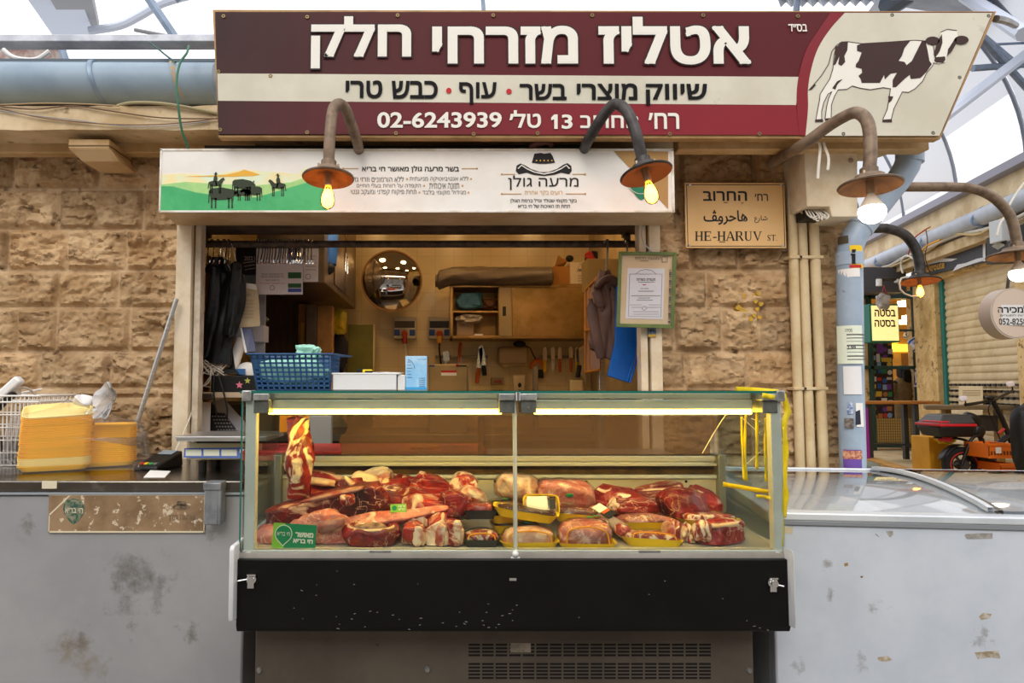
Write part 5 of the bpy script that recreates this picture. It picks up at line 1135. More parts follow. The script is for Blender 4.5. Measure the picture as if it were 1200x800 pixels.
for i in range(4):
    u = 783 + i * 8
    cut(['rib slice nearest the long yellow pack, edge on', 'second rib slice from the long yellow pack', 'third rib slice, pale striped edge', 'rib slice touching the rib roast'][i], u, 621 + i * 2, 2.60 - .005 * i, 4.4, 13, .045, m_mar if i % 2 else m_fat, 80 + i, (0, .1, .1), .12, 2, sub=3)

# ------------------------------------------------------------------ packed trays
ytray = mat('tray_yellow', 'f0c818', .45, c2='e6ba10', sc=6); btray = mat('tray_black', '2e3330', .4)
wrapf = glass('stretch_film', 'ffffff', .5, .08)
PG = 'film wrapped trays of meat'
def pack(label, u, v, Y, w_, d_, rz=0, ry=0, rx=0, m=m_mar, mh=.03, tray=ytray, seed=1, stick=None, hgt=.03, band=None, fl=0.0, pale=None):
    p = P(u, v, Y); t = thing('meat_tray', label, 'packed tray', p, 0, PG)
    T = M.Translation(p) @ M.Rotation(rz, 4, 'Z') @ M.Rotation(ry, 4, 'Y') @ M.Rotation(rx, 4, 'X')
    mb = MB(); mb.T = T; rings = []
    for s, z in ((.82, 0), (1, hgt), (1.03, hgt + .002), (.97, hgt + .001), (.8, .006)):
        r = []
        for k in range(32):
            a = 2 * math.pi * k / 32; c, s2 = math.cos(a), math.sin(a); e = .38
            r.append(mb.vert((math.copysign(abs(c) ** e, c) * w_ / 2 * s, math.copysign(abs(s2) ** e, s2) * d_ / 2 * (1 - (1 - s) * .9), z)))
        rings.append(r)
    for a, b_ in zip(rings, rings[1:]):
        for k in range(32): mb.face((a[k], a[(k + 1) % 32], b_[(k + 1) % 32], b_[k]))
    mb.face(rings[0][::-1]); mb.face(rings[-1]); mb.build('tray', tray, t)
    l = lump((0, 0, 0), (w_ * .45, d_ * .44, mh), seed, .12, 2.4, (0, 0, 0), 4)
    for q in l.v: q.z = max(q.z, -.006) 
    l.v = [T @ (q + V((0, 0, hgt - .004))) for q in l.v]; l.build('meat', m, t, ang=180)
    f = lump((0, 0, 0), (w_ * .475, d_ * .465, mh + .006 + fl), seed, .10, 2.4, (0, 0, 0), 4)
    for q in f.v: q.z = max(q.z, 0)
    f.v = [T @ (q + V((0, 0, hgt - .002))) for q in f.v]; f.build('film', wrapf, t, ang=180)
    top = hgt + mh + .006
    if stick:
        for (sx_, sy_, sw, sh, sm, kind) in stick:
            s = MB(); s.T = T
            if kind == 'oval': s.lathe([(0, .0), (1, 0), (1, .001), (0, .001)], (0, 0, 0), (0, 0, 1), 18); s.v = [T @ (V((sx_, sy_, top)) + V((q2.x * sw, q2.y * sh, q2.z))) for q2 in [T.inverted() @ q for q in s.v]]
            else: s.box(sx_ - sw / 2, sx_ + sw / 2, sy_ - sh / 2, sy_ + sh / 2, top, top + .001)
            s.build('sticker', sm, t)
    if band:
        s = MB(); s.T = T; s.tube(cr([(-w_ * .36, -d_ * .47, hgt), (-w_ * .32, -d_ * .45, hgt + mh * .6), (0, -d_ * .42, hgt + mh * .8), (w_ * .3, -d_ * .45, hgt + mh * .6), (w_ * .36, -d_ * .47, hgt)], 5), .0025, 6); s.build('orange_band', mat('band_orange', 'f2a011', .5), t)
    return t
gs = mat('seal_sticker_green', '2c9a55', .5); ls = mat('label_white', 'eeebe4', .6); lb_ = mat('label_black', '23201f', .6); lo_ = mat('label_orange', 'd9601f', .6)
oval = lambda x, y: [(x, y, .014, .008, gs, 'oval')]
pack('black tray of film-wrapped red meat, lower one of two before the middle post', 564, 639, 2.545, .135, .11, 0, 0, 0, m_mar, .03, btray, 1, band=1)
pack('black tray of film-wrapped red meat, upper one of two before the middle post', 563, 607, 2.62, .12, .1, 0, 0, -.1, m_red, .03, btray, 2)
pack('yellow tray of pale poultry in film, in front at the middle post', 619, 641, 2.55, .215, .13, .02, 0, 0, m_chk, .05, ytray, 3, oval(0, .02), band=1)
pack('yellow tray of bulging pink meat with a dark seam, in the front row', 686, 642, 2.55, .21, .13, -.04, 0, 0, m_pink, .075, ytray, 4, oval(.02, .02), band=1, hgt=.028)
pack('yellow tray of dark red slices tilted forward, in front of the rib slices', 763, 640, 2.56, .215, .12, -.06, .05, -.12, m_mar, .03, ytray, 5, band=1)
pack('yellow tray of pale marbled meat behind the tilted front tray', 754, 619, 2.70, .23, .13, 0, 0, -.05, m_pink, .03, ytray, 6)
pack('yellow tray of thick marbled steak behind the rib roast', 830, 617, 2.68, .22, .13, .05, 0, -.1, m_mar, .028, ytray, 7)
pack('yellow tray of dark meat between the pale bag and the sausage roll', 677, 611, 2.72, .19, .12, -.15, .05, -.1, mat('dark_offal', '5d2f22', .25, c2='7a4632', sc=8), .032, ytray, 8, oval(-.04, -.03))
pack('bare looking tray of red slices under the dark meat tray', 690, 625, 2.64, .18, .11, 0, 0, -.05, m_mar, .03, ytray, 9, oval(.03, 0))
pack('yellow tray of liver, lowest in the small stack behind the middle post', 604, 622, 2.66, .19, .12, .03, 0, 0, liver, .015, ytray, 10, [(-.05, 0, .012, .007, mat('teal_sticker', '2f8f94', .5), 'oval')])
pack('yellow tray of liver, second in the small stack behind the middle post', 600, 610, 2.67, .19, .12, .12, 0, 0, liver, .013, ytray, 11)
pack('yellow tray of liver, topmost at the back of the small stack', 595, 599, 2.72, .19, .12, -.05, 0, 0, liver, .013, ytray, 12, oval(-.01, 0))
pack('yellow tray of liver slipping sideways across the small stack', 615, 606, 2.60, .24, .1, -.1, .14, .05, liver, .012, ytray, 13)
wl = pack('yellow pack turned toward the glass with a white and black label', 634, 596, 2.66, .135, .09, -.1, 0, .95, m_chk, .012, ytray, 14, [(-.012, .0, .085, .055, ls, 'box'), (.038, .003, .03, .05, lb_, 'box'), (.034, .02, .026, .008, lo_, 'box')], hgt=.03)
def bagged(label, u, v, Y, ru, rv, ry, m, seed, st=True):
    c = P(u, v, Y); o = lump(c, (px(ru, Y), ry, px(rv, Y)), seed, .16, 2, (0, .1, 0), 4, dz(Y) + .002).build('bagged_meat', m, ang=180)
    tag(o, label, 'bagged meat', PG)
    lump(c, (px(ru + 2, Y), ry + .006, px(rv + 2, Y)), seed, .16, 2, (0, .1, 0), 4, dz(Y) + .001).build('film', wrapf, o, ang=180)
    if st: lump(c + V((.01, -ry - .006, .02)), (.016, .002, .008), 2, .05, 1, (.4, 0, 0), 3).build('sticker', gs, o, ang=180)
    return o
bagged('bag of golden poultry pieces behind the middle post', 605, 571, 2.82, 24, 16, .07, m_chk, 90, False)
bagged('bag of pink poultry with a green seal, behind the white labelled pack', 660, 582, 2.82, 36, 20, .08, m_pink, 91)
t = thing('vacuum_roll', 'narrow vacuum packed roll with a black label, lying slanted between the packs', 'packed roll', P(715, 620, 2.66), 0, PG)
a, b_ = P(694, 598, 2.74), P(732, 622, 2.58); b = MB(); b.tube(cr([a, a.lerp(b_, .15), a.lerp(b_, .5), a.lerp(b_, .85), b_], 4), [.018] + [.03] * 15 + [.022], 18, flat=.8); b.build('body', mat('vacuum_grey', '9c8f88', .25, c2='a97a70', sc=9), t)
lump(b_ + V((-.008, 0, 0)), (.026, .03, .024), 4, .15, 2, (0, .4, .4), 3).build('meat_end', m_mar, t, ang=180)
q = a.lerp(b_, .38) + V((0, -.014, .03)); d = (b_ - a).normalized(); n2 = d.cross(V((0, -.75, .65))).normalized(); up = n2.cross(d).normalized()
def lab(mb, o_, l, h, off): 
    c = q + d * o_ + up * (off - .004); mb.prism([c - d * l / 2 - n2 * h / 2, c + d * l / 2 - n2 * h / 2, c + d * l / 2 + n2 * h / 2, c - d * l / 2 + n2 * h / 2], up * .003)
b = MB(); lab(b, -.03, .05, .04, 0.0); b.build('white_label', ls, t); b = MB(); lab(b, .02, .05, .04, 0.001); b.build('black_label', lb_, t); b = MB(); lab(b, .005, .016, .034, .003); b.build('orange_label', lo_, t)
# green signs
grn = mat('card_green', '128a57', .5); lime = mat('card_lime', '8cc63a', .5)
def gcard(label, pts, Y, small=False):
    pass
def card(label, T, w_, h_, text=True):
    t = thing('sign_card', label, 'sign card', T.translation)
    def box(x0, x1, y0, y1, z0, z1, nm, m): b = MB(); b.T = T; b.box(x0, x1, y0, y1, z0, z1); return b.build(nm, m, t)
    box(-w_ / 2, w_ / 2, 0, .002, 0, h_, 'card', grn); b = MB(); b.T = T; b.prism([(-w_ / 2, -.0008, 0), (-w_ * .24, -.0008, 0), (-w_ * .12, -.0008, h_ * .5), (-w_ * .24, -.0008, h_), (-w_ / 2, -.0008, h_)], (0, .0008, 0)); b.build('lime_panel', lime, t, smooth=False)
    b = MB(); b.T = T; cc = [(-w_ * .25 + w_ * .2 * math.cos(a), h_ * .58 + h_ * .36 * math.sin(a)) for a in np.linspace(-.8, math.pi + .8, 22)] + [(-w_ * .25, h_ * .08)]
    b.prism([(x, -.0014, z) for x, z in cc], (0, .0006, 0)); b.build('seal_rim', bwhite, t, smooth=False)
    b = MB(); b.T = T; cc = [(-w_ * .25 + w_ * .182 * math.cos(a), h_ * .58 + h_ * .33 * math.sin(a)) for a in np.linspace(-.8, math.pi + .8, 22)] + [(-w_ * .25, h_ * .13)]
    b.prism([(x, -.002, z) for x, z in cc], (0, .0006, 0)); b.build('seal', grn, t, smooth=False)
    b = MB(); write(b, 'חי בריא', -w_ * .4, h_ * .5, -w_ * .1, h_ * .66, -.0024, .03, T=T); write(b, 'מאושר', w_ * .02, h_ * .48, w_ * .44, h_ * .68, -.0012, .05, T=T); write(b, 'חי בריא', -w_ * .02, h_ * .24, w_ * .44, h_ * .42, -.0012, .05, T=T); b.build('lettering', bwhite, t, smooth=False)
    return t
p = P(343.5, 643, 2.476); card('green and lime approval card standing in front of the meat', M.Translation(p) @ M.Rotation(.06, 4, 'Y') @ M.Rotation(-.1, 4, 'X'), px(50, 2.48), px(28, 2.48))
t = thing('sign_card', 'green approval card lying tilted on the meat below the hanging rib strip', 'sign card', P(340, 598, 2.62))
b = MB(); b.prism([P(318, 601, 2.58), P(332, 599, 2.58), P(357, 585, 2.66), P(345, 586, 2.68)], (0, 0, .002)); b.build('card', grn, t); b = MB(); b.prism([P(318, 601, 2.579) + V((0, 0, .001)), P(332, 599, 2.579) + V((0, 0, .001)), P(336, 597, 2.588) + V((0, 0, .001)), P(322, 599, 2.59) + V((0, 0, .001))], (0, 0, .0025)); b.build('lime_panel', lime, t)
p = P(467, 600, 2.585); t = thing('sign_card', 'small lime tag on a stick among the meat at the pile centre', 'sign card', p)
T = M.Translation(p) @ M.Rotation(-.05, 4, 'Y') @ M.Rotation(-.3, 4, 'X'); b = MB(); b.T = T; b.box(-.03, .03, 0, .002, 0, .03); b.build('card', lime, t); b = MB(); b.T = T; b.lathe([(0, .001), (.009, .001), (.009, 0)], (-.015, 0, .016), (0, -1, 0), 14); b.build('seal', grn, t); b = MB(); write(b, 'חי', .0, .017, .024, .025, -.001, .03, T=T); write(b, 'בריא', .0, .006, .024, .014, -.001, .03, T=T); b.build('lettering', bwhite, t, smooth=False)
# ------------------------------------------------------------------ inside the shop
rl = thing('hanging_rail', 'rusty steel pipe rail across the top of the shop opening', 'rail', P(490, 290, 3.98))
a, b_ = P(230, 286, 3.98), P(752, 286, 3.98); MB().tube([a, b_], .021, 16).build('pipe', darkpipe, rl)
b = MB()
for u in (240, 735): p = P(u, 286, 3.98); b.box(p.x - .015, p.x + .015, 3.96, 4.0, p.z + .018, p.z + .06); b.box(p.x - .015, p.x + .015, 3.96, 4.05, p.z + .05, zo + .05)
b.build('bracket', darkpipe, rl)
RZ = a.z
hk = thing('meat_hook', 'steel hook hanging on the rusty rail in a dense row of hooks', 'hook', (P(302, 286, 3.98).x, 3.98, RZ), 0, 'meat hooks on the rail')
X0 = P(302, 286, 3.98).x
b = MB(); b.tube(cr([(X0 - .0, 3.955, RZ + .0), (X0, 3.965, RZ + .022), (X0, 3.985, RZ + .026), (X0, 4.003, RZ + .015), (X0, 4.004, RZ - .04), (X0, 3.985, RZ - .09), (X0 + .004, 3.965, RZ - .115), (X0 + .016, 3.955, RZ - .118), (X0 + .022, 3.95, RZ - .1)], 4), .0045, 6); b.build('hook_wire', chrome, hk)
for k, u in enumerate([305.5, 309, 312, 315.5, 318.5, 321.5, 325, 328, 331, 334, 338, 341, 344, 347.5, 351, 354, 357.5, 361, 365, 243, 249, 256, 263, 268]):
    o = dup(hk, (P(u, 286, 3.98).x, 3.98, RZ), rz=rnd.uniform(-.25, .25))
    if u < 270: o['label'] = 'steel hook on the rusty rail above the black jacket'; o['group'] = 'hooks above the jacket'
# notices hanging behind the rail
def notice(label, u0, v0, u1, v1, Y, m, cat='notice', t=.003, r=0):
    x0, x1, z0, z1 = R(u0, v0, u1, v1, Y); o = thing('notice', label, cat, ((x0 + x1) / 2, Y, z0)); bx(x0, x1, Y, Y + t, z0, z1).build('sheet', m, o, bevel=.0006); return o
t = notice('white printed notice with a coloured table, behind the row of hooks', 300, 291, 355, 345, 4.12, mat('notice_lilac', 'd8cfd0', .7))
b = MB()
for v, u0, u1 in ((321, 306, 332), (324, 305, 333), (328, 311, 327)): write(b, 'כל החתיכות הבשר', u0, v - 1, u1, v + 1.2, 4.118, .01)
line(b, disc(319, 337, 2.6, n=14) + [disc(319, 337, 2.6)[0]], .6, 4.118); b.build('print', greyink, t, smooth=False)
b = MB(); write(b, 'יש לשמור בקירור', 304, 331, 334, 333, 4.118, .01); b.build('red_print', redink, t, smooth=False)
for v0, v1, mm in ((291, 306, mat('table_navy', '2d3566', .6)), (319, 326, mat('table_green', '2c5a36', .6)), (332, 337, mat('table_green', '2c5a36', .6)), (338, 342, mat('table_blue', '3a4c96', .6))):
    flat(MB(), [(337.5, v0), (353, v0), (353, v1), (337.5, v1)], 4.118).build('table_row', mm, t, smooth=False)
t = notice('smaller white notice with a round seal beside the coloured table notice', 355.5, 291, 373, 330, 4.14, mat('notice_white2', 'd9d2cf', .7)); b = MB(); line(b, disc(361, 324, 3, n=14) + [disc(361, 324, 3)[0]], .6, 4.138)
for k in range(5): line(b, [(358, 300 + k * 4), (370, 300 + k * 4)], .5, 4.138)
b.build('print', greyink, t, smooth=False)
t = notice('black poster with orange writing behind the jacket', 276, 290, 301, 322, 4.16, mat('poster_black', '1a1514', .5)); b = MB(); write(b, '2021', 286, 300, 299, 305, 4.158, .02, heb=False); 
for k in range(3): line(b, [(285 + k, 308 + k * 4), (299, 306 + k * 4)], 1.0, 4.158)
b.build('print', mat('poster_grey', '9c948c', .6), t, smooth=False); splash_ = MB(); r3 = random.Random(9); splash(splash_, [(284, 297), (290, 296), (296, 294)], 2.5)
for q in splash_.v: q.y = 4.158 + (q.y - WY) * .001
splash_.build('flame_print', mat('poster_orange', 'b4501c', .6), t, smooth=False)
t = notice('blue grey card strip under the black poster', 279, 322, 301, 333, 4.17, mat('card_bluegrey', '7f9098', .6))
t = thing('notice', 'beige printed sheet hanging askew under the black poster', 'notice', P(290, 383, 4.05)); b = MB(); b.prism([P(273, 384, 4.05), P(305, 382, 4.05), P(302, 335, 4.07), P(279, 332, 4.07)], (0, .003, 0)); b.build('sheet', mat('sheet_beige', 'd3c09a', .7, c2='c4ae86', sc=5), t)
b = MB(); write(b, 'תעודת הכשר', 283, 344, 294, 347, 4.045, .01)
for k in range(6): line(b, [(283, 352 + k * 4), (297, 352 + k * 4)], .4, 4.046)
b.build('print', greyink, t, smooth=False); flat(MB(), disc(282, 339, 2.6), 4.05).build('seal', mat('table_green', '2c5a36', .6), t, smooth=False)
flat(MB(), [(284, 331), (300, 333), (301, 340), (285, 337)], 4.05).build('clear_tape', mat('clear_tape', 'e6e0d4', .3), t, smooth=False)
tag(bxp(298, 338, 310, 425, 4.25, .03).build('side_panel', mat('panel_bluegrey', 'a9abb0', .5)), 'pale grey upright panel edge behind the beige sheet', 'panel')
t = notice('white box edge below the beige sheet', 276, 381, 309, 400, 4.2, mat('box_lilac', 'c9c8cc', .6), 'box', .12)
# jacket on a hanger
t = thing('jacket', 'black jacket hanging from the rail at the edge of the opening', 'jacket', P(255, 420, 4.0))
def jk(i, j):
    a = 2 * math.pi * i; uc = 267 - 12 * j + 3 * math.sin(j * 6); wd = 17 - 3 * j + 5 * math.sin(j * 3.1) if j > .1 else 7 + 100 * j; v = 303 + 122 * j + 10 * (1 - abs(math.sin(a / 2))) * j * .3
    k = 1 + .22 * math.sin(a * 5 + j * 3) * .6 + .25 * noise.noise(V((math.cos(a) * 1.5, math.sin(a) * 1.5, j * 4)))
    p = P(uc + (-8 if j < .15 else 0), v, 4.02); return p + V((px(wd, 4) * math.cos(a) * k, .06 * math.sin(a) * k, 0))
shape_mb(jk, 60, 40).build('body', mat('jacket_black', '08090b', .38, c2='14161a', sc=14, bump=.3, bsc=30), t)
def sl(i, j):
    a = 2 * math.pi * i; p = P(252 - 14 * j + 4 * math.sin(3 * j), 310 + 112 * j, 3.97); k = 1 + .2 * math.sin(a * 3 + j * 5); r = .036 * (1 if .02 < j < .98 else .2); return p + V((r * math.cos(a) * k, r * math.sin(a) * k, 0))
shape_mb(sl, 24, 26).build('sleeve', MATS['jacket_black'], t)
def sl2(i, j):
    a = 2 * math.pi * i; p = P(276 - 9 * j * j, 306 + 90 * j, 3.96); k = 1 + .2 * math.sin(a * 3 + j * 5); r = .03 * (1 if .02 < j < .98 else .2); return p + V((r * math.cos(a) * k, r * math.sin(a) * k, 0))
shape_mb(sl2, 24, 26).build('sleeve', MATS['jacket_black'], t)
b = MB(); b.tube(cr([P(262, 303, 3.98), P(262, 290, 3.98), P(263, 284, 3.975), P(266, 283, 3.975)], 4), .0035, 6); b.tube(cr([P(277, 308, 3.97), P(274, 295, 3.96), P(271, 285, 3.96)], 4), .0035, 6); b.build('hanger_hook', steel, t)
tag(bxp(237, 300, 243, 698, 4.2, .03).build('wooden_strip', wood), 'upright orange wooden slat behind the black jacket', 'slat')
# shelf with till things
shf = thing('shelf', 'pale wall shelf edge at the left side of the opening', 'shelf', P(265, 466, 4.0)); x0, x1, z0, z1 = R(230, 459.5, 305, 466, 3.95); bx(x0 - .2, x1, 3.95, 4.3, z0, z1).build('board', mat('shelf_beige', 'b9a48a', .6), shf, bevel=.003)
sz = z1
t = thing('till_box', 'black box with a pink and a yellow star on the shelf', 'box', P(275, 459, 3.98)); x0, x1, z0, z1 = R(247, 440, 304, 459.5, 3.96); bx(x0, x1, 3.96, 4.2, sz, z1).build('box', blackp, t, bevel=.004)
def star(u, v, r, m): b = MB(); flat(b, [(u + (r if k % 2 == 0 else r * .45) * math.sin(k * math.pi / 5), v - (r if k % 2 == 0 else r * .45) * math.cos(k * math.pi / 5)) for k in range(10)], 3.959); b.build('star_sticker', m, t, smooth=False)
star(280.5, 451, 4.6, mat('star_pink', 'd9758a', .5)); star(290, 446, 4, mat('star_lime', 'b7b554', .5))
bt = z1
t = thing('phone_stand', 'small black phone standing on the black till box', 'phone', (P(270, 440, 4.0).x, 4.0, bt)); b = MB(); b.hexa([P(259, 438, 3.98), P(281, 438, 3.98), P(277, 438, 4.1), P(262, 438, 4.1)], [P(262, 432, 4.0), P(276, 432, 4.0), P(276, 432, 4.09), P(264, 432, 4.09)]); b.build('base', blackp, t, bevel=.004); b = MB(); b.hexa([P(270, 434, 4.03), P(276, 434, 4.03), P(276, 434, 4.05), P(270, 434, 4.05)], [P(269, 406, 4.06), P(272, 406, 4.06), P(272, 406, 4.08), P(269, 406, 4.08)]); b.build('handset', blackp, t, bevel=.002)
t = thing('receipt_printer', 'white rounded device with a blue label on the black till box', 'printer', (P(290, 440, 4.02).x, 4.05, bt)); b = MB(); b.ball(P(290, 436, 4.06), (.07, .05, .06), 20, 10); 
for q in b.v: q.z = max(q.z, bt)
b.build('body', whitep, t); b = MB(); q = R(277, 432, 287, 439, 4.0); b.box(q[0], q[1], 3.995, 4.01, q[2], q[3]); b.build('label', mat('label_blue', '3567a0', .5), t, bevel=.001)
b = MB(); b.tube([P(272, 432, 4.08), P(283, 397, 4.12)], .034, 18); tag(b.build('paper_roll', paper), 'white tube leaning behind the black till box', 'tube')
t = thing('tablet', 'dark blue tablet with a white edge leaning above the till box', 'tablet', P(292, 412, 4.0)); b = MB(); b.prism([P(289, 413, 4.0), P(300, 411, 4.0), P(295, 386, 4.05), P(283, 384, 4.05)], (0, .012, 0)); b.build('screen', mat('tablet_navy', '39416a', .3), t); b = MB(); b.prism([P(287, 413, 3.998), P(289.4, 413, 3.998), P(283.4, 384, 4.048), P(281.5, 384, 4.048)], (0, .014, 0)); b.build('edge', whitep, t)
t = thing('power_strip', 'white plug block with dark plugs and tangled wires at the opening edge', 'power strip', P(240, 425, 4.0)); b = MB(); b.box(*R(233, 417, 242, 428, 4.0)[:2], 4.0, 4.05, *R(233, 417, 242, 428, 4.0)[2:]); b.build('block', mat('beige_plastic', 'd8cfbf', .5), t, bevel=.006)
b = MB()
for u in (243, 249, 255): b.ball(P(u, 423, 4.02), (.018, .02, .02))
b.build('plugs', blackp, t)
b = MB(); r5 = random.Random(2)
for k in range(9):
    pts = [P(r5.uniform(240, 262), r5.uniform(418, 432), 4.0)] + [P(r5.uniform(228, 268), r5.uniform(420, 455), 3.97 + .05 * r5.random()) for _ in range(4)]; b.tube(cr(pts, 6), .0035, 6)
b.tube(cr([P(234, 428, 3.98), P(233, 440, 3.96), P(238, 452, 3.96), P(246, 445, 3.96), P(247, 434, 3.97)], 6), .004, 6); b.build('wires', cable_w, t)
cable('cord', [P(252, 436, 3.94), P(250, 455, 3.93), P(253, 480, 3.94), P(254, 488, 3.95)], .005, cable_b, 'black cord hanging over the shelf edge, nearer the jamb')
cable('cord', [P(256, 440, 3.94), P(262, 460, 3.93), P(266, 478, 3.94), P(266, 492, 3.95)], .005, cable_b, 'black cord hanging over the shelf edge before the papers')
q = R(231, 461, 248, 469, 3.93); tag(bx(q[0], q[1], 3.93, 3.96, q[2], q[3]).build('adapter', mat('adapter_brown', '3a2f28', .5), bevel=.006), 'dark socket block hanging under the shelf edge', 'adapter')
t = thing('shop_sign', 'white card with red letters standing under the shelf', 'sign card', P(236, 508, 4.05)); bxp(227, 471, 246, 509, 4.05, .01).build('card', paper, t); b = MB(); write(b, 'אנ', 228.5, 485, 236, 497, 4.048, .05); write(b, 'כי', 229, 504, 234, 508, 4.048, .03); b.build('lettering', redink, t, smooth=False)
t = thing('basket_crate', 'black slotted crate tilted under the shelf', 'crate', P(262, 508, 4.1)); b = MB(); b.prism([P(245, 508, 4.08), P(279, 508, 4.08), P(262, 484, 4.12), P(246, 483, 4.12)], (0, .02, 0)); b.build('side', blackp, t); b = MB()
for i in range(7):
    for k in range(5):
        u, v = 248 + i * 3.4 + k * 1.6, 487 + k * 4; 
        if u < 262 + (v - 484) * .7: flat(b, [(u, v), (u + 2, v), (u + 2.4, v + 1.4), (u + .4, v + 1.4)], 4.078 + .035 * (508 - v) / 24, .002)
b.build('slots', mat('slot_grey', '8f8a88', .7), t, smooth=False)
b = MB(); b.prism([P(249, 470, 4.2), P(262, 467, 4.2), P(292, 500, 4.15), P(290, 508, 4.15), P(262, 500, 4.16)], (0, .01, 0)); tag(b.build('papers', mat('papers_grey', 'c4c1c6', .7)), 'loose pale papers under the shelf behind the slotted crate', 'papers')
tag(bx(-1.79, -1.25, 4.45, 5.2, .02, 1.2).build('low_cupboard', mat('cupboard_dark', '4a3c32', .6, c2='3a2e26', sc=5), bevel=.005), 'dark low cupboard beside the inner wall of the shop', 'cupboard')
# steel wall cabinet along the inner left wall
hd = thing('steel_cabinet', 'dull steel wall cabinet seen end on beside the white notices', 'cabinet', (-.95, 4.9, 1.95)); bx(-1.15, -.73, 4.15, 5.62, 1.95, 2.6).build('body', mat('cabinet_steel', '8a7558', .35, .75, c2='6e5c45', sc=4), hd, bevel=.006)
for y in (4.5, 5.0): bx(-.73, -.722, y, y + .45, 1.99, 2.56).build('door', mat('cabinet_steel', '8a7558', .35, .75), hd, bevel=.003)
b = MB(); b.tube([(-.715, 4.93, 2.15), (-.715, 4.93, 2.28)], .006, 8); b.tube([(-.715, 5.03, 2.15), (-.715, 5.03, 2.28)], .006, 8); b.build('handle', chrome, hd)
b = MB(); b.lathe([(0, 0), (.075, 0), (.08, .01), (0, .05)], P(378, 315, 4.3), (0, -1, 0), 20)
for q in b.v: q.z = P(378, 315, 4.3).z + (q.z - P(378, 315, 4.3).z) * .6
tag(b.build('peaked_hat', blackp), 'black peaked cap on the steel cabinet handle', 'cap')
b = MB(); b.lathe([(0, 0), (.09, 0), (.1, .1), (.1, .2), (.06, .26), (0, .27)], P(378, 310, 4.35), (0, 0, 1), 20); tag(b.build('blue_bag', mat('bag_blue', '2a63a8', .5, c2='1f4d88', sc=8)), 'blue bag hanging at the end of the steel cabinet', 'bag')
tag(bxp(311, 345, 353, 440, 5.2, .3).build('wooden_cabinet', mat('dark_wood', '4c3a28', .45, c2='3d2e20', sc=5, stretch=(8, 8, 1)), bevel=.005), 'dark wooden cabinet door beyond the notices', 'cabinet')
b = MB(); b.ball(P(313.5, 374, 5.17), .02); b.build('door_knob', chrome, [q_ for q_ in C.objects if q_.name.startswith('wooden_cabinet')][0])
t = thing('folder_box', 'brown folder box with a yellow strip beside the dark wooden cabinet', 'box', P(354, 402, 5.1)); bxp(349.5, 356, 358, 402, 5.1, .25).build('side', cardboard, t, bevel=.003); bxp(352.5, 378, 356.5, 402, 5.095, .01).build('strip', mat('strip_yellow', 'c9a53a', .6), t)
tag(bxp(358.5, 357, 371, 405, 5.0, .3).build('steel_locker', mat('locker_grey', '77695a', .4, .5, c2='655848', sc=6), bevel=.004), 'narrow grey metal locker under the steel cabinet', 'locker')
tag(bxp(371.5, 358, 389, 430, 5.0, .1).build('cardboard_sheet', cardboard, bevel=.003), 'brown cardboard sheet upright beside the grey locker', 'cardboard')
b = lump(P(396, 376, 5.4), (.07, .05, .1), 3, .25, 2.5); tag(b.build('yellow_bag', mat('bag_yellow', 'c9a51c', .5, c2='9a8d22', sc=9)), 'crumpled yellow bag below the steel cabinet corner', 'bag')
b = lump(P(398, 412, 5.5), (.06, .05, .16), 6, .2, 2.5); tag(b.build('dark_cloth', mat('cloth_dark', '2b2730', .8)), 'dark cloth hanging under the yellow bag', 'cloth')
t = thing('cutting_board', 'green cutting board leaning on the tiled back wall', 'cutting board', P(421, 436, 5.8)); bxp(407, 380, 437, 501, 5.85, .02).build('board', mat('board_green', '6f6a2e', .55, c2='7c7636', sc=6), t, bevel=.006); bxp(437, 380, 438.5, 501, 5.84, .03).build('edge', mat('board_edge', 'd9c79a', .6), t)
# convex mirror
t = thing('convex_mirror', 'round convex safety mirror on the tiled back wall', 'mirror', P(459, 365, 5.7)); c = P(459, 329, 5.72); r = px(35, 5.72)
MB().lathe([(r * math.sin(a) / math.sin(.62), .02 + (math.cos(a) - math.cos(.62)) * r / math.sin(.62)) for a in np.linspace(0, .62, 14)], c, (.1, -1, -.12), 48).build('dome', mat('mirror', 'd8d8d8', .03, 1), t, ang=90)
MB().lathe([(r * .99, .0), (r * 1.03, .005), (r * 1.03, .03), (r * .985, .03), (r * .985, .005)], c, (.1, -1, -.12), 48).build('rim', mat('mirror_rim', '8a5f2c', .4), t); MB().cyl(c + V((0, .0, 0)), V((c.x, BY, c.z)), .03, 12).build('bracket', clampm, t)
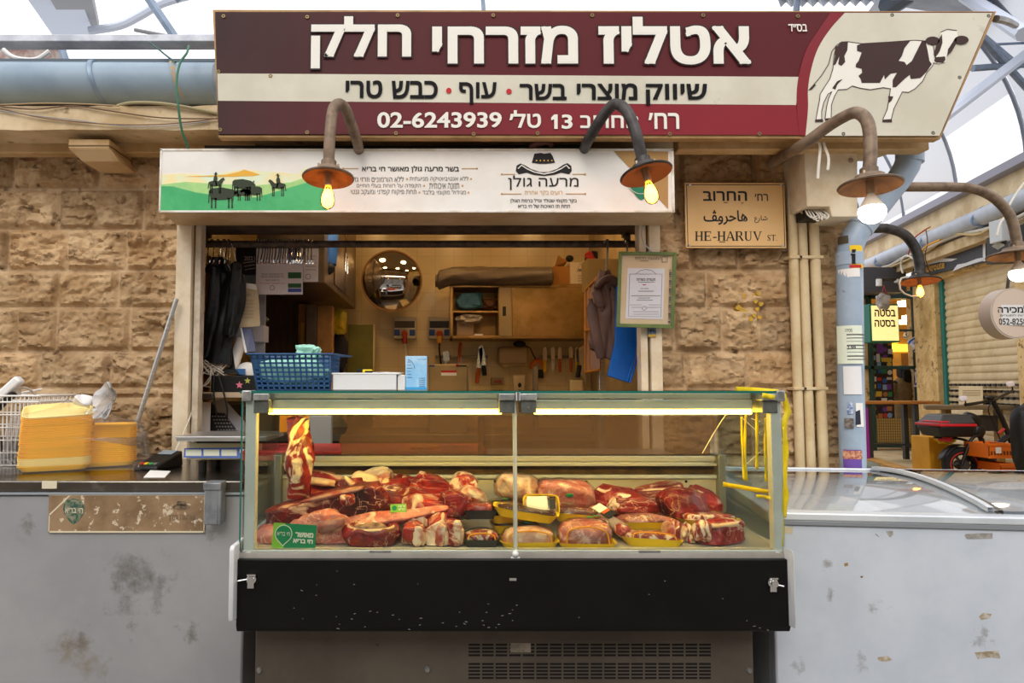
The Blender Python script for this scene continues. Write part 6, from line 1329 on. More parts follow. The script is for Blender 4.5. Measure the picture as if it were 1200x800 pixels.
# socket boxes
def sbox(u0, u1, label, cord):
    t = thing('socket_box', label, 'socket box', P((u0 + u1) / 2, 398, 5.98)); Y = 5.93
    bxp(u0, 371, u1, 397, Y, .12).build('housing', mat('socket_grey', 'b3a892', .5), t, bevel=.008); bxp(u0 + 1.5, 376, u1 - 1.5, 384, Y - .004, .01).build('window', mat('window_smoke', '2b231c', .2), t, bevel=.003)
    for a, b2 in ((u0 + 1, u0 + 7.5), (u1 - 7.5, u1 - 1)): bxp(a, 386, b2, 393, Y - .012, .02).build('socket', mat('socket_blue', '23407e', .5), t, bevel=.004)
    p = P((u0 + u1) / 2, 390, Y - .01); MB().lathe([(.028, 0), (.03, .03), (.02, .04), (0, .04)], p, (0, -1, -.3), 16).build('round_socket', mat('socket_red', 'a8431c', .5), t)
    p2 = P((u0 + u1) / 2, 394, Y - .03); MB().cyl(p2, p2 + V((0, -.01, -.06)), .022, 14).build('plug', mat('plug_c' + cord, {'r': '8e1f18', 'y': 'c08a2c'}[cord], .5), t)
    MB().tube(cr([p2 + V((0, -.01, -.06)), P((u0 + u1) / 2 + (1 if cord == 'r' else 0), 412, Y), P((u0 + u1) / 2 + 2, 430, Y + .02), P((u0 + u1) / 2 + 1, 450, Y)], 6), .008, 8).build('cord', {'r': mat('beige_plastic', 'd8cfbf', .5), 'y': cable_b}[cord], t)
sbox(461, 487.5, 'grey industrial socket box with a red plug, under the convex mirror', 'r'); sbox(502, 528, 'grey industrial socket box with an amber plug, beside the wall cabinet', 'y')
# wall cabinet
CYY = 5.62; cab = thing('wall_cabinet', 'steel wall cabinet with sliding doors, one side open, on the back wall', 'cabinet', P(608, 396, CYY)); csm = mat('cabinet_warm_steel', 'b58f56', .38, .7, c2='97763f', sc=5)
b = MB()
for q in ((527, 333, 690, 336.5), (527, 393, 690, 396.5), (527, 333, 531, 396.5), (584, 336, 586, 394)): x0, x1, z0, z1 = R(*q, CYY); b.box(x0, x1, CYY, 5.98, z0, z1)
x0, x1, z0, z1 = R(527, 333, 690, 396.5, CYY); b.box(x0, x1, 5.96, 6.0, z0, z1); b.build('carcass', csm, cab, bevel=.004)
bxp(531, 364, 585, 366, CYY + .02, .33).build('shelf', csm, cab)
d = bxp(585, 336.5, 600, 394, CYY - .012, .015).build('sliding_door', mat('door_warm', 'a18a63', .5, .3), cab, bevel=.003); bxp(589, 359, 593, 370, CYY - .014, .004).build('handle_slot', blackp, d)
bxp(600, 336.5, 690, 394, CYY - .004, .015).build('sliding_door', csm, cab, bevel=.003)
b = lump(P(551, 354, 5.75), (.115, .1, .075), 2, .3, 2.5); tag(b.build('blue_bag', mat('bag_pale_blue', '5d93a8', .4, c2='3f7088', sc=8)), 'crumpled pale blue bag on the cabinet upper shelf', 'bag')
b = lump(P(572, 357, 5.8), (.08, .1, .05), 4, .3, 2.5); tag(b.build('brown_cloth', mat('cloth_brown', '6b4526', .7)), 'brown cloth beside the blue bag in the cabinet', 'cloth')
tag(bxp(535, 375, 555, 393, 5.72, .15).build('carton', mat('carton_pale', 'b59c7e', .6), bevel=.004), 'pale carton on the lower cabinet shelf', 'carton')
b = lump(P(550, 374, 5.7), (.1, .08, .035), 8, .35, 3); tag(b.build('plastic_wrap', mat('wrap_grey', 'a39787', .3)), 'clear plastic wrapping on the lower cabinet shelf', 'plastic wrap')
tag(bxp(556, 391, 566, 393.5, 5.68, .1).build('small_box', whitep), 'small white box lying on the lower cabinet shelf', 'box')
def rollf(i, j):
    a = 2 * math.pi * i; u = 510 + 138 * j; k = 1 + .06 * noise.noise(V((j * 14, math.cos(a) * 2, math.sin(a) * 2))) + .05 * math.sin(a * 6 + j * 10); e = 1 if .02 < j < .99 else .6
    sag = 6 * max(0, 1 - j * 7); return P(u, 323.5 + sag, 5.6) + V((0, .085 * math.cos(a) * k * e, (.075 + .01 * max(0, 1 - j * 7)) * math.sin(a) * k * e))
tag(shape_mb(rollf, 32, 60).build('wrapped_roll', mat('roll_grey', '6a5a45', .45, c2='54473a', sc=6, stretch=(.2, 3, 3))), 'long roll wrapped in dark grey sheeting on top of the wall cabinet', 'roll')
t = thing('cardboard_box', 'small brown cardboard box with an open flap on the wall cabinet', 'cardboard box', P(658, 333, 5.65)); bxp(648, 312, 668, 333, 5.65, .2).build('box', mat('cardboard_warm', '9a6526', .7), t, bevel=.003); b = MB(); b.prism([P(650, 312, 5.66), P(661, 312, 5.66), P(665, 306, 5.62), P(654, 299, 5.62)], (0, .005, 0)); b.build('flap', mat('cardboard_warm', '9a6526', .7), t)
t = thing('white_carton', 'white carton with a triangle mark on the wall cabinet', 'carton', P(681, 333, 5.65)); bxp(668, 307, 694, 332.5, 5.64, .22).build('box', mat('carton_white', 'c9b596', .6), t, bevel=.003); b = MB(); line(b, [(676, 318), (680, 308.5), (685, 318), (676, 318)], .6, 5.638); flat(b, [(677, 315), (684, 315), (683, 317.5), (678, 317.5)], 5.638)
for v in (323, 326, 329): line(b, [(677, v), (684, v)], .7, 5.638)
b.build('print', greyink, t, smooth=False)
b = MB(); b.ball(P(667.5, 303, 5.75), (.035, .035, .03)); tag(b.build('lens_cap', blackp), 'round black object between the cartons on the cabinet', 'cap')
t = thing('bag', 'black and red sports bag on top of the white carton', 'bag', P(693, 312, 5.7)); lump(P(694, 303, 5.75), (.065, .05, .06), 3, .2, 2).build('body', mat('bag_black', '201c22', .6), t); lump(P(692, 302, 5.70), (.03, .03, .055), 4, .2, 2, (0, -.5, 0)).build('red_panel', mat('bag_red', 'b02a26', .6), t)
# knives on the magnetic bars
def bar(label, u0, u1, v, Y=6.0): 
    t = thing('knife_bar', label, 'knife rack', P((u0 + u1) / 2, v + 2, Y)); bxp(u0, v - 1.7, u1, v + 1.7, Y - .015, .04).build('bar', mat('bar_steel', '8f8372', .35, .7), t, bevel=.003); bxp(u0 + .5, v - .4, u1 - .5, v + .4, Y - .0165, .004).build('magnet_strip', mat('bar_dark', '5c5246', .5), t)
bar('magnetic knife bar above the steel machine', 510, 572, 418); bar('magnetic knife bar beside the towel dispenser', 632, 680, 418)
bladem = mat('knife_blade', 'd6d2c8', .2, 1)
def knife(label, u, vt, vb, vh, wd, hm, tilt=0, blade_up=True, group='knives on the back wall'):
    Y = 5.965; t = thing('knife', label, 'knife', P(u, vh, Y), 0, group); tl = tilt
    q = lambda uu, v: P(u + (uu - u) + tl * (v - vb), v, Y)
    b = MB(); b.prism([q(u - wd / 2, vb), q(u + wd / 2, vb), q(u + wd / 2, vt + (vb - vt) * .3), q(u + wd * .2, vt), q(u - wd / 2, vt + (vb - vt) * .12)], (0, .003, 0)); b.build('blade', bladem, t)
    b = MB(); n = [q(u, vb), q(u, vb + (vh - vb) * .3), q(u, vb + (vh - vb) * .8), q(u, vh)]; b.tube(cr(n, 3), [px(wd * .32, Y)] * 3 + [px(wd * .42, Y)] * 4 + [px(wd * .38, Y)] * 2 + [px(wd * .3, Y)], 10, flat=.6); b.build('handle', hm, t)
horg = mat('handle_orange', 'c4591f', .5); hyel = mat('handle_yellow', 'd8a818', .5); hwh = mat('handle_white', 'd9cdb8', .5)
knife('wooden handled knife hanging on the magnetic bar above the steel machine', 561, 406, 431, 449, 5.5, horg, -.12); knife('broad pointed knife with a black handle on the same bar', 566.5, 404, 428, 440, 6.5, blackp, .12)
knife('short broad blade in the bar nearest the socket box', 523, 411, 423, 427, 7, bladem)
t = thing('knife', 'upright knife with a red blade edge standing behind the steel machine', 'knife', P(539, 426, 5.97)); b = MB(); b.tube(cr([P(538.6, 425, 5.96), P(538.6, 412, 5.96), P(540, 401, 5.96)], 4), [.014] * 8 + [.008], 10, flat=.5); b.build('handle', horg, t); bxp(537, 419, 541, 427, 5.955, .02).build('collar', steel, t)
for u, hm, vb, vh, lb in ((638.5, hyel, 422, 436, 'knife with a dark handle and yellow tip nearest the towel dispenser'), (648, hwh, 420, 434, 'white handled knife on the bar beside the towel dispenser'), (656, horg, 420, 436, 'orange handled knife next to the white handled one'), (669, horg, 419, 436, 'orange handled knife next to the yellow handled one'), (676, hyel, 424, 440, 'yellow handled knife at the bar end')): knife(lb, u, 406, vb, vh, 4.6, hm)
t = thing('cleaver', 'steel meat cleaver with a black handle by the brown framed board', 'cleaver', P(683, 442, 5.9)); b = MB(); b.prism([P(678, 408, 5.9), P(687, 404, 5.9), P(687, 450, 5.9), P(680, 436, 5.9)], (0, .005, 0)); b.build('blade', bladem, t); MB().tube([P(679, 428, 5.89), P(677, 442, 5.88)], .02, 10, flat=.6).build('handle', blackp, t)
# machines and dispensers
t = thing('meat_machine', 'steel box machine with a red and white label on the back worktop', 'machine', P(525, 458, 5.3)); x0, x1, z0, z1 = R(502.5, 426.5, 548, 470, 5.3); bx(x0, x1, 5.3, 5.6, .95, z1).build('body', mat('machine_steel', 'a8946e', .4, .5, c2='978460', sc=4), t, bevel=.008)
for a, b2, c1, d1, mm, nm in ((517, 434, 535, 436.5, redink, 'red_label'), (517, 436.5, 535, 440, paper, 'white_label'), (535, 427.5, 547, 429.5, blackp, 'top_band'), (503.5, 427.5, 509.5, 429.5, mat('socket_blue', '23407e', .5), 'blue_corner'), (534, 426.5, 537.5, 429.8, redink, 'red_corner')): bxp(a, b2, c1, d1, 5.296, .005).build(nm, mm, t, smooth=False)
bxp(548, 429, 549.5, 470, 5.29, .2).build('edge_strip', mat('bar_steel', '8f8372', .35, .7), t)
t = thing('towel_dispenser', 'cream paper towel dispenser on the tiled back wall', 'dispenser', P(602, 431, 5.9)); bxp(584, 406, 619, 427, 5.85, .14).build('housing', mat('dispenser_beige', 'a58a64', .5), t, bevel=.02, seg=4); b = MB(); b.prism([P(586, 426, 5.87), P(619, 424, 5.87), P(617, 429, 5.88), P(602, 428, 5.88), P(590, 431, 5.88)], (0, .1, 0)); b.build('lower_cover', mat('dispenser_cream', 'c7ae84', .5), t, bevel=.005)
b = MB(); b.ball(P(609, 403, 5.86), (.055, .04, .028)); o = tag(b.build('plug', blackp), 'black plug with a cord above the towel dispenser', 'plug'); MB().tube(cr([P(613, 404, 5.86), P(621, 408, 5.86), P(625, 416, 5.86), P(628, 421, 5.86)], 5), .006, 8).build('cord', blackp, o)
t = thing('soap_dispenser', 'small white soap dispenser low on the back wall', 'dispenser', P(608, 456, 5.9)); b = MB(); b.hexa([P(602, 458, 5.88), P(615, 458, 5.88), P(615, 458, 6.045), P(602, 458, 6.045)], [P(600.5, 439, 5.86), P(616, 439, 5.86), P(616, 439, 6.045), P(600.5, 439, 6.045)]); b.build('body', mat('soap_white', 'cdb892', .4), t, bevel=.012); MB().ball(P(609, 451, 5.87), (.016, .012, .02)).build('nozzle', blackp, t)
t = thing('small_dispenser', 'little grey box with a red strip below the knives', 'dispenser', P(583, 451, 5.95)); bxp(576, 442, 591, 451, 5.92, .125).build('body', mat('box_taupe', '8c7458', .5), t, bevel=.006); bxp(579, 445.5, 588, 448.5, 5.915, .008).build('red_strip', mat('dull_red', '8e3a2c', .5), t)
b = MB(); b.tube(cr([P(623, 432, 6.02), P(626, 424, 6.02), P(632, 422.5, 6.02), P(636, 428, 6.02), P(638, 433, 6.02)], 5), .02, 8, flat=.4); tag(b.build('orange_strap', mat('strap_orange', 'd9731c', .5)), 'orange strap hooked on the wall beside the knives', 'strap')
tag(bxp(630, 433, 637, 443, 5.98, .06).build('black_holder', blackp, bevel=.004), 'black holder hanging under the orange strap', 'holder')
tag(bxp(625, 430, 631, 502.5, 5.7, .05).build('steel_post', mat('bar_steel', '8f8372', .35, .7), bevel=.003), 'thin steel upright beside the soap dispenser', 'post')
tag(bxp(668, 445, 683, 470, 5.8, .1).build('white_board', mat('board_edge', 'd9c79a', .6), bevel=.004), 'small white board standing under the cleaver', 'board')
bxw = thing('back_worktop', 'steel worktop along the back wall inside the shop', 'worktop', (-.2, 5.6, 0)); bx(-1.7, 1.2, 5.2, 6.04, .9, .95).build('top', mat('worktop_steel', '9a8d7a', .3, .8), bxw, bevel=.004); bx(-1.65, 1.15, 5.26, 6.0, .02, .9).build('cupboards', mat('cupboard_brown', '6b5138', .5, c2='5a432d', sc=4), bxw, bevel=.004)
tag(bxp(703.5, 418, 711, 676, 4.6, .06).build('steel_upright', steel, bevel=.003), 'steel upright under the brown apron', 'post')
# things on the near side of the opening
t = thing('framed_board', 'tall board with a thin orange wooden frame behind the brown apron', 'board', P(694, 438, 4.6)); b = MB(); b.prism([P(686, 436, 4.7), P(703, 433, 4.5), P(703, 322, 4.5), P(686, 340, 4.7)], (.01, .02, 0)); b.build('panel', mat('board_mauve', '9a8078', .6, c2='8a7068', sc=4), t)
b = MB()
for p, q in (((686, 436), (703, 433)), ((686, 340), (703, 322)), ((686, 387), (692, 386))): b.tube([P(*p, 4.69), P(*q, 4.49)], .009, 8)
b.tube([P(686, 436, 4.69), P(686, 340, 4.69)], .009, 8); b.tube([P(690.5, 435, 4.64), P(690.5, 335, 4.64)], .007, 8); b.build('frame', mat('frame_orange', 'b5772a', .5), t)
tag(bxp(688, 303, 725, 340, 4.9, .2).build('cardboard_box', mat('cardboard_dim', '8a744a', .7), bevel=.004), 'open cardboard box behind the brown apron', 'cardboard box')
t = thing('apron', 'brown leather look apron bunched on a steel hook from the rail', 'apron', P(707, 420, 4.0))
def apr(i, j):
    a = 2 * math.pi * i; uc = 708 + 2 * math.sin(j * 4); wd = (11 + 6 * j if j > .12 else 6 + 45 * j) * (1.0 - .25 * max(0, j - .75) / .25); v = 318 + 98 * j + (8 * math.cos(a) if j > .9 else 0)
    k = 1 + .25 * math.sin(a * 4 + j * 4) * (.3 + j * .7) + .25 * noise.noise(V((math.cos(a) * 2, math.sin(a) * 2, j * 5)))
    return P(uc, v, 4.0) + V((px(wd, 4) * math.cos(a) * k, .05 * math.sin(a) * k, .015 * noise.noise(V((a, j * 8, 0)))))
apm = mat('apron_brown', '6e5348', .5, c2='5a4239', sc=7, bump=.15, bsc=12)
shape_mb(apr, 64, 44).build('body', apm, t)
def fold(name, pts, r):
    b = MB(); pts = cr([P(u, v, y) for u, v, y in pts], 5); b.tube(pts, [r * (1 if 1 < k < len(pts) - 2 else .4) for k in range(len(pts))], 12, flat=.5); b.build(name, apm, t)
fold('strap', [(698, 340, 3.95), (705, 330, 3.93), (714, 326, 3.93), (722, 332, 3.95), (724, 338, 3.96)], .03); fold('strap', [(697, 338, 3.94), (702, 350, 3.92), (706, 362, 3.93)], .028); fold('strap', [(718, 336, 3.94), (722, 360, 3.94), (722, 395, 3.96), (719, 416, 3.98)], .026); fold('hem_fold', [(692, 350, 3.95), (696, 380, 3.94), (703, 410, 3.96), (706, 420, 3.98)], .03)
MB().tube(cr([P(708, 284, 3.95), P(712, 281, 3.97), P(712, 290, 3.95), P(711, 305, 3.95), P(710, 320, 3.96)], 5), .006, 8).build('hook', steel, t)
t = thing('rail_hook', 'single steel hook on the rail beside the framed certificate', 'hook', P(735, 295, 3.98)); MB().tube(cr([P(733, 284, 3.95), P(735, 281, 3.97), P(735, 290, 3.95), P(735, 300, 3.95), P(738, 306, 3.93)], 5), .006, 8).build('hook_wire', steel, t)
t = thing('blue_sheet', 'bright blue plastic sheet hanging behind the framed certificate', 'plastic sheet', P(730, 448, 3.93)); blm = mat('sheet_blue', '1467c2', .4, c2='0f58ad', sc=6, bump=.1, bsc=15)
b = MB(); b.prism([P(712, 440, 3.92), P(737, 448.5, 3.92), P(748.5, 394, 3.92), P(748, 340, 3.92), P(722, 335, 3.92), P(721, 400, 3.92)], (0, .02, 0)); b.build('sheet', blm, t, bevel=.004); b = MB(); b.tube(cr([P(738, 448, 3.915), P(746, 420, 3.91), P(749, 393, 3.91), P(748.5, 345, 3.91)], 5), .008, 8, flat=.7); b.tube(cr([P(735, 447, 3.912), P(743, 418, 3.91), P(745.5, 393, 3.91), P(745, 345, 3.91)], 5), .006, 8, flat=.7); b.build('folded_edge', blm, t)
# framed certificate
FY = 3.66; t = thing('framed_certificate', 'green framed certificate hanging on the jamb of the opening', 'certificate', P(757, 386, FY))
b = MB(); O = [(725, 294.5), (793, 295.5), (790, 385), (722, 383)]; I = [(729, 298.5), (788.5, 299.5), (786, 380), (726.5, 379)]
for k in range(4):
    p, q = (k, (k + 1) % 4); b.hexa([P(*O[p], FY + .02), P(*O[q], FY + .02), P(*I[q], FY + .02), P(*I[p], FY + .02)], [P(*O[p], FY), P(*O[q], FY), P(*I[q], FY), P(*I[p], FY)])
b.build('frame', mat('frame_green', '6c7a44', .5, c2='5a6a38', sc=8), t, bevel=.003)
flat(MB(), I, FY + .012, .006).build('backing_sheet', mat('cert_cream', 'ecd6b4', .7, c2='e3c8a0', sc=3), t, smooth=False)
flat(MB(), [(735.5, 314), (779, 314.5), (777, 374), (733, 373)], FY + .009, .002).build('document', mat('cert_white', 'edeaee', .7), t, smooth=False)
d = MB(); Yd = FY + .0075
write(d, 'תעודת כשרות', 746, 326, 768, 329, Yd, .02); write(d, 'המועצה הדתית', 744, 301, 775, 304, Yd, .01); write(d, 'מרעה גולן', 751, 337, 760, 339, Yd, .015)
for v, a, c in ((330.5, 748, 767), (341, 748, 766), (346.5, 740, 774), (349, 748, 762), (351.5, 746, 765), (305.5, 750, 760)): line(d, [(a, v), (c, v)], .5, Yd)
for v, a, c in ((357, 738, 752), (360, 740, 752), (357, 760, 774), (360, 758, 774), (365, 742, 772), (368, 742, 772)): line(d, [(a, v), (c, v)], .3, Yd)
line(d, [(738, 321), (776, 321), (774.5, 371), (736.5, 370.5), (738, 321)], .4, Yd); line(d, [(745, 321), (750, 317), (757, 315.5), (764, 317), (769, 321)], .4, Yd); line(d, disc(755, 361, 2.4, n=12) + [disc(755, 361, 2.4)[0]], .4, Yd)
for k in range(26): v = 316 + k * 2.4; flat(d, [(784.5 - k * .06, v), (787 - k * .06, v), (787 - k * .06, v + .6 + (k * 7 % 4) * .45), (784.5 - k * .06, v + .6 + (k * 7 % 4) * .45)], Yd)
line(d, [(776, 307), (776, 301.5), (778, 300.5), (780, 301.5), (782, 300.5), (782, 307), (776, 307)], .6, Yd)
d.build('print', greyink, t, smooth=False); d = MB(); line(d, [(753, 333.5), (757, 333.5)], .9, Yd); d.build('red_print', redink, t, smooth=False)
flat(MB(), I, FY + .004, .002).build('glazing', glass('cert_glass', 'ffffff', .5, .05), t, smooth=False)
t = thing('sticker', 'small picture sticker on the jamb under the framed certificate', 'sticker', P(764, 395, 3.69)); bxp(759.5, 384, 769, 394.5, 3.698, .003).build('sheet', mat('sticker_mix', '6a7f9a', .5, c2='2b2b33', sc=60), t); bxp(759.5, 391.5, 769, 394.5, 3.6965, .002).build('band', mat('band_amber', 'c49a3c', .5), t)
# ------------------------------------------------------------------ worktop behind the case, red board, things on the case's glass top
sw = thing('serving_counter', 'steel serving counter between the display case and the opening', 'counter', (.2, 3.4, 0)); bx(-.70, 1.15, 3.04, 3.7, .96, .985).build('top', steel, sw, bevel=.003); bx(-.68, 1.12, 3.08, 3.68, .02, .96).build('body', mat('cupboard_dark', '4a3c32', .6), sw)
tag(bx(P(290, 525, 3.2).x, P(570, 525, 3.2).x, 3.1, 3.5, .9855, 1.03).build('cutting_board', mat('board_red', 'c23a36', .5, c2='a82e2b', sc=6), bevel=.006), 'red cutting board on the serving counter behind the meat case', 'cutting board')
t = thing('knife', 'orange handled knife lying on the red board behind the case', 'knife', P(497, 521, 3.25)); 
p = V((P(498, 521, 3.2).x, 3.2, 1.04)); b = MB(); b.tube(cr([p + V((-.065, 0, 0)), p, p + V((.065, 0, 0))], 4), [.012] + [.017] * 7 + [.01], 10, flat=.8); b.build('handle', mat('handle_amber', 'e08a1c', .5), t); b = MB(); b.prism([p + V((.06, -.014, 0)), p + V((.06, .014, 0)), p + V((.2, .012, 0)), p + V((.22, -.01, 0))], (0, 0, .002)); b.build('blade', bladem, t)
tag(bxp(357, 487, 388, 526, 3.6, .05).build('carton', mat('carton_dim', '8d8a86', .6), bevel=.004), 'grey carton behind the hanging meat strip', 'carton')
BYY = 2.80; t = thing('plastic_basket', 'blue slotted plastic basket on the glass top of the meat case', 'basket', P(352, 454, BYY))
bm_ = mat('basket_blue', '2c527c', .45, c2='274a70', sc=4); zb_ = TOPZ + .0008; xa, xb = P(301, 440, BYY).x, P(388, 440, BYY).x; xt0, xt1 = P(294, 416, BYY).x, P(388, 416, BYY).x; ht = P(340, 415, BYY).z
ya, yb = BYY, 2.98
b = MB(); cols = 13; rows_ = 8; yt0, yt1 = BYY - .015, 3.02
def wallq(f, g):                                       # front wall, f along, g up
    return V((xa + .004 + (xb - xa - .008) * f + ((xt0 - xa) * (1 - f) + (xt1 - xb) * f) * g, BYY + (yt0 - BYY) * g, zb_ + (ht - zb_) * g))
for i in range(cols + 1):
    f = i / cols; w2 = .012; 
    b.prism([wallq(max(0, f - w2), 0), wallq(min(1, f + w2), 0), wallq(min(1, f + w2), 1), wallq(max(0, f - w2), 1)], (0, .003, 0))
for k in range(rows_ + 1):
    g = k / rows_; h2 = .028; b.prism([wallq(0, max(0, g - h2)), wallq(1, max(0, g - h2)), wallq(1, min(1, g + h2)), wallq(0, min(1, g + h2))], (0, .003, 0))
b.build('front_wall', bm_, t, smooth=False)
b = MB(); b.box(xa, xb, ya, yb, zb_, zb_ + .003); b.prism([(xa, yb, zb_), (xb, yb, zb_), (xt1, yt1, ht), (xt0, yt1, ht)], (0, .003, 0)); b.prism([(xa, ya, zb_), (xa, yb, zb_), (xt0, yt1, ht), (xt0, yt0, ht)], (.003, 0, 0)); b.build('back_walls', bm_, t, smooth=False)
b = MB()
q2 = lambda f, g: V((xb + (xt1 - xb) * g, ya + (yb - ya) * f + ((yt0 - ya) * (1 - f) + (yt1 - yb) * f) * g, zb_ + (ht - zb_) * g))
for i in range(8):
    f = i / 7; b.prism([q2(max(0, f - .03), 0), q2(min(1, f + .03), 0), q2(min(1, f + .03), 1), q2(max(0, f - .03), 1)], (.003, 0, 0))
for k in range(9): g = k / 8; b.prism([q2(0, max(0, g - .03)), q2(1, max(0, g - .03)), q2(1, min(1, g + .03)), q2(0, min(1, g + .03))], (.003, 0, 0))
b.build('end_wall', bm_, t, smooth=False)
b = MB(); rr = [(xt0 - .004, yt0 - .012, ht), (xt1 + .012, yt0 - .012, ht), (xt1 + .05, yt1 + .012, ht), (xt0 - .004, yt1 + .012, ht)]
for k in range(4): b.tube([rr[k], rr[(k + 1) % 4]], .008, 8, flat=.5)
b.build('rim', bm_, t)
b = lump(P(345, 436, 2.9), (.13, .075, .06), 5, .2, 2.5); 
for q in b.v: q.z = max(q.z, zb_ + .006)
o = tag(b.build('mint_bag', mat('bag_mint', 'a8dcc6', .35, c2='8ec8b2', sc=8, bump=.2, bsc=30)), 'crumpled mint green bag inside the blue basket', 'bag'); lump(P(361, 413, 2.9), (.05, .03, .03), 7, .35, 3).build('bag_top', MATS['bag_mint'], o)
t = thing('white_box', 'flat white carton on the glass top beside the blue basket', 'carton', P(427, 456, 2.8)); x0, x1, z0, z1 = R(388, 437.5, 464.5, 455, 2.8); bx(x0, x1, 2.8, 2.98, zb_, z1).build('box', mat('carton_clean', 'dddcd9', .6), t, bevel=.003); bx(x0 - .002, x1 + .012, 2.798, 2.99, z1 - .004, z1 + .003).build('lid', whitep, t, bevel=.002); bx(x0, x0 + .008, 2.797, 2.8, zb_, z1 - .004).build('corner_tape', mat('tape_brown', '6e5136', .5), t)
bx(x1 + .004, x1 + .035, 2.81, 2.95, zb_, z1 - .006).build('end_flap', mat('carton_clean', 'dddcd9', .6), t, bevel=.002)
t = thing('box_cutter', 'yellow and black box cutter on the white carton', 'cutter', V((P(430, 437, 2.86).x, 2.86, z1 + .003))); p = V((P(428, 437, 2.86).x, 2.86, z1 + .004)); b = MB(); b.box(p.x - .022, p.x + .03, p.y - .012, p.y + .012, p.z, p.z + .014); b.build('body', mat('cutter_yellow', 'e6c81c', .5), t, bevel=.004); b = MB(); b.box(p.x - .034, p.x - .01, p.y - .014, p.y + .014, p.z, p.z + .017); b.box(p.x + .0, p.x + .032, p.y - .014, p.y - .01, p.z, p.z + .008); b.build('grip', blackp, t, bevel=.003)
lb2 = lump(P(452, 437.5, 2.9), (.07, .03, .006), 3, .3, 3); 
for q in lb2.v: q.z = max(q.z, z1 + .004)
tag(lb2.build('paper_wrap', paper), 'crumpled white paper lying on the white carton', 'paper')
t = thing('leaflet', 'pale blue leaflet standing beside the white carton', 'leaflet', P(488, 456, 2.82)); x0, x1, z0, z1 = R(475.2, 417, 500.3, 456, 2.82); z0 = zb_; bx(x0, x1, 2.82, 2.84, z0, z1).build('sheet', mat('leaflet_blue', '8cc4ea', .4, c2='c9e4f5', sc=5), t, bevel=.001)
b = MB(); line(b, [(478, 421), (482, 423), (485, 427), (486, 432)], .5, 2.8185); write(b, 'מדריך', 489, 420.5, 499, 422, 2.8185, .01); 
for k in range(6): line(b, [(477, 424 + k * 3.6), (481 + k % 3, 424 + k * 3.6)], .4, 2.8185)
for k in range(5): line(b, [(491, 443 + k * 2.4), (498, 443 + k * 2.4)], .5, 2.8185)
b.build('print', mat('leaflet_ink', '3b5f8a', .6), t, smooth=False); bxp(474.8, 453.5, 500.5, 456, 2.8185, .001).build('cyan_band', mat('leaflet_cyan', '3aa3dd', .4), t, smooth=False)
# ------------------------------------------------------------------ chest freezer on the street side
fz = thing('chest_freezer', 'long white chest freezer with sliding glass lids, beside the meat display case', 'freezer', (1.25, 2.64, 0), math.radians(-7))
FT = M.Translation((1.25, 2.64, 0)) @ M.Rotation(math.radians(-7), 4, 'Z')
def fmb(): b = MB(); b.T = FT; return b
FL, FD, FZ0, FZ1 = 2.5, 1.0, .845, .895
b = fmb(); b.box(0, FL, 0, .07, .03, .80); b.box(0, FL, FD - .06, FD, .03, .85); b.box(0, .07, .06, FD - .05, .03, .80); b.box(FL - .07, FL, .06, FD - .05, .03, .80); b.build('cabinet', white_lam2, fz, bevel=.008); b = fmb(); b.box(.065, FL - .065, .065, FD - .055, .06, .66); b.box(.07, FL - .07, FD - .075, FD - .06, .6, .85); b.box(.07, .085, .07, FD - .06, .6, .82); b.build('liner', mat('freezer_liner', 'e9eef2', .5, c2='d3dbe2', sc=5), fz)
frm = mat('freezer_rail', 'dadfe4', .35, .2, c2='c8ced4', sc=4); frg = mat('freezer_rail_grey', '9aa0a6', .35, .4)
b = fmb(); b.box(-.01, FL, -.012, .06, .815, FZ0); b.build('front_rail', frm, fz, bevel=.006); b = fmb(); b.box(-.008, FL, -.008, .05, .797, .816); b.build('front_rail_grey_strip', frg, fz, bevel=.003)  # the second box is the grey lower strip of the rail
b = fmb(); b.box(-.01, FL, FD - .07, FD, .85, FZ1 + .004); b.box(-.01, FL, FD - .075, FD - .06, FZ1 - .012, FZ1 + .012); b.build('back_rail', frm, fz, bevel=.005)
b = fmb(); b.hexa([(-.01, 0, .80), (.05, 0, .80), (.05, FD, .85), (-.01, FD, .85)], [(-.01, 0, FZ0), (.05, 0, FZ0), (.05, FD, FZ1), (-.01, FD, FZ1)]); b.build('end_rail', frm, fz, bevel=.005)
def lidz(t): return FZ0 + (FZ1 - FZ0) * t + .035 * math.sin(math.pi * min(1, t * 1.02)) ** .8
lidg = glass('freezer_glass', 'f2f6f7', 1.6, .05, milk=.28)
def lid(x0, x1, up, name):
    b = fmb(); b.grid([[(x0 + (x1 - x0) * i / 6, .05 + (FD - .13) * j / 14, lidz(j / 14) + up) for i in range(7)] for j in range(15)]); return b.build(name, lidg, fz)
lid(.04, .84, .0, 'glass_lid'); lid(.78, 1.7, .012, 'glass_lid'); lid(1.64, FL - .03, 0, 'glass_lid')
def lframe(x, w2, up, m, name):
    b = fmb(); rows = []
    for k in range(16): t = k / 15; y = .05 + (FD - .13) * t; z = lidz(t) + up; rows.append([(x - w2, y, z - .006), (x - w2, y, z + .012), (x + w2, y, z + .012), (x + w2, y, z - .006)])
    b.grid(rows); return b.build(name, m, fz)
lframe(.80, .011, .012, frm, 'lid_edge'); lframe(.835, .008, .002, mat('lid_seal', '5f5a50', .5), 'lid_seal'); lframe(1.66, .011, .012, frm, 'lid_edge')
fY = lambda u, v: FT.inverted() @ P(u, v, 2.5)
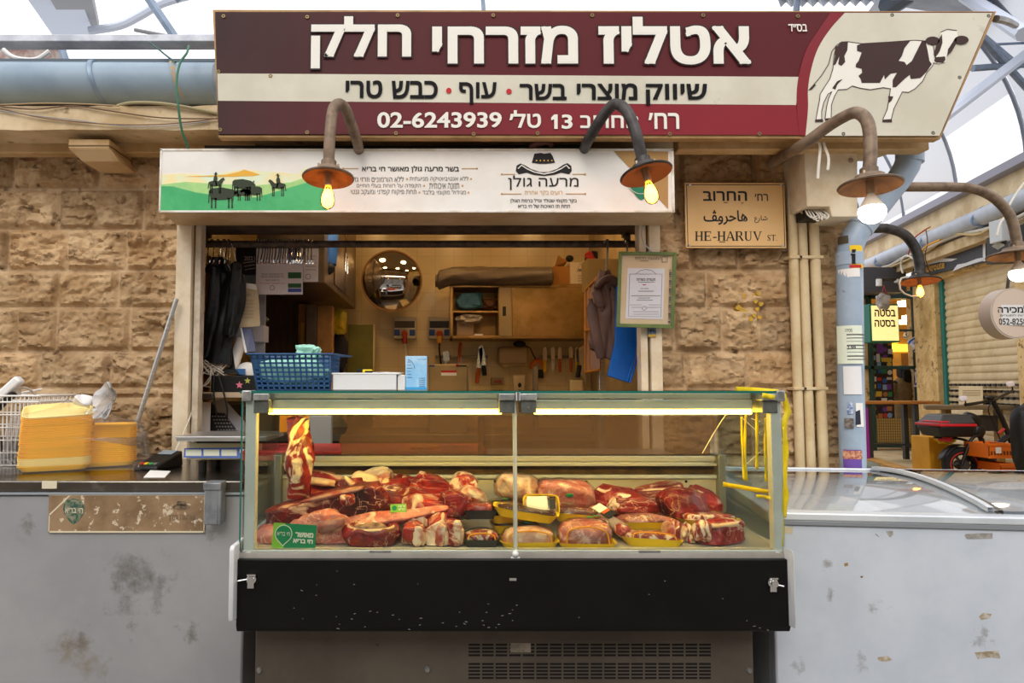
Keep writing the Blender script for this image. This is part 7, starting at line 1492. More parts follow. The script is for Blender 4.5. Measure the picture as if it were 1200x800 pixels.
def fmark(name, pts, m, label=None):
    b = fmb(); o = V((1.25, 2.64, 0)); n = V((math.sin(math.radians(-7)), -math.cos(math.radians(-7)), 0)); q = []
    for u, v in pts:                                   # where the line of sight meets the freezer's front
        d = P(u, v, 2) - V((0, 0, H)); s = (o - V((0, 0, H))).dot(n) / d.dot(n); q.append(FT.inverted() @ (V((0, 0, H)) + d * s))
    b.prism([(p.x, -.0008, p.z) for p in q], (0, .001, 0)); return b.build(name, m, fz, smooth=False)
fmark('worn_label', [(1131, 625.5), (1150, 624.5), (1163, 624.5), (1163, 631), (1133, 631.5), (1130.5, 628)], mat('worn_grey', '8d8a84', .7, c2='a9a6a0', sc=60)); fmark('peeled_label', [(1038, 622), (1046, 622), (1047, 626), (1043, 629.5), (1040, 626)], mat('worn_grey', '8d8a84', .7)); fmark('old_sticker', [(918, 617.5), (929, 617), (929, 625), (918, 625)], mat('old_label2', 'cdbf9f', .6))
fmark('rust_spot', [(989, 660), (993.5, 659), (994, 662.5), (990, 663.5)], mat('rust_tan', '9c8048', .7)); fmark('rust_spot', [(1008, 675), (1011, 674.5), (1011, 676.5), (1008.5, 676.5)], mat('rust_brown', '6e5436', .7)); fmark('scratch', [(1026, 625), (1029.5, 628), (1030, 629), (1026, 626)], mat('worn_dark', '5e5a55', .7))
for pts in ([(1147, 722), (1152, 718), (1162, 719), (1160, 724), (1150, 726)], [(1142, 764), (1170, 762), (1172, 771), (1158, 770), (1146, 772)], [(1028, 770), (1040, 768), (1046, 773), (1038, 775), (1030, 774)]): fmark('scrape', pts, mat('scrape_tan', 'a89678', .7, c2='c8c2b8', sc=50))
def fstain(u0, v0, u1, v1, m):
    o = V((1.25, 2.64, 0)); n = V((math.sin(math.radians(-7)), -math.cos(math.radians(-7)), 0)); q = []
    for u, v in ((u0, v1), (u1, v1), (u1, v0), (u0, v0)): d = P(u, v, 2) - V((0, 0, H)); q.append(V((0, 0, H)) + d * ((o - V((0, 0, H))).dot(n) / d.dot(n)) + n * .0008)
    stain(fz, q, m)
gr3 = grime('freezer_grime', '9a9488', .5, 14)
for q in ((955, 648, 985, 672), (962, 676, 985, 715), (905, 760, 960, 800), (985, 745, 1030, 800), (1000, 690, 1060, 730), (1130, 700, 1180, 780)): fstain(*q, gr3)
fr_w = mat('frozen_white', 'd5dae0', .4, c2='b4bcc6', sc=6); r6 = random.Random(4)
for k, (x, y, sx_, sy_, sz_, mm, lb) in enumerate([(.2, .35, .13, .2, .1, fr_w, 'frosty white bag in the freezer nearest the meat case'), (.47, .5, .14, .22, .12, fr_w, 'large frosty bag in the freezer behind the middle lid edge'), (.95, .3, .12, .18, .09, mat('frozen_grey', 'a9adb2', .4, c2='858a92', sc=7), 'grey frozen pack under the second glass lid'), (1.25, .5, .15, .22, .12, fr_w, 'frosty white pack under the second lid, further along'), (1.5, .25, .12, .14, .1, mat('frozen_brown', '8f7a6c', .4, c2='c9bfb6', sc=9), 'brownish frozen pack under the second lid')]):
    l = lump((0, 0, 0), (sx_, sy_, sz_), 100 + k, .18, 2, (0, 0, 0), 3); l.v = [FT @ (q + V((x, y, .70))) for q in l.v]; tag(l.build('frozen_bag', mm, ang=180), lb, 'frozen bag', 'frozen goods in the chest freezer')
b = fmb(); b.box(.86, 1.0, .1, .22, .66, .79); tag(b.build('yellow_carton', mat('carton_yellow', 'e8c81e', .5), bevel=.004), 'yellow carton in the freezer by the lid edge', 'carton')
b = fmb(); 
for k in range(9): b.tube([(.10 + .0 * k, .12 + k * .09, .55), (.10, .12 + k * .09, .79)], .004, 6)
b.tube([(.1, .1, .79), (.1, .86, .82)], .006, 6); b.tube([(.1, .1, .79), (1.6, .1, .79)], .006, 6); b.tube([(.92, .1, .79), (.92, .86, .82)], .006, 6)
b.build('wire_divider', mat('white_wire', 'e6e2da', .4), fz)

# ------------------------------------------------------------------ side street
GZ = .42
def fac(Y): return V((4.31 + .2125 * Y, Y, 0))         # the line of the shop fronts across the side street
fd = V((.2125, 1, 0)).normalized(); fn = V((-fd.y, fd.x, 0))
def fu(u, off=0): 
    k = (u - U0) / F; o = 4.31 + fn.x * off; Y = (o - .2125 * fn.y * off) / (k - .2125); return Y
def fp(u, v, off=.0):
    """The point of the shop-front plane (moved off metres towards the street) seen at pixel (u, v)."""
    d = P(u, v, 1) - V((0, 0, H)); o = fac(0) + fn * off; s = (o - V((0, 0, H))).dot(fn) / d.dot(fn); return V((0, 0, H)) + d * s
b = MB(); b.grid([[(2.3, 4.3, .004), (14, 4.3, .004)], [(2.3, 6.4, GZ), (14, 6.4, GZ)], [(2.3, 16, GZ + .03), (14, 16, GZ + .03)]]); struct(b.build('pavement', mat('side_paving', 'c4b08c', .8, c2='a8956f', sc=3, bump=.15, bsc=30)))
b = MB(); p0, p1 = PZ(1013, 537, GZ + .06), PZ(1062, 552, GZ + .06); b.prism([p0, p1, p1 + V((.18, .1, 0)), p0 + V((.18, .1, 0))], (0, 0, -.1)); struct(b.build('kerb', mat('kerb_ochre', 'b98a45', .8, c2='9a7440', sc=6)))
struct(bx(CORNER - .03, CORNER, WY + .02, 9, 0, 3.4).build('wall_side', mat('upper_wall', '5d5146', .9)))
def fbox(mb, u0, u1, z0, z1, o0, o1):
    """A box on the shop fronts between two pixel columns, z0 to z1 high, from o0 to o1 metres out."""
    a, c = fp(u0, 450), fp(u1, 450); q = []
    for z in (z0, z1): q.append([V((a.x, a.y, z)) + fn * o0, V((c.x, c.y, z)) + fn * o0, V((c.x, c.y, z)) + fn * o1, V((a.x, a.y, z)) + fn * o1])
    mb.hexa(q[0], q[1]); return mb
ston2 = mat('yellow_stone', 'eccb90', .85, c2='cfa96c', sc=5, c3='8a6a3e', sc3=12, bump=.3, bsc=25)
b = MB(); a, c = fac(5.2), fac(9.0)
for z0, z1, y0, y1 in ((GZ, 3.6, 8.44, 9.0), (2.62, 3.6, 5.2, 8.44), (GZ, 3.6, 5.2, 6.86)): 
    p, q = fac(y0), fac(y1); b.hexa([p + V((0, 0, z0)), q + V((0, 0, z0)), q - fn * .3 + V((0, 0, z0)), p - fn * .3 + V((0, 0, z0))], [p + V((0, 0, z1)), q + V((0, 0, z1)), q - fn * .3 + V((0, 0, z1)), p - fn * .3 + V((0, 0, z1))])
struct(b.build('wall_street', ston2))
# roller shutter
sh = thing('roller_shutter', 'closed beige roller shutter across the side street', 'shutter', fp(1145, 470))
shm = mat('shutter_beige', 'e0caa0', .5, c2='cbb388', sc=4); p0, p1 = fac(6.86), fac(8.44); b = MB(); rows = []; zz0, zz1 = GZ, 2.66; n = 26
for k in range(n * 4 + 1):
    z = zz0 + (zz1 - zz0) * k / (n * 4); o = [-.092, -.08, -.078, -.082][k % 4]; rows.append([p0 + fn * o + V((0, 0, z)), p1 + fn * o + V((0, 0, z))])
b.grid(rows); b.build('slats', shm, sh, smooth=False)
b = MB(); 
for row in range(4):
    z = P(1140, 452 + row * 7.3, 7.7).z
    for k in range(14): y = 6.98 + k * .1; p, q = fac(y), fac(y + .06); b.hexa([p - fn * .062 + V((0, 0, z)), q - fn * .062 + V((0, 0, z)), q - fn * .09 + V((0, 0, z)), p - fn * .09 + V((0, 0, z))], [p - fn * .062 + V((0, 0, z + .025)), q - fn * .062 + V((0, 0, z + .025)), q - fn * .09 + V((0, 0, z + .025)), p - fn * .09 + V((0, 0, z + .025))])
b.build('perforations', blackp, sh, smooth=False)
tealp = mat('teal_paint', '2f7f78', .5); b = MB(); fbox(b, 1099, 1103, GZ, 2.66, -.1, -.055); b.build('guide_rail', tealp, sh); b = MB(); fbox(b, 1187, 1193, GZ, 2.66, -.1, -.055); b.build('guide_rail', tealp, sh)
t = thing('paper_sign', 'beige paper sign taped to the roller shutter', 'paper sign', fp(1138, 487)); b = MB(); b.prism([fp(1124, 452, .03), fp(1152, 452.5, .03), fp(1152, 487, .03), fp(1124, 486, .03)], fn * .004); b.build('sheet', mat('sign_beige', 'e8d3a8', .7), t)
b = MB(); 
for k in range(3): b.prism([fp(1128, 457 + k * 2.6, .036), fp(1149, 457 + k * 2.6, .036), fp(1149, 458 + k * 2.6, .036), fp(1128, 458 + k * 2.6, .036)], fn * .001)
b.build('writing', mat('pencil', 'b49a6a', .7), t, smooth=False)
# dark shop board with torn print
t = thing('shop_board', 'black shop board with gold script and torn white patches, over the shutter', 'shop sign', fp(1112, 325)); b = MB(); b.prism([fp(1070, 312, .1), fp(1155, 279, .1), fp(1155, 306, .1), fp(1070, 326, .1)], -fn * .06); b.build('board', mat('board_black', '34353a', .5), t)
b = MB(); 
for pts in ([(1083, 306), (1095, 302), (1105, 302.5), (1122, 303), (1115, 306), (1100, 307), (1090, 309.5), (1080, 311)], [(1116, 318), (1122, 310), (1132, 308), (1145, 303), (1153, 301.5), (1153, 305), (1140, 309), (1128, 313)], [(1152, 281), (1155, 280), (1155, 306), (1152, 306)]): b.prism([fp(u, v, .104) for u, v in pts], fn * .002)
b.build('torn_patches', mat('torn_white', 'd8d8d8', .7), t, smooth=False)
o = fp(1082, 320, .106); xd = (fp(1107, 314, .106) - o); zd = fp(1082, 311, .106) - o; T = M(((xd.x, fn.x, 0, o.x), (xd.y, fn.y, 0, o.y), (xd.z, 0, zd.length, o.z), (0, 0, 0, 1)))
b = MB(); write(b, 'oukroute', 0, 0, 1, 1, .0, .02, heb=False, T=T); b.build('lettering', mat('gold_ink', 'c9952e', .5), t, smooth=False)
t = thing('dark_void_box', 'dark box painted as the shaded void above the roller shutter', 'awning box', fp(1180, 300)); b = MB(); b.prism([fp(1156, 279, .25), fp(1230, 250, .25), fp(1230, 296, .25), fp(1156, 310, .25)], -fn * .25); b.build('box', mat('void_dark', '2b2725', .6), t)  # dark colour stands in for the shade of the void over the shutter
t = thing('floodlight', 'small dark floodlight with a pale face above the shutter', 'floodlight', fp(1169, 292, .4)); b = MB(); b.prism([fp(1160, 287, .4), fp(1171, 282, .4), fp(1180, 286, .4), fp(1169, 293, .4)], (0, 0, .03)); b.build('body', blackp, t); b = MB(); b.prism([fp(1162.5, 287.5, .405), fp(1171, 283.5, .405), fp(1177, 286.3, .405), fp(1169, 291, .405)], (0, 0, -.012)); b.build('lens', mat('lens_pale', 'cfc8b0', .3), t)
# fascia, pipe and beam along the shop fronts
def along(name, v_at_1184, thick, o0, o1, m, y0=5.6, y1=12.5, kind=1):
    z1 = H + (450 - v_at_1184) / 800 * 6.98; z0 = z1 - thick; p, q = fac(y0), fac(y1); b = MB(); b.hexa([p + fn * o0 + V((0, 0, z0)), q + fn * o0 + V((0, 0, z0)), q + fn * o1 + V((0, 0, z0)), p + fn * o1 + V((0, 0, z0))], [p + fn * o0 + V((0, 0, z1)), q + fn * o0 + V((0, 0, z1)), q + fn * o1 + V((0, 0, z1)), p + fn * o1 + V((0, 0, z1))])
    o = b.build(name, m, bevel=.004); return struct(o) if kind else o
along('beam_street', 198, .09, .05, .16, mat('beam_mauve', '9a99a6', .5)); along('trim_7', 207, .30, .0, .05, mat('fascia_beige', 'ecd5ac', .6, c2='cdb184', sc=3))
along('cornice_street', 266, .12, 0, .2, mat('ledge_cream', 'd9c39a', .7, c2='b99c6c', sc=5)); along('trim_8', 250, .14, .0, .04, mat('trim_brown', '6b5a44', .8))  # the second strip is plain brown, directly above the street cornice
gp2 = thing('street_pipe', 'pale blue roof pipe along the shops across the side street', 'roof pipe', fac(7)); z = H + (450 - 252) / 800 * 6.75; b = MB(); b.tube([fac(5.6) + fn * .22 + V((0, 0, z + .05)), fac(12.5) + fn * .22 + V((0, 0, z + .05))], .095, 20); b.build('pipe', mat('roof_pipe_light', 'b9bfc9', .4, c2='a6adb8', sc=3), gp2)
b = MB()
for y in (6.9, 8.0, 9.3): c = fac(y) + fn * .22 + V((0, 0, z + .05)); b.tube(cr([c + fn * (.098 * math.cos(a)) + V((.03 * math.sin(a * 2), 0, .098 * math.sin(a))) for a in np.linspace(-1.9, 1.9, 9)], 3), .013, 6)
b.build('strap', mat('strap_pale_blue', '8fa6c4', .4), gp2)
r7 = random.Random(12)
for k, (m_, lb) in enumerate([(cable_w, 'pale cable bundle running along the ledge across the side street'), (mat('yellowed_cable', 'cdb27d', .6), 'yellowed cable draped along the ledge across the side street')]):
    pts = [fac(5.8 + i * .55) + fn * (.23 + .03 * r7.random()) + V((0, 0, H + (450 - 268) / 800 * 6.98 + r7.uniform(-.05, .08))) for i in range(11)]; tag(MB().tube(cr(pts, 4), .02 if k == 0 else .013, 8).build('cable', m_), lb, 'cable')
cable('cable', [fp(1073, 312, .3), fp(1078, 303, .31), fp(1082, 292, .32), fp(1090, 286, .33), fp(1102, 281, .3)], .012, mat('amber_cable', 'e0a020', .5), 'amber cable rising from the lamp shade across the side street')
cable('cable', [fp(1064, 300, .31), fp(1070, 281, .32), fp(1083, 270, .3), fp(1090, 266, .1)], .008, mat('red_cable', 'b3302c', .5), 'short red cable above the second bent lamp arm')
cable('cable', [fp(1085, 269, .33), fp(1087, 285, .34), fp(1084, 300, .3), fp(1089, 318, .15), fp(1091, 330, .12)], .006, mat('brown_cable', '6b4f3a', .6), 'thin brown cable hanging past the gold script')
cable('cable', [P(1168, 276, 5.2), P(1172, 262, 5.2), P(1180, 250, 5.2), P(1183, 240, 5.2), P(1192, 225, 5.2), P(1202, 212, 5.2)], .008, cable_w, 'pale cable looping beside the nearest bent lamp arm')
cable('cable', [fp(1058, 320, .3), fp(1056, 308, .3), fp(1061, 300, .32), fp(1070, 303, .32), fp(1076, 316, .2)], .012, cable_w, 'pale cable coiled over the lamp by the gold script')
bw_ = mat('junction_pale', 'cfd4d6', .5); tag(bxp(1174, 256, 1186, 282, 6.3, .15).build('junction_box', bw_, bevel=.006), 'pale junction box behind the nearest bent lamp arm', 'junction box')
# two lamps on bent arms over the side street
lamp('brown lamp arm bent over the side street, nearest of the two beyond the drainpipe', [P(930, 219, 4.3), P(1070, 219, 4.3), P(1110, 219, 4.3), P(1140, 221, 4.3), P(1165, 232, 4.3), P(1183, 252, 4.3), P(1190, 275, 4.3)], .03, P(1192, 293, 4.3), (-.02, -.06, -1), .165, lamp_metal, 'round', bm=bulb_w)
lamp('dark lamp arm bent over the side street with a wire guard, farther of the two', [P(816, 268, 6.0), P(1016, 267.5, 6.0), P(1040, 268, 6.0), P(1060, 275, 6.0), P(1073, 292, 6.0), P(1078, 312, 6.0)], .042, P(1077, 325, 6.0), (-.05, -.12, -1), .165, lamp_dark)
b = MB(); b.tube([P(u, v, 5.98) for u, v in ((1064, 324), (1056, 326), (1054, 331), (1055, 339), (1060, 344), (1068, 347), (1078, 347))], .008, 8); tag(b.build('wire_guard', mat('guard_wire', 'cfc4b0', .5, .3)), 'bent wire hoop hanging from the farther street lamp', 'wire guard')
# round blade sign
t = thing('round_sign', 'round white hanging sign with a phone number at the edge of the street', 'sign', P(1187, 398, 5.6)); c = P(1189, 367, 5.6); r = px(30, 5.6)
MB().lathe([(0, -.001), (r, -.001), (r, .12), (0, .12)], c, (-.06, 1, 0), 40).build('drum', mat('drum_grey', 'b9aa9c', .5), t); MB().lathe([(0, .003), (r * .94, .003), (r * .94, 0), (0, 0)], c + V((0, -.002, 0)), (.06, -1, 0), 40).build('face', mat('sign_face', 'cbb9a8', .5), t)
Yb = c.y - .012; flat(MB(), [(1168, 357), (1215, 357), (1215, 381), (1171, 381)], Yb).build('panel', mat('sign_panel', 'd9d8d6', .5), t, smooth=False)
b = MB(); write(b, 'למכירה', 1169, 358, 1206, 366.5, Yb - .002, .025); write(b, '052-825882', 1170.5, 373, 1212, 380.5, Yb - .002, .015, heb=False); write(b, 'דירות למגורים', 1172, 368, 1206, 370.5, Yb - .002); b.build('lettering', ink, t, smooth=False)
b = MB(); b.tube([c + V((0, .06, r)), c + V((.02, .06, r + .12)), fp(1235, 300, .1)], .012, 8); b.build('bracket', lamp_dark, t)
# corner shop with the lit sign
BS = 9.4; gnp = mat('frame_green_dark', '24453a', .5, c2='1b352d', sc=5); warmw = mat('warm_inner_wall', 'd9ad5c', .7, c2='c2924a', sc=2)
b = MB(); b.box(*R(1000, 300, 1019, 600, BS)[:2], BS, BS + .3, GZ, 2.75); b.box(*R(1083, 300, 1102, 600, BS)[:2], BS - .3, BS + .3, GZ, 2.75); struct(b.build('wall_corner_shop', ston2))
struct(bx(P(1000, 400, BS).x - .5, P(1110, 400, BS + 2.2).x + .4, BS + 2.2, BS + 2.3, GZ, 3).build('wall_shop_back', warmw)); struct(bx(P(1083, 400, BS + 2.2).x, P(1085, 400, BS + 2.2).x, BS + .3, BS + 2.2, GZ, 3).build('wall_shop_side', warmw)); struct(bx(P(1000, 400, BS).x, P(1110, 400, BS + 2.2).x, BS, BS + 2.2, 2.72, 2.8).build('ceiling_shop', warmw))
b = MB(); 
for q in ((1018, 345, 1022, 530), (1073, 330, 1083, 530), (1005, 341, 1083, 350), (1005, 386, 1075, 388), (1008, 428.5, 1076, 432.5)): x0, x1, z0, z1 = R(*q, BS); b.box(x0, x1, BS - .05, BS + .05, max(z0, GZ), z1)
t = thing('metal_shopfront', 'dark green metal shop front frame of the corner shop', 'shop front', P(1048, 530, BS)); b.build('frame', gnp, t, bevel=.005)
gpb = MB(); q = R(1017, 490, 1081, 521, BS); gpb.box(q[0], q[1], BS + .0, BS + .01, q[2], q[3]); pnl = gpb.build('mesh_panel', mat('mesh_ochre', 'c9a860', .6), t); b = MB()
for k in range(25): x = q[0] + (q[1] - q[0]) * k / 24; b.box(x - .004, x + .004, BS - .008, BS, q[2], q[3])
for k in range(11): z = q[2] + (q[3] - q[2]) * k / 10; b.box(q[0], q[1], BS - .008, BS, z - .004, z + .004)
b.build('grid', mat('grid_brown', '8a7040', .6), pnl, smooth=False); b = MB(); q = R(1017, 519, 1081, 524, BS); b.box(q[0], q[1], BS - .04, BS + .04, q[2], q[3]); b.build('bottom_bar', gnp, t)
tag(bxp(1003, 313, 1062, 342, BS - .4, .4).build('grey_awning', mat('awning_grey', '57575c', .6)), 'dark grey fascia box over the corner shop', 'awning box')
t = thing('spot_arm', 'small arm with white spot lamps under the grey fascia box', 'spot lamp', P(1040, 335, BS - .6)); b = MB(); b.tube([P(1028, 327, BS - .6), P(1055, 327, BS - .6)], .025, 8); b.build('arm', lamp_dark, t); b = MB(); b.cyl(P(1030, 327, BS - .6), P(1030, 335, BS - .6), .035, 12); b.cyl(P(1051, 327, BS - .6), P(1051, 331, BS - .6), .03, 12); b.build('spots', whitep, t)
t = thing('lit_sign', 'lit cream box sign with black Hebrew letters at the corner shop', 'lit sign', P(1035, 401, BS - .7)); YS = BS - .7
x0, x1, z0, z1 = R(1019.5, 356, 1054, 401, YS); bx(x0, x1, YS, YS + .22, z0, z1).build('box', mat('sign_green_case', '1f6b56', .5), t, bevel=.006); x0, x1, z0, z1 = R(1021.5, 358, 1052.5, 399, YS); bx(x0, x1, YS - .006, YS, z0, z1).build('face', emit('sign_glow', 'f5dd92', .75), t)
b = MB(); write(b, 'בסטה', 1025, 362.5, 1049.5, 371, YS - .009, .03); write(b, 'בסטה', 1025, 374.5, 1049.5, 383, YS - .009, .03); b.build('lettering', ink, t, smooth=False)
b = lump(P(1035, 353, YS - .15), (.08, .04, .1), 3, .25, 3); o = tag(b.build('hanging_bag', mat('bag_grey', '9a928c', .4, c2='c7bfb8', sc=9)), 'crumpled grey bag hanging before the lit cream sign', 'bag'); MB().tube([P(1033, 346, YS - .15), P(1036, 334, YS - .15), P(1039, 346, YS - .15)], .005, 6).build('red_string', mat('red_cable', 'b3302c', .5), o)
# things inside the corner shop
for u0, v0, u1, v1, Y, lb in ((1056, 374.5, 1073, 379, BS + .8, 'wide glowing lamp strip inside the corner shop'), (1063, 369, 1073, 374, BS + 1.2, 'short glowing lamp strip above the wide one in the corner shop'), (1058, 352, 1073, 358, BS + .6, 'slanted lamp strip under the corner shop ceiling')):
    bxp(u0, v0, u1, v1, Y, .12).build('ceiling_light', emit('shop_glow', 'ffe9a8', 12)); tag(C.objects[-1], lb, 'ceiling light')
tag(bxp(1047, 403, 1071, 412, BS + 2.13, .08).build('menu_board', emit('menu_glow', 'ffd84a', 1.1)), 'glowing yellow board inside the corner shop', 'menu board')
tag(bxp(1045, 391, 1053, 402, BS + 2.11, .1).build('lit_box', emit('box_glow', 'ffd93f', 1.0)), 'small glowing yellow box beside the sticker door', 'lit box')
tag(bxp(1060, 414, 1076, 514.5, BS + 2.16, .05).build('shop_door', mat('door_brown', '8a6232', .6)), 'brown door at the back of the corner shop', 'door')
t = thing('sticker_door', 'dark door covered with colourful stickers at the corner shop', 'door', P(1034, 512, BS + .2)); bxp(1022, 388, 1047, 514, BS + .2, .05).build('panel', mat('door_dark', '3a2a20', .6), t)
scol = ['d9d4cc', '7a3f94', '2d5ea8', 'c23a2c', 'e0b83a', '3c8a54', '1f1d22', 'e8e4de', '8fb0cf', 'b8763c']; smats = [mat('sticker_tone_' + 'abcdefghij'[i], c, .6) for i, c in enumerate(scol)]
r8 = random.Random(21); n = 0
for row in range(14):
    for k in range(4):
        u = 1025 + k * 6 + r8.uniform(-1, 1); v = 393 + row * 8.6 + r8.uniform(-1.5, 1.5); m_ = r8.choice(smats); Ys = BS + .198 - .0006 * (n % 5); n += 1
        b = MB()
        if r8.random() < .35: flat(b, disc(u, v, 2.9, n=14), Ys, .001)
        else: w2, h2 = r8.uniform(1.8, 3.4), r8.uniform(1.4, 3.4); flat(b, [(u - w2, v - h2), (u + w2, v - h2), (u + w2, v + h2), (u - w2, v + h2)], Ys, .001)
        b.build('door_sticker', m_, t, smooth=False)
for q, m_ in (((1027, 403, 1035, 414), smats[1]), ((1027, 414.5, 1031, 424), smats[7]), ((1033, 419, 1045, 424), smats[4])): bxp(*q, BS + .19, .002).build('door_sticker', m_, t, smooth=False)
# flags
fw = mat('flag_white', 'f0f0f0', .7); fb = mat('flag_blue', '2f62c0', .7)
def flag(label, u, v, w_, h_, tilt, Y=BS - .15, seed=1):
    c = P(u, v, Y); T = M.Translation(c) @ M.Rotation(tilt, 4, 'Y'); t = thing('flag', label, 'flag', c, 0, 'blue and white flags on the corner shop'); W2, H2 = px(w_, Y), px(h_, Y)
    wv = lambda x, z: V((x, .02 * math.sin(x * 40 + z * 25 + seed), z))
    def sheet_(x0, x1, z0, z1, o, nm, m_): 
        b = MB(); b.T = T; b.grid([[wv(x0 + (x1 - x0) * i / 10, z0 + (z1 - z0) * j / 6) + V((0, -o, 0)) for i in range(11)] for j in range(7)]); b.build(nm, m_, t, solid=.001)
    sheet_(-W2 / 2, W2 / 2, -H2 / 2, H2 / 2, 0, 'cloth', fw); sheet_(-W2 / 2, W2 / 2, H2 * .28, H2 * .42, .003, 'stripe', fb); sheet_(-W2 / 2, W2 / 2, -H2 * .42, -H2 * .28, .003, 'stripe', fb)
    b = MB(); b.T = T; r = H2 * .2
    for sg in (1, -1):
        tri = [V((r * math.sin(a), -.02, sg * r * math.cos(a))) for a in (0, 2.094, 4.189)]
        for k in range(3): b.tube([tri[k], tri[(k + 1) % 3]], .006, 5)
    b.build('star', fb, t)
flag('blue and white flag uppermost by the green post of the corner shop', 1073, 402, 15, 15, -.7); flag('blue and white flag half hidden at the stone wall edge', 1085, 424, 9, 14, .5, seed=2); flag('blue and white flag hanging lowest by the green post', 1079, 443, 14, 22, .15, seed=3); flag('small blue and white flag inside the corner shop by the lamp strips', 1062, 392, 6, 9, .1, BS + 2.1, 4)
cable('cord', [P(1089, 345, BS - .35), P(1088, 390, BS - .35), P(1087, 420, BS - .35), P(1092, 450, BS - .35), P(1098, 475, BS - .35), P(1094, 500, BS - .35)], .012, cable_b, 'black cord running down the stone wall beside the corner shop')
tag(bxp(1094, 427, 1101, 440, BS - .36, .05).build('switch_box', mat('switch_grey', '8f8778', .5), bevel=.006), 'grey electric box on the stone wall by the shutter', 'electric box')
# high tables
tt = thing('bar_table', 'long narrow wooden bar table before the corner shop', 'table', P(1050, 531, 8.0)); YT = 7.95; wtop = mat('table_wood', 'b0702c', .5, c2='925a22', sc=6, stretch=(1, 6, 6)); dkl = mat('table_leg', '3a3834', .5, .3)
bxp(1010, 470, 1103, 473.5, YT, .3).build('top', wtop, tt, bevel=.006)
for u in (1021, 1076): 
    for y in (YT + .03, YT + .22): a = P(u, 473, YT); MB().box(a.x - .025, a.x + .025, y, y + .05, GZ + .02, a.z).build('leg', dkl, tt)
bxp(1019, 520, 1078, 522, YT + .1, .05).build('stretcher', dkl, tt)
tt = thing('bar_table', 'brown high table in front of the roller shutter', 'table', P(1145, 530, 7.1)); b = MB(); YT = 7.0; x0, x1, z0, z1 = R(1085, 475, 1225, 480, YT); b.hexa([(x0, YT, z0), (x1, YT, z0), (x1 - .1, YT + .35, z0), (x0 + .22, YT + .35, z0)], [(x0, YT, z1), (x1, YT, z1), (x1 - .1, YT + .35, z1), (x0 + .22, YT + .35, z1)]); b.build('top', mat('table_wood_grey', '7d6a50', .6, c2='6a5842', sc=6, stretch=(1, 6, 6)), tt, bevel=.006)
for u in (1124, 1186, 1220): a = P(u, 480, YT); MB().box(a.x - .03, a.x + .03, YT + .15, YT + .21, GZ + .01, a.z).build('leg', mat('table_wood_leg', '94702f', .5), tt)
tag(bxp(1149, 487, 1170, 505, 7.1, .2).build('dark_crate', mat('crate_dark', '3a322c', .6), bevel=.006), 'dark box hanging under the brown high table', 'box')
t = thing('purple_board', 'purple board leaning beside the drainpipe across the street', 'board', P(1014, 541, 7.9)); b = MB(); b.prism([P(1010.5, 478, 7.9), P(1017, 478.5, 7.9), P(1020, 541.5, 7.9), P(1013, 541.5, 7.9)], (0, .06, 0)); b.build('panel', mat('board_purple', '9a2a92', .5), t)
b = MB(); b.ball(P(1018, 549, 6.9), (.1, .16, .075), 20, 10); tag(b.build('grey_cushion', mat('cushion_grey', '6d7060', .6)), 'rounded grey lid beyond the freezer beside the purple board', 'lid')
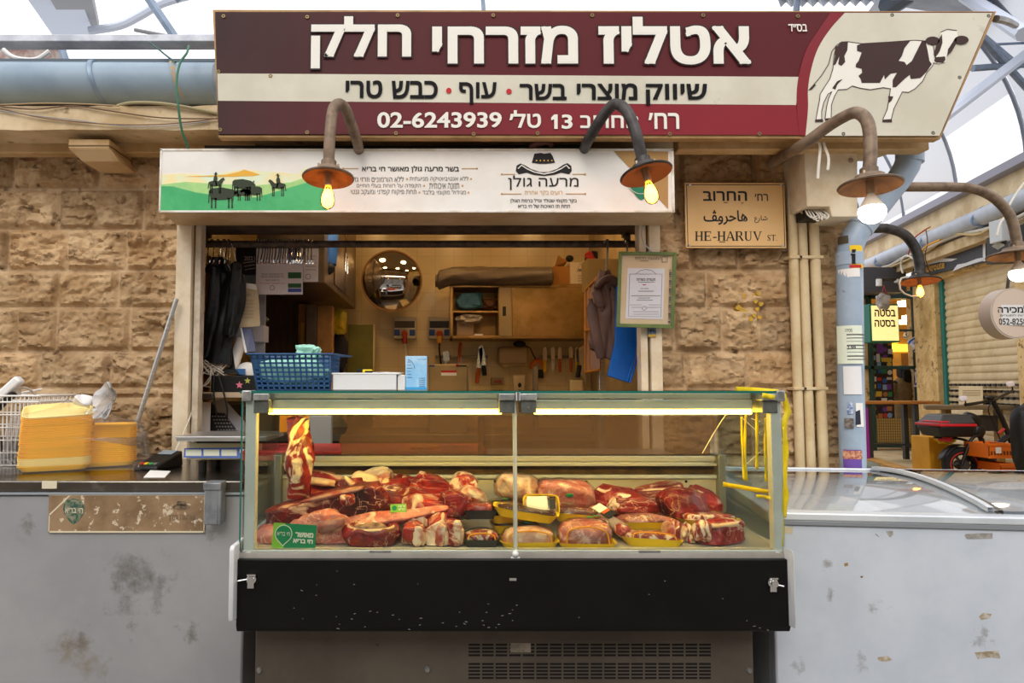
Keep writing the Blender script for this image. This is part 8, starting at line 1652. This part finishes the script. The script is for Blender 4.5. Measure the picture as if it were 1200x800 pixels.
# person seen from behind
def person():
    t = thing('person', 'person in a brown coat seen from behind inside the corner shop', 'person', P(1061, 528, BS + .35)); base = P(1061, 520, BS + .35); base.z = GZ; X, Y = base.x, base.y; hgt_ = P(1063, 430, Y).z - GZ; k = hgt_ / 1.7
    sk = bpy.data.meshes.new('person_body'); Vx = [(0, 0, .92), (0, 0, 1.12), (0, -.01, 1.32), (0, -.01, 1.43), (.02, -.02, 1.53), (.02, -.02, 1.64), (-.17, -.01, 1.36), (-.25, -.02, 1.1), (-.3, -.16, .98), (.17, -.01, 1.36), (.24, 0, 1.1), (.22, -.14, .95), (-.09, 0, .88), (-.1, 0, .48), (-.1, .02, .08), (-.1, -.1, .04), (.09, 0, .88), (.1, .02, .48), (.1, .04, .08), (.1, -.08, .04), (-.34, -.24, .96), (.2, -.22, .92)]
    E = [(0, 1), (1, 2), (2, 3), (3, 4), (4, 5), (2, 6), (6, 7), (7, 8), (2, 9), (9, 10), (10, 11), (0, 12), (12, 13), (13, 14), (14, 15), (0, 16), (16, 17), (17, 18), (18, 19), (8, 20), (11, 21)]
    rad = [.16, .14, .15, .06, .1, .085, .07, .055, .04, .07, .055, .04, .09, .065, .045, .04, .09, .065, .045, .04, .035, .035]
    sk.from_pydata([(a * k, b_ * k, c * k) for a, b_, c in Vx], E, []); o = bpy.data.objects.new('body', sk); C.objects.link(o); o.parent = t; o.location = (0, 0, GZ - t.location.z)
    md = o.modifiers.new('skin', 'SKIN'); 
    for i, r in enumerate(rad): sk.skin_vertices[0].data[i].radius = (r * k, r * k)
    sk.skin_vertices[0].data[0].use_root = True; o.modifiers.new('subd', 'SUBSURF').levels = 1; sk.materials.append(mat('trousers_dark', '26221f', .8))
    co_ = MB(); co_.T = M.Translation((X, Y, GZ)) @ M.Scale(k, 4)
    prof = [(.1, 1.47), (.17, 1.42), (.22, 1.34), (.23, 1.15), (.21, 1.0), (.23, .8), (.26, .55), (.25, .54)]
    co_.grid([[(r * 1.0 * math.cos(a) * (1 + .05 * math.sin(3 * a)), r * .72 * math.sin(a), z) for a in np.linspace(0, 2 * math.pi, 29)] for r, z in prof])
    for pts in (((-.19, 0, 1.36), (-.27, -.02, 1.1), (-.31, -.16, .98)), ((.19, 0, 1.36), (.26, 0, 1.1), (.24, -.14, .96))): co_.tube(cr(pts, 4), [.085] * 3 + [.07] * 3 + [.06] * 3, 12)
    co_.build('coat', mat('coat_brown', '9a8056', .8, c2='846b44', sc=9), t); hb = lump(V((X + .02 * k, Y + .01, GZ + 1.6 * k)), (.105 * k, .115 * k, .14 * k), 3, .08, 2, (0, 0, 0), 3); hb.build('hair', mat('hair_dark', '1d1814', .7), t); lump(V((X + .03 * k, Y - .07, GZ + 1.5 * k)), (.09 * k, .05 * k, .16 * k), 5, .1, 2, (0, 0, 0), 3).build('hair', MATS['hair_dark'], t)
person()
# ------------------------------------------------------------------ electric bike with its crates
YB = 6.3; bkm = mat('bike_black', '1e1b1a', .4, .2); t = thing('electric_bike', 'black folding electric bike with a red and black top case on the side street', 'electric bike', P(1150, 555, YB))
def wheel(u, v, r, nm):
    c = P(u, v, YB); MB().lathe([(r - .07, -.03), (r - .02, -.036), (r, -.018), (r, .018), (r - .02, .036), (r - .07, .03), (r - .07, -.03)], c, (0.1, 1, 0), 40).build(nm, mat('tyre', '191716', .8), t)
    b = MB(); b.lathe([(r - .075, -.02), (r - .065, -.02), (r - .065, .02), (r - .075, .02)], c, (.1, 1, 0), 36); b.lathe([(0, -.045), (.045, -.045), (.05, 0), (.045, .045), (0, .045)], c, (.1, 1, 0), 20)
    for k in range(6): a = k * math.pi / 3; b.tube([c, c + V((math.cos(a), -.1 * math.cos(a), math.sin(a))) * (r - .06)], .012, 6)
    b.build('rim', mat('rim_grey', '4a4542', .4, .6), t); MB().lathe([(r - .055, -.037), (r - .045, -.037), (r - .045, -.0375)], c, (.1, 1, 0), 36).build('red_rim_line', mat('rim_red', 'b3281f', .5), t)
R_ = px(21, YB); zc = GZ + R_; vw = 450 + (H - zc) / YB * 800; wheel(1127, vw, R_, 'wheel'); wheel(1216, vw, R_, 'wheel')
q = lambda u, v, dy=0: P(u, v, YB + dy)
def bt_(nm, pts, r, m_=bkm): b = MB(); b.tube(cr([q(*p) for p in pts], 4), r, 10); return b.build(nm, m_, t)
bt_('frame', [(1127, vw), (1140, 534), (1156, 536), (1170, 520), (1180, 512), (1192, 508)], .028); bt_('seat_tube', [(1156, 534), (1150, 515), (1141, 500)], .022); bt_('stem', [(1186, 520), (1174, 490), (1164, 471)], .022); bt_('fork', [(1186, 516), (1200, 530), (1216, vw)], .02); bt_('seat_stay', [(1127, vw, -.06), (1138, 515, -.06), (1148, 510, -.03)], .014)
b = MB(); b.tube(cr([q(1131, 474, -.1), q(1140, 473, -.08), q(1152, 471, -.02), q(1164, 469, 0), q(1172, 465, .08), q(1186, 458, .2)], 4), .014, 8); b.build('handlebar', bkm, t)
bt_('brake_cable', [(1164, 470), (1158, 480), (1166, 500), (1172, 515)], .005); lump(q(1160, 466), (.035, .03, .02), 2, .1, 2, (0, 0, 0), 3).build('display', bkm, t)
for u, v, dy in ((1129, 467, -.1), (1184, 450, .2)): lump(q(u, v, dy), (.04, .012, .026), 3, .1, 2, (0, -.2, 0), 3).build('mirror', mat('mirror_back', 'e9dfe2', .4), t); bt_('mirror_stem', [(u + 2, v + 2, dy), (u + 3, v + 8, dy)], .006)
lump(q(1139, 491), (.075, .05, .055), 4, .1, 1.5, (0, .5, 0), 3).build('saddle', mat('saddle', '14110f', .4), t); lump(q(1146, 505), (.05, .04, .06), 6, .12, 1.5, (0, .3, 0), 3).build('saddle_bag', mat('saddle', '14110f', .4), t)
b = MB(); x0, x1, z0, z1 = R(1088, 498, 1130, 511, YB); b.hexa([(x0 + .03, YB - .12, z0), (x1, YB - .12, z0), (x1, YB + .14, z0), (x0 + .03, YB + .14, z0)], [(x0, YB - .15, z1), (x1, YB - .15, z1), (x1, YB + .17, z1), (x0, YB + .17, z1)]); tc_ = b.build('top_case', blackp, t, bevel=.02, seg=3)
b = MB(); zt2 = P(1100, 485, YB).z; b.hexa([(x0, YB - .15, z1 + .012), (x1, YB - .15, z1 + .022), (x1, YB + .17, z1 + .022), (x0, YB + .17, z1 + .012)], [(x0 + .07, YB - .1, zt2), (x1 - .01, YB - .1, zt2), (x1 - .01, YB + .12, zt2), (x0 + .07, YB + .12, zt2)]); b.build('lid', mat('case_lid_grey', '3a3838', .4), tc_, bevel=.015, seg=3)
b = MB(); b.box(x0 - .005, x1 + .003, YB - .155, YB + .175, z1 - .004, z1 + .02); b.box(x0 + .012, x0 + .1, YB - .14, YB + .1, z1 + .02, z1 + .045); b.build('red_band', mat('case_red', 'c01f26', .4), tc_, bevel=.006)
b = MB(); b.box(*R(1103, 511, 1112, 517, YB)[:2], YB - .05, YB + .05, *R(1103, 511, 1112, 517, YB)[2:]); b.build('tail_light', redink, t, bevel=.01); bt_('rack', [(1095, 512), (1125, 514), (1140, 520)], .012); b = MB(); c = P(1127, vw, YB); b.grid([[c + V(((R_ + .02) * math.cos(a), y, (R_ + .02) * math.sin(a))) for y in (-.05, .05)] for a in np.linspace(.5, 2.9, 16)]); b.build('mudguard', bkm, t, solid=.004)
bt_('pedal_crank', [(1156, 536), (1163, 546)], .012); b = MB(); b.lathe([(0, -.02), (.07, -.02), (.07, .02), (0, .02)], q(1157, 536, -.05), (0.1, 1, 0), 20); b.build('motor_cover', mat('rim_grey', '4a4542', .4, .6), t); bt_('red_cable', [(1170, 508), (1176, 503), (1180, 500)], .012, mat('rim_red', 'b3281f', .5)); bt_('kickstand', [(1147, 538), (1150, 556)], .01)
orm = mat('crate_orange', 'e2701a', .5); 
def crate(label, u0, v0, u1, v1, Y, d):
    t = thing('crate', label, 'crate', P((u0 + u1) / 2, v1, Y)); x0, x1, z0, z1 = R(u0, v0, u1, v1, Y); z0 = max(z0, GZ + .004) if v1 > 545 else z0
    b = MB(); b.box(x0 + .02, x1 - .02, Y + .02, Y + d, z0, z0 + .01); b.box(x0, x1, Y, Y + .01, z0, z1); b.box(x0, x1, Y + d, Y + d + .01, z0, z1); b.box(x0, x0 + .01, Y, Y + d, z0, z1); b.box(x1 - .01, x1, Y, Y + d, z0, z1); b.box(x0 - .008, x1 + .008, Y - .008, Y + .012, z1 - .02, z1 + .002); b.box(x0 - .008, x1 + .008, Y - .006, Y + .01, z0, z0 + .02); b.build('shell', orm, t, bevel=.003)
    b = MB()
    for k in range(8): xx = x0 + .015 + (x1 - x0 - .03) * k / 7.6; b.box(xx, xx + .016, Y - .0015, Y + .003, z0 + .03, z0 + (z1 - z0) * .5)
    b.build('slots', mat('slot_orange_dark', '6e330c', .7), t, smooth=False); return t, (x0, x1, z0, z1)
t, q4 = crate('orange plastic crate with a white label strapped to the bike', 1159, 520, 1191, 537, 6.0, .28); bxp(1167, 524, 1173.5, 531, 5.996, .003).build('label', paper, t)
crate('orange plastic crate on the ground under the labelled crate', 1173, 543, 1191, 553, 6.0, .28)
t = thing('yellow_box', 'yellow cardboard box on the ground beside the bike wheel', 'box', P(1100, 553, 6.5)); x0, x1, z0, z1 = R(1089.5, 512, 1112, 556, 6.5); bx(x0, x1, 6.5, 6.75, GZ + .01, z1).build('box', mat('box_yellow', 'dfa021', .6, c2='cf9018', sc=4), t, bevel=.004); lump(P(1108, 513, 6.45), (.09, .05, .05), 3, .3, 3).build('yellow_bag', mat('bag_bright_yellow', 'e8c32a', .4), t)
b = lump(P(1206, 515, 5.7), (.12, .1, .31), 5, .15, 2); tag(b.build('black_cover', mat('cover_black', '14110f', .6)), 'black cloth covered object beside the orange crates', 'cover')

# ------------------------------------------------------------------ roof over the street
shm1 = sheet('roof_sheet', 'dfe3ea', .55); beamb = mat('beam_bluegrey', '8d9cb0', .5, .2, c2='7a889c', sc=5); beamw = mat('beam_pale', 'c6cede', .5)
def vault(y0, y1, a0, a1, name='roof_panel', m_=shm1, r=3.2, n=16):
    b = MB(); rows = []
    for k in range(n + 1):
        a = math.radians(a0 + (a1 - a0) * k / n); rows.append([fac(y0 + (y1 - y0) * i / 3) + fn * (.1 + r * (1 - math.cos(a))) + V((0, 0, 3.52 + r * .8 * math.sin(a))) for i in range(4)])
    b.grid(rows); return struct(b.build(name, m_, ang=60))
vault(5.05, 6.35, 2, 50); vault(6.4, 7.6, 14, 48); vault(7.65, 8.9, 2, 20); vault(8.95, 10.2, 2, 34); vault(10.25, 11.6, 2, 34); vault(3.6, 5.0, 20, 50)
def rib(y, r=3.2, w2=.02, a1=85): 
    b = MB(); b.tube([fac(y) + fn * (.1 + r * (1 - math.cos(a))) + V((0, 0, 3.5 + r * .8 * math.sin(a))) for a in np.linspace(0, math.radians(a1), 16)], w2, 6); return struct(b.build('beam_rib', mat('rib_grey', '7f8592', .5)))
for y in (5.02, 5.45, 5.9, 6.38, 7.62, 8.92, 10.22): rib(y, a1=50)
def member(u0, v0, Y0, u1, v1, Y1, r, m_=beamb, name='beam_strut', fl=1): b = MB(); b.tube([P(u0, v0, Y0), P(u1, v1, Y1)], r, 8, flat=fl); return struct(b.build(name, m_))
member(1100, 142, 5.0, 1205, 62, 5.6, .045, beamw, 'beam_pale'); member(1127, 24, 5.5, 1192, 78, 6.2, .035); member(1134, 22, 5.5, 1166, 0, 6.2, .03); member(1133, 25, 5.5, 1205, 105, 6.0, .03); member(1140, 80, 5.8, 1210, 75, 5.8, .03); member(1143, 53, 6, 1210, 50, 6, .012)
b = MB(); b.grid([[P(1040, -60, 5.0), P(1230, -90, 5.0)], [P(1045, 6, 6.5), P(1160, 26, 6.5)]]); struct(b.build('roof_panel', mat('roof_bluegrey', 'b3bdcc', .5, .2, c2='9aa6b8', sc=3)))
b = MB(); rows = []
for k in range(25): u = 915 + 150 * k / 24; rows.append([P(u, 9 - k * .1, 7.5) + V((0, 0, .06 * (k % 2))), P(u - 30, -70, 5.5) + V((0, 0, .06 * (k % 2)))])
b.grid(rows); struct(b.build('roof_panel', mat('roof_bluegrey', 'b3bdcc', .5, .2, c2='9aa6b8', sc=3)))
member(1038, 10, 6.5, 1100, -30, 6, .1, mat('beam_dark', '5d6878', .5)); member(1200, 40, 4.5, 1130, -5, 5.5, .05, beamw)
def plate(u0, v0, Y0, u1, v1, Y1, w_, m_, name): 
    a, c = P(u0, v0, Y0), P(u1, v1, Y1); b = MB(); b.hexa([a, a + V((w_, 0, 0)), a + V((w_, 0, .12)), a + V((0, 0, .12))], [c, c + V((w_, 0, 0)), c + V((w_, 0, .12)), c + V((0, 0, .12))]); return struct(b.build(name, m_))
gyb = mat('beam_grey', '8e8f94', .6); plate(5, -40, 5.5, 62, 42, 9, .55, beamw, 'beam_left'); plate(42, -30, 5.5, 80, 36, 9, .42, gyb, 'beam_left')
member(172, -5, 7, 206, 45, 7, .045); member(205, 0, 7, 218, -10, 7, .04); b = MB(); b.tube(cr([P(105, 36, 8), P(140, 30, 8), P(165, 18, 8), P(190, 4, 8), P(225, -6, 8)], 5), .05, 8); struct(b.build('beam_arch', beamw)); member(-5, 46, 7, 260, 43, 7, .03, beamw); member(565, -10, 6, 567, 14, 6, .02); member(935, -10, 6, 933, 14, 6, .03); member(158, 35, 6.5, 205, 44, 6.5, .02, gyb)
b = MB(); b.tube(cr([P(4, 58, 3.56), P(14, 66, 3.56), P(28, 69.5, 3.56), P(44, 69, 3.56), P(58, 60, 3.56)], 5), .012, 8); tag(b.build('white_pipe', whitep), 'bent white tube above the roof pipe at the picture edge', 'pipe')
struct(bxp(-30, 52, 60, 74, 6, .3).build('wall_far', mat('far_wall', 'b9a9a4', .8, c2='8d6f66', sc=8))); member(70, 50, 5, 78, 75, 5, .03, beamb)
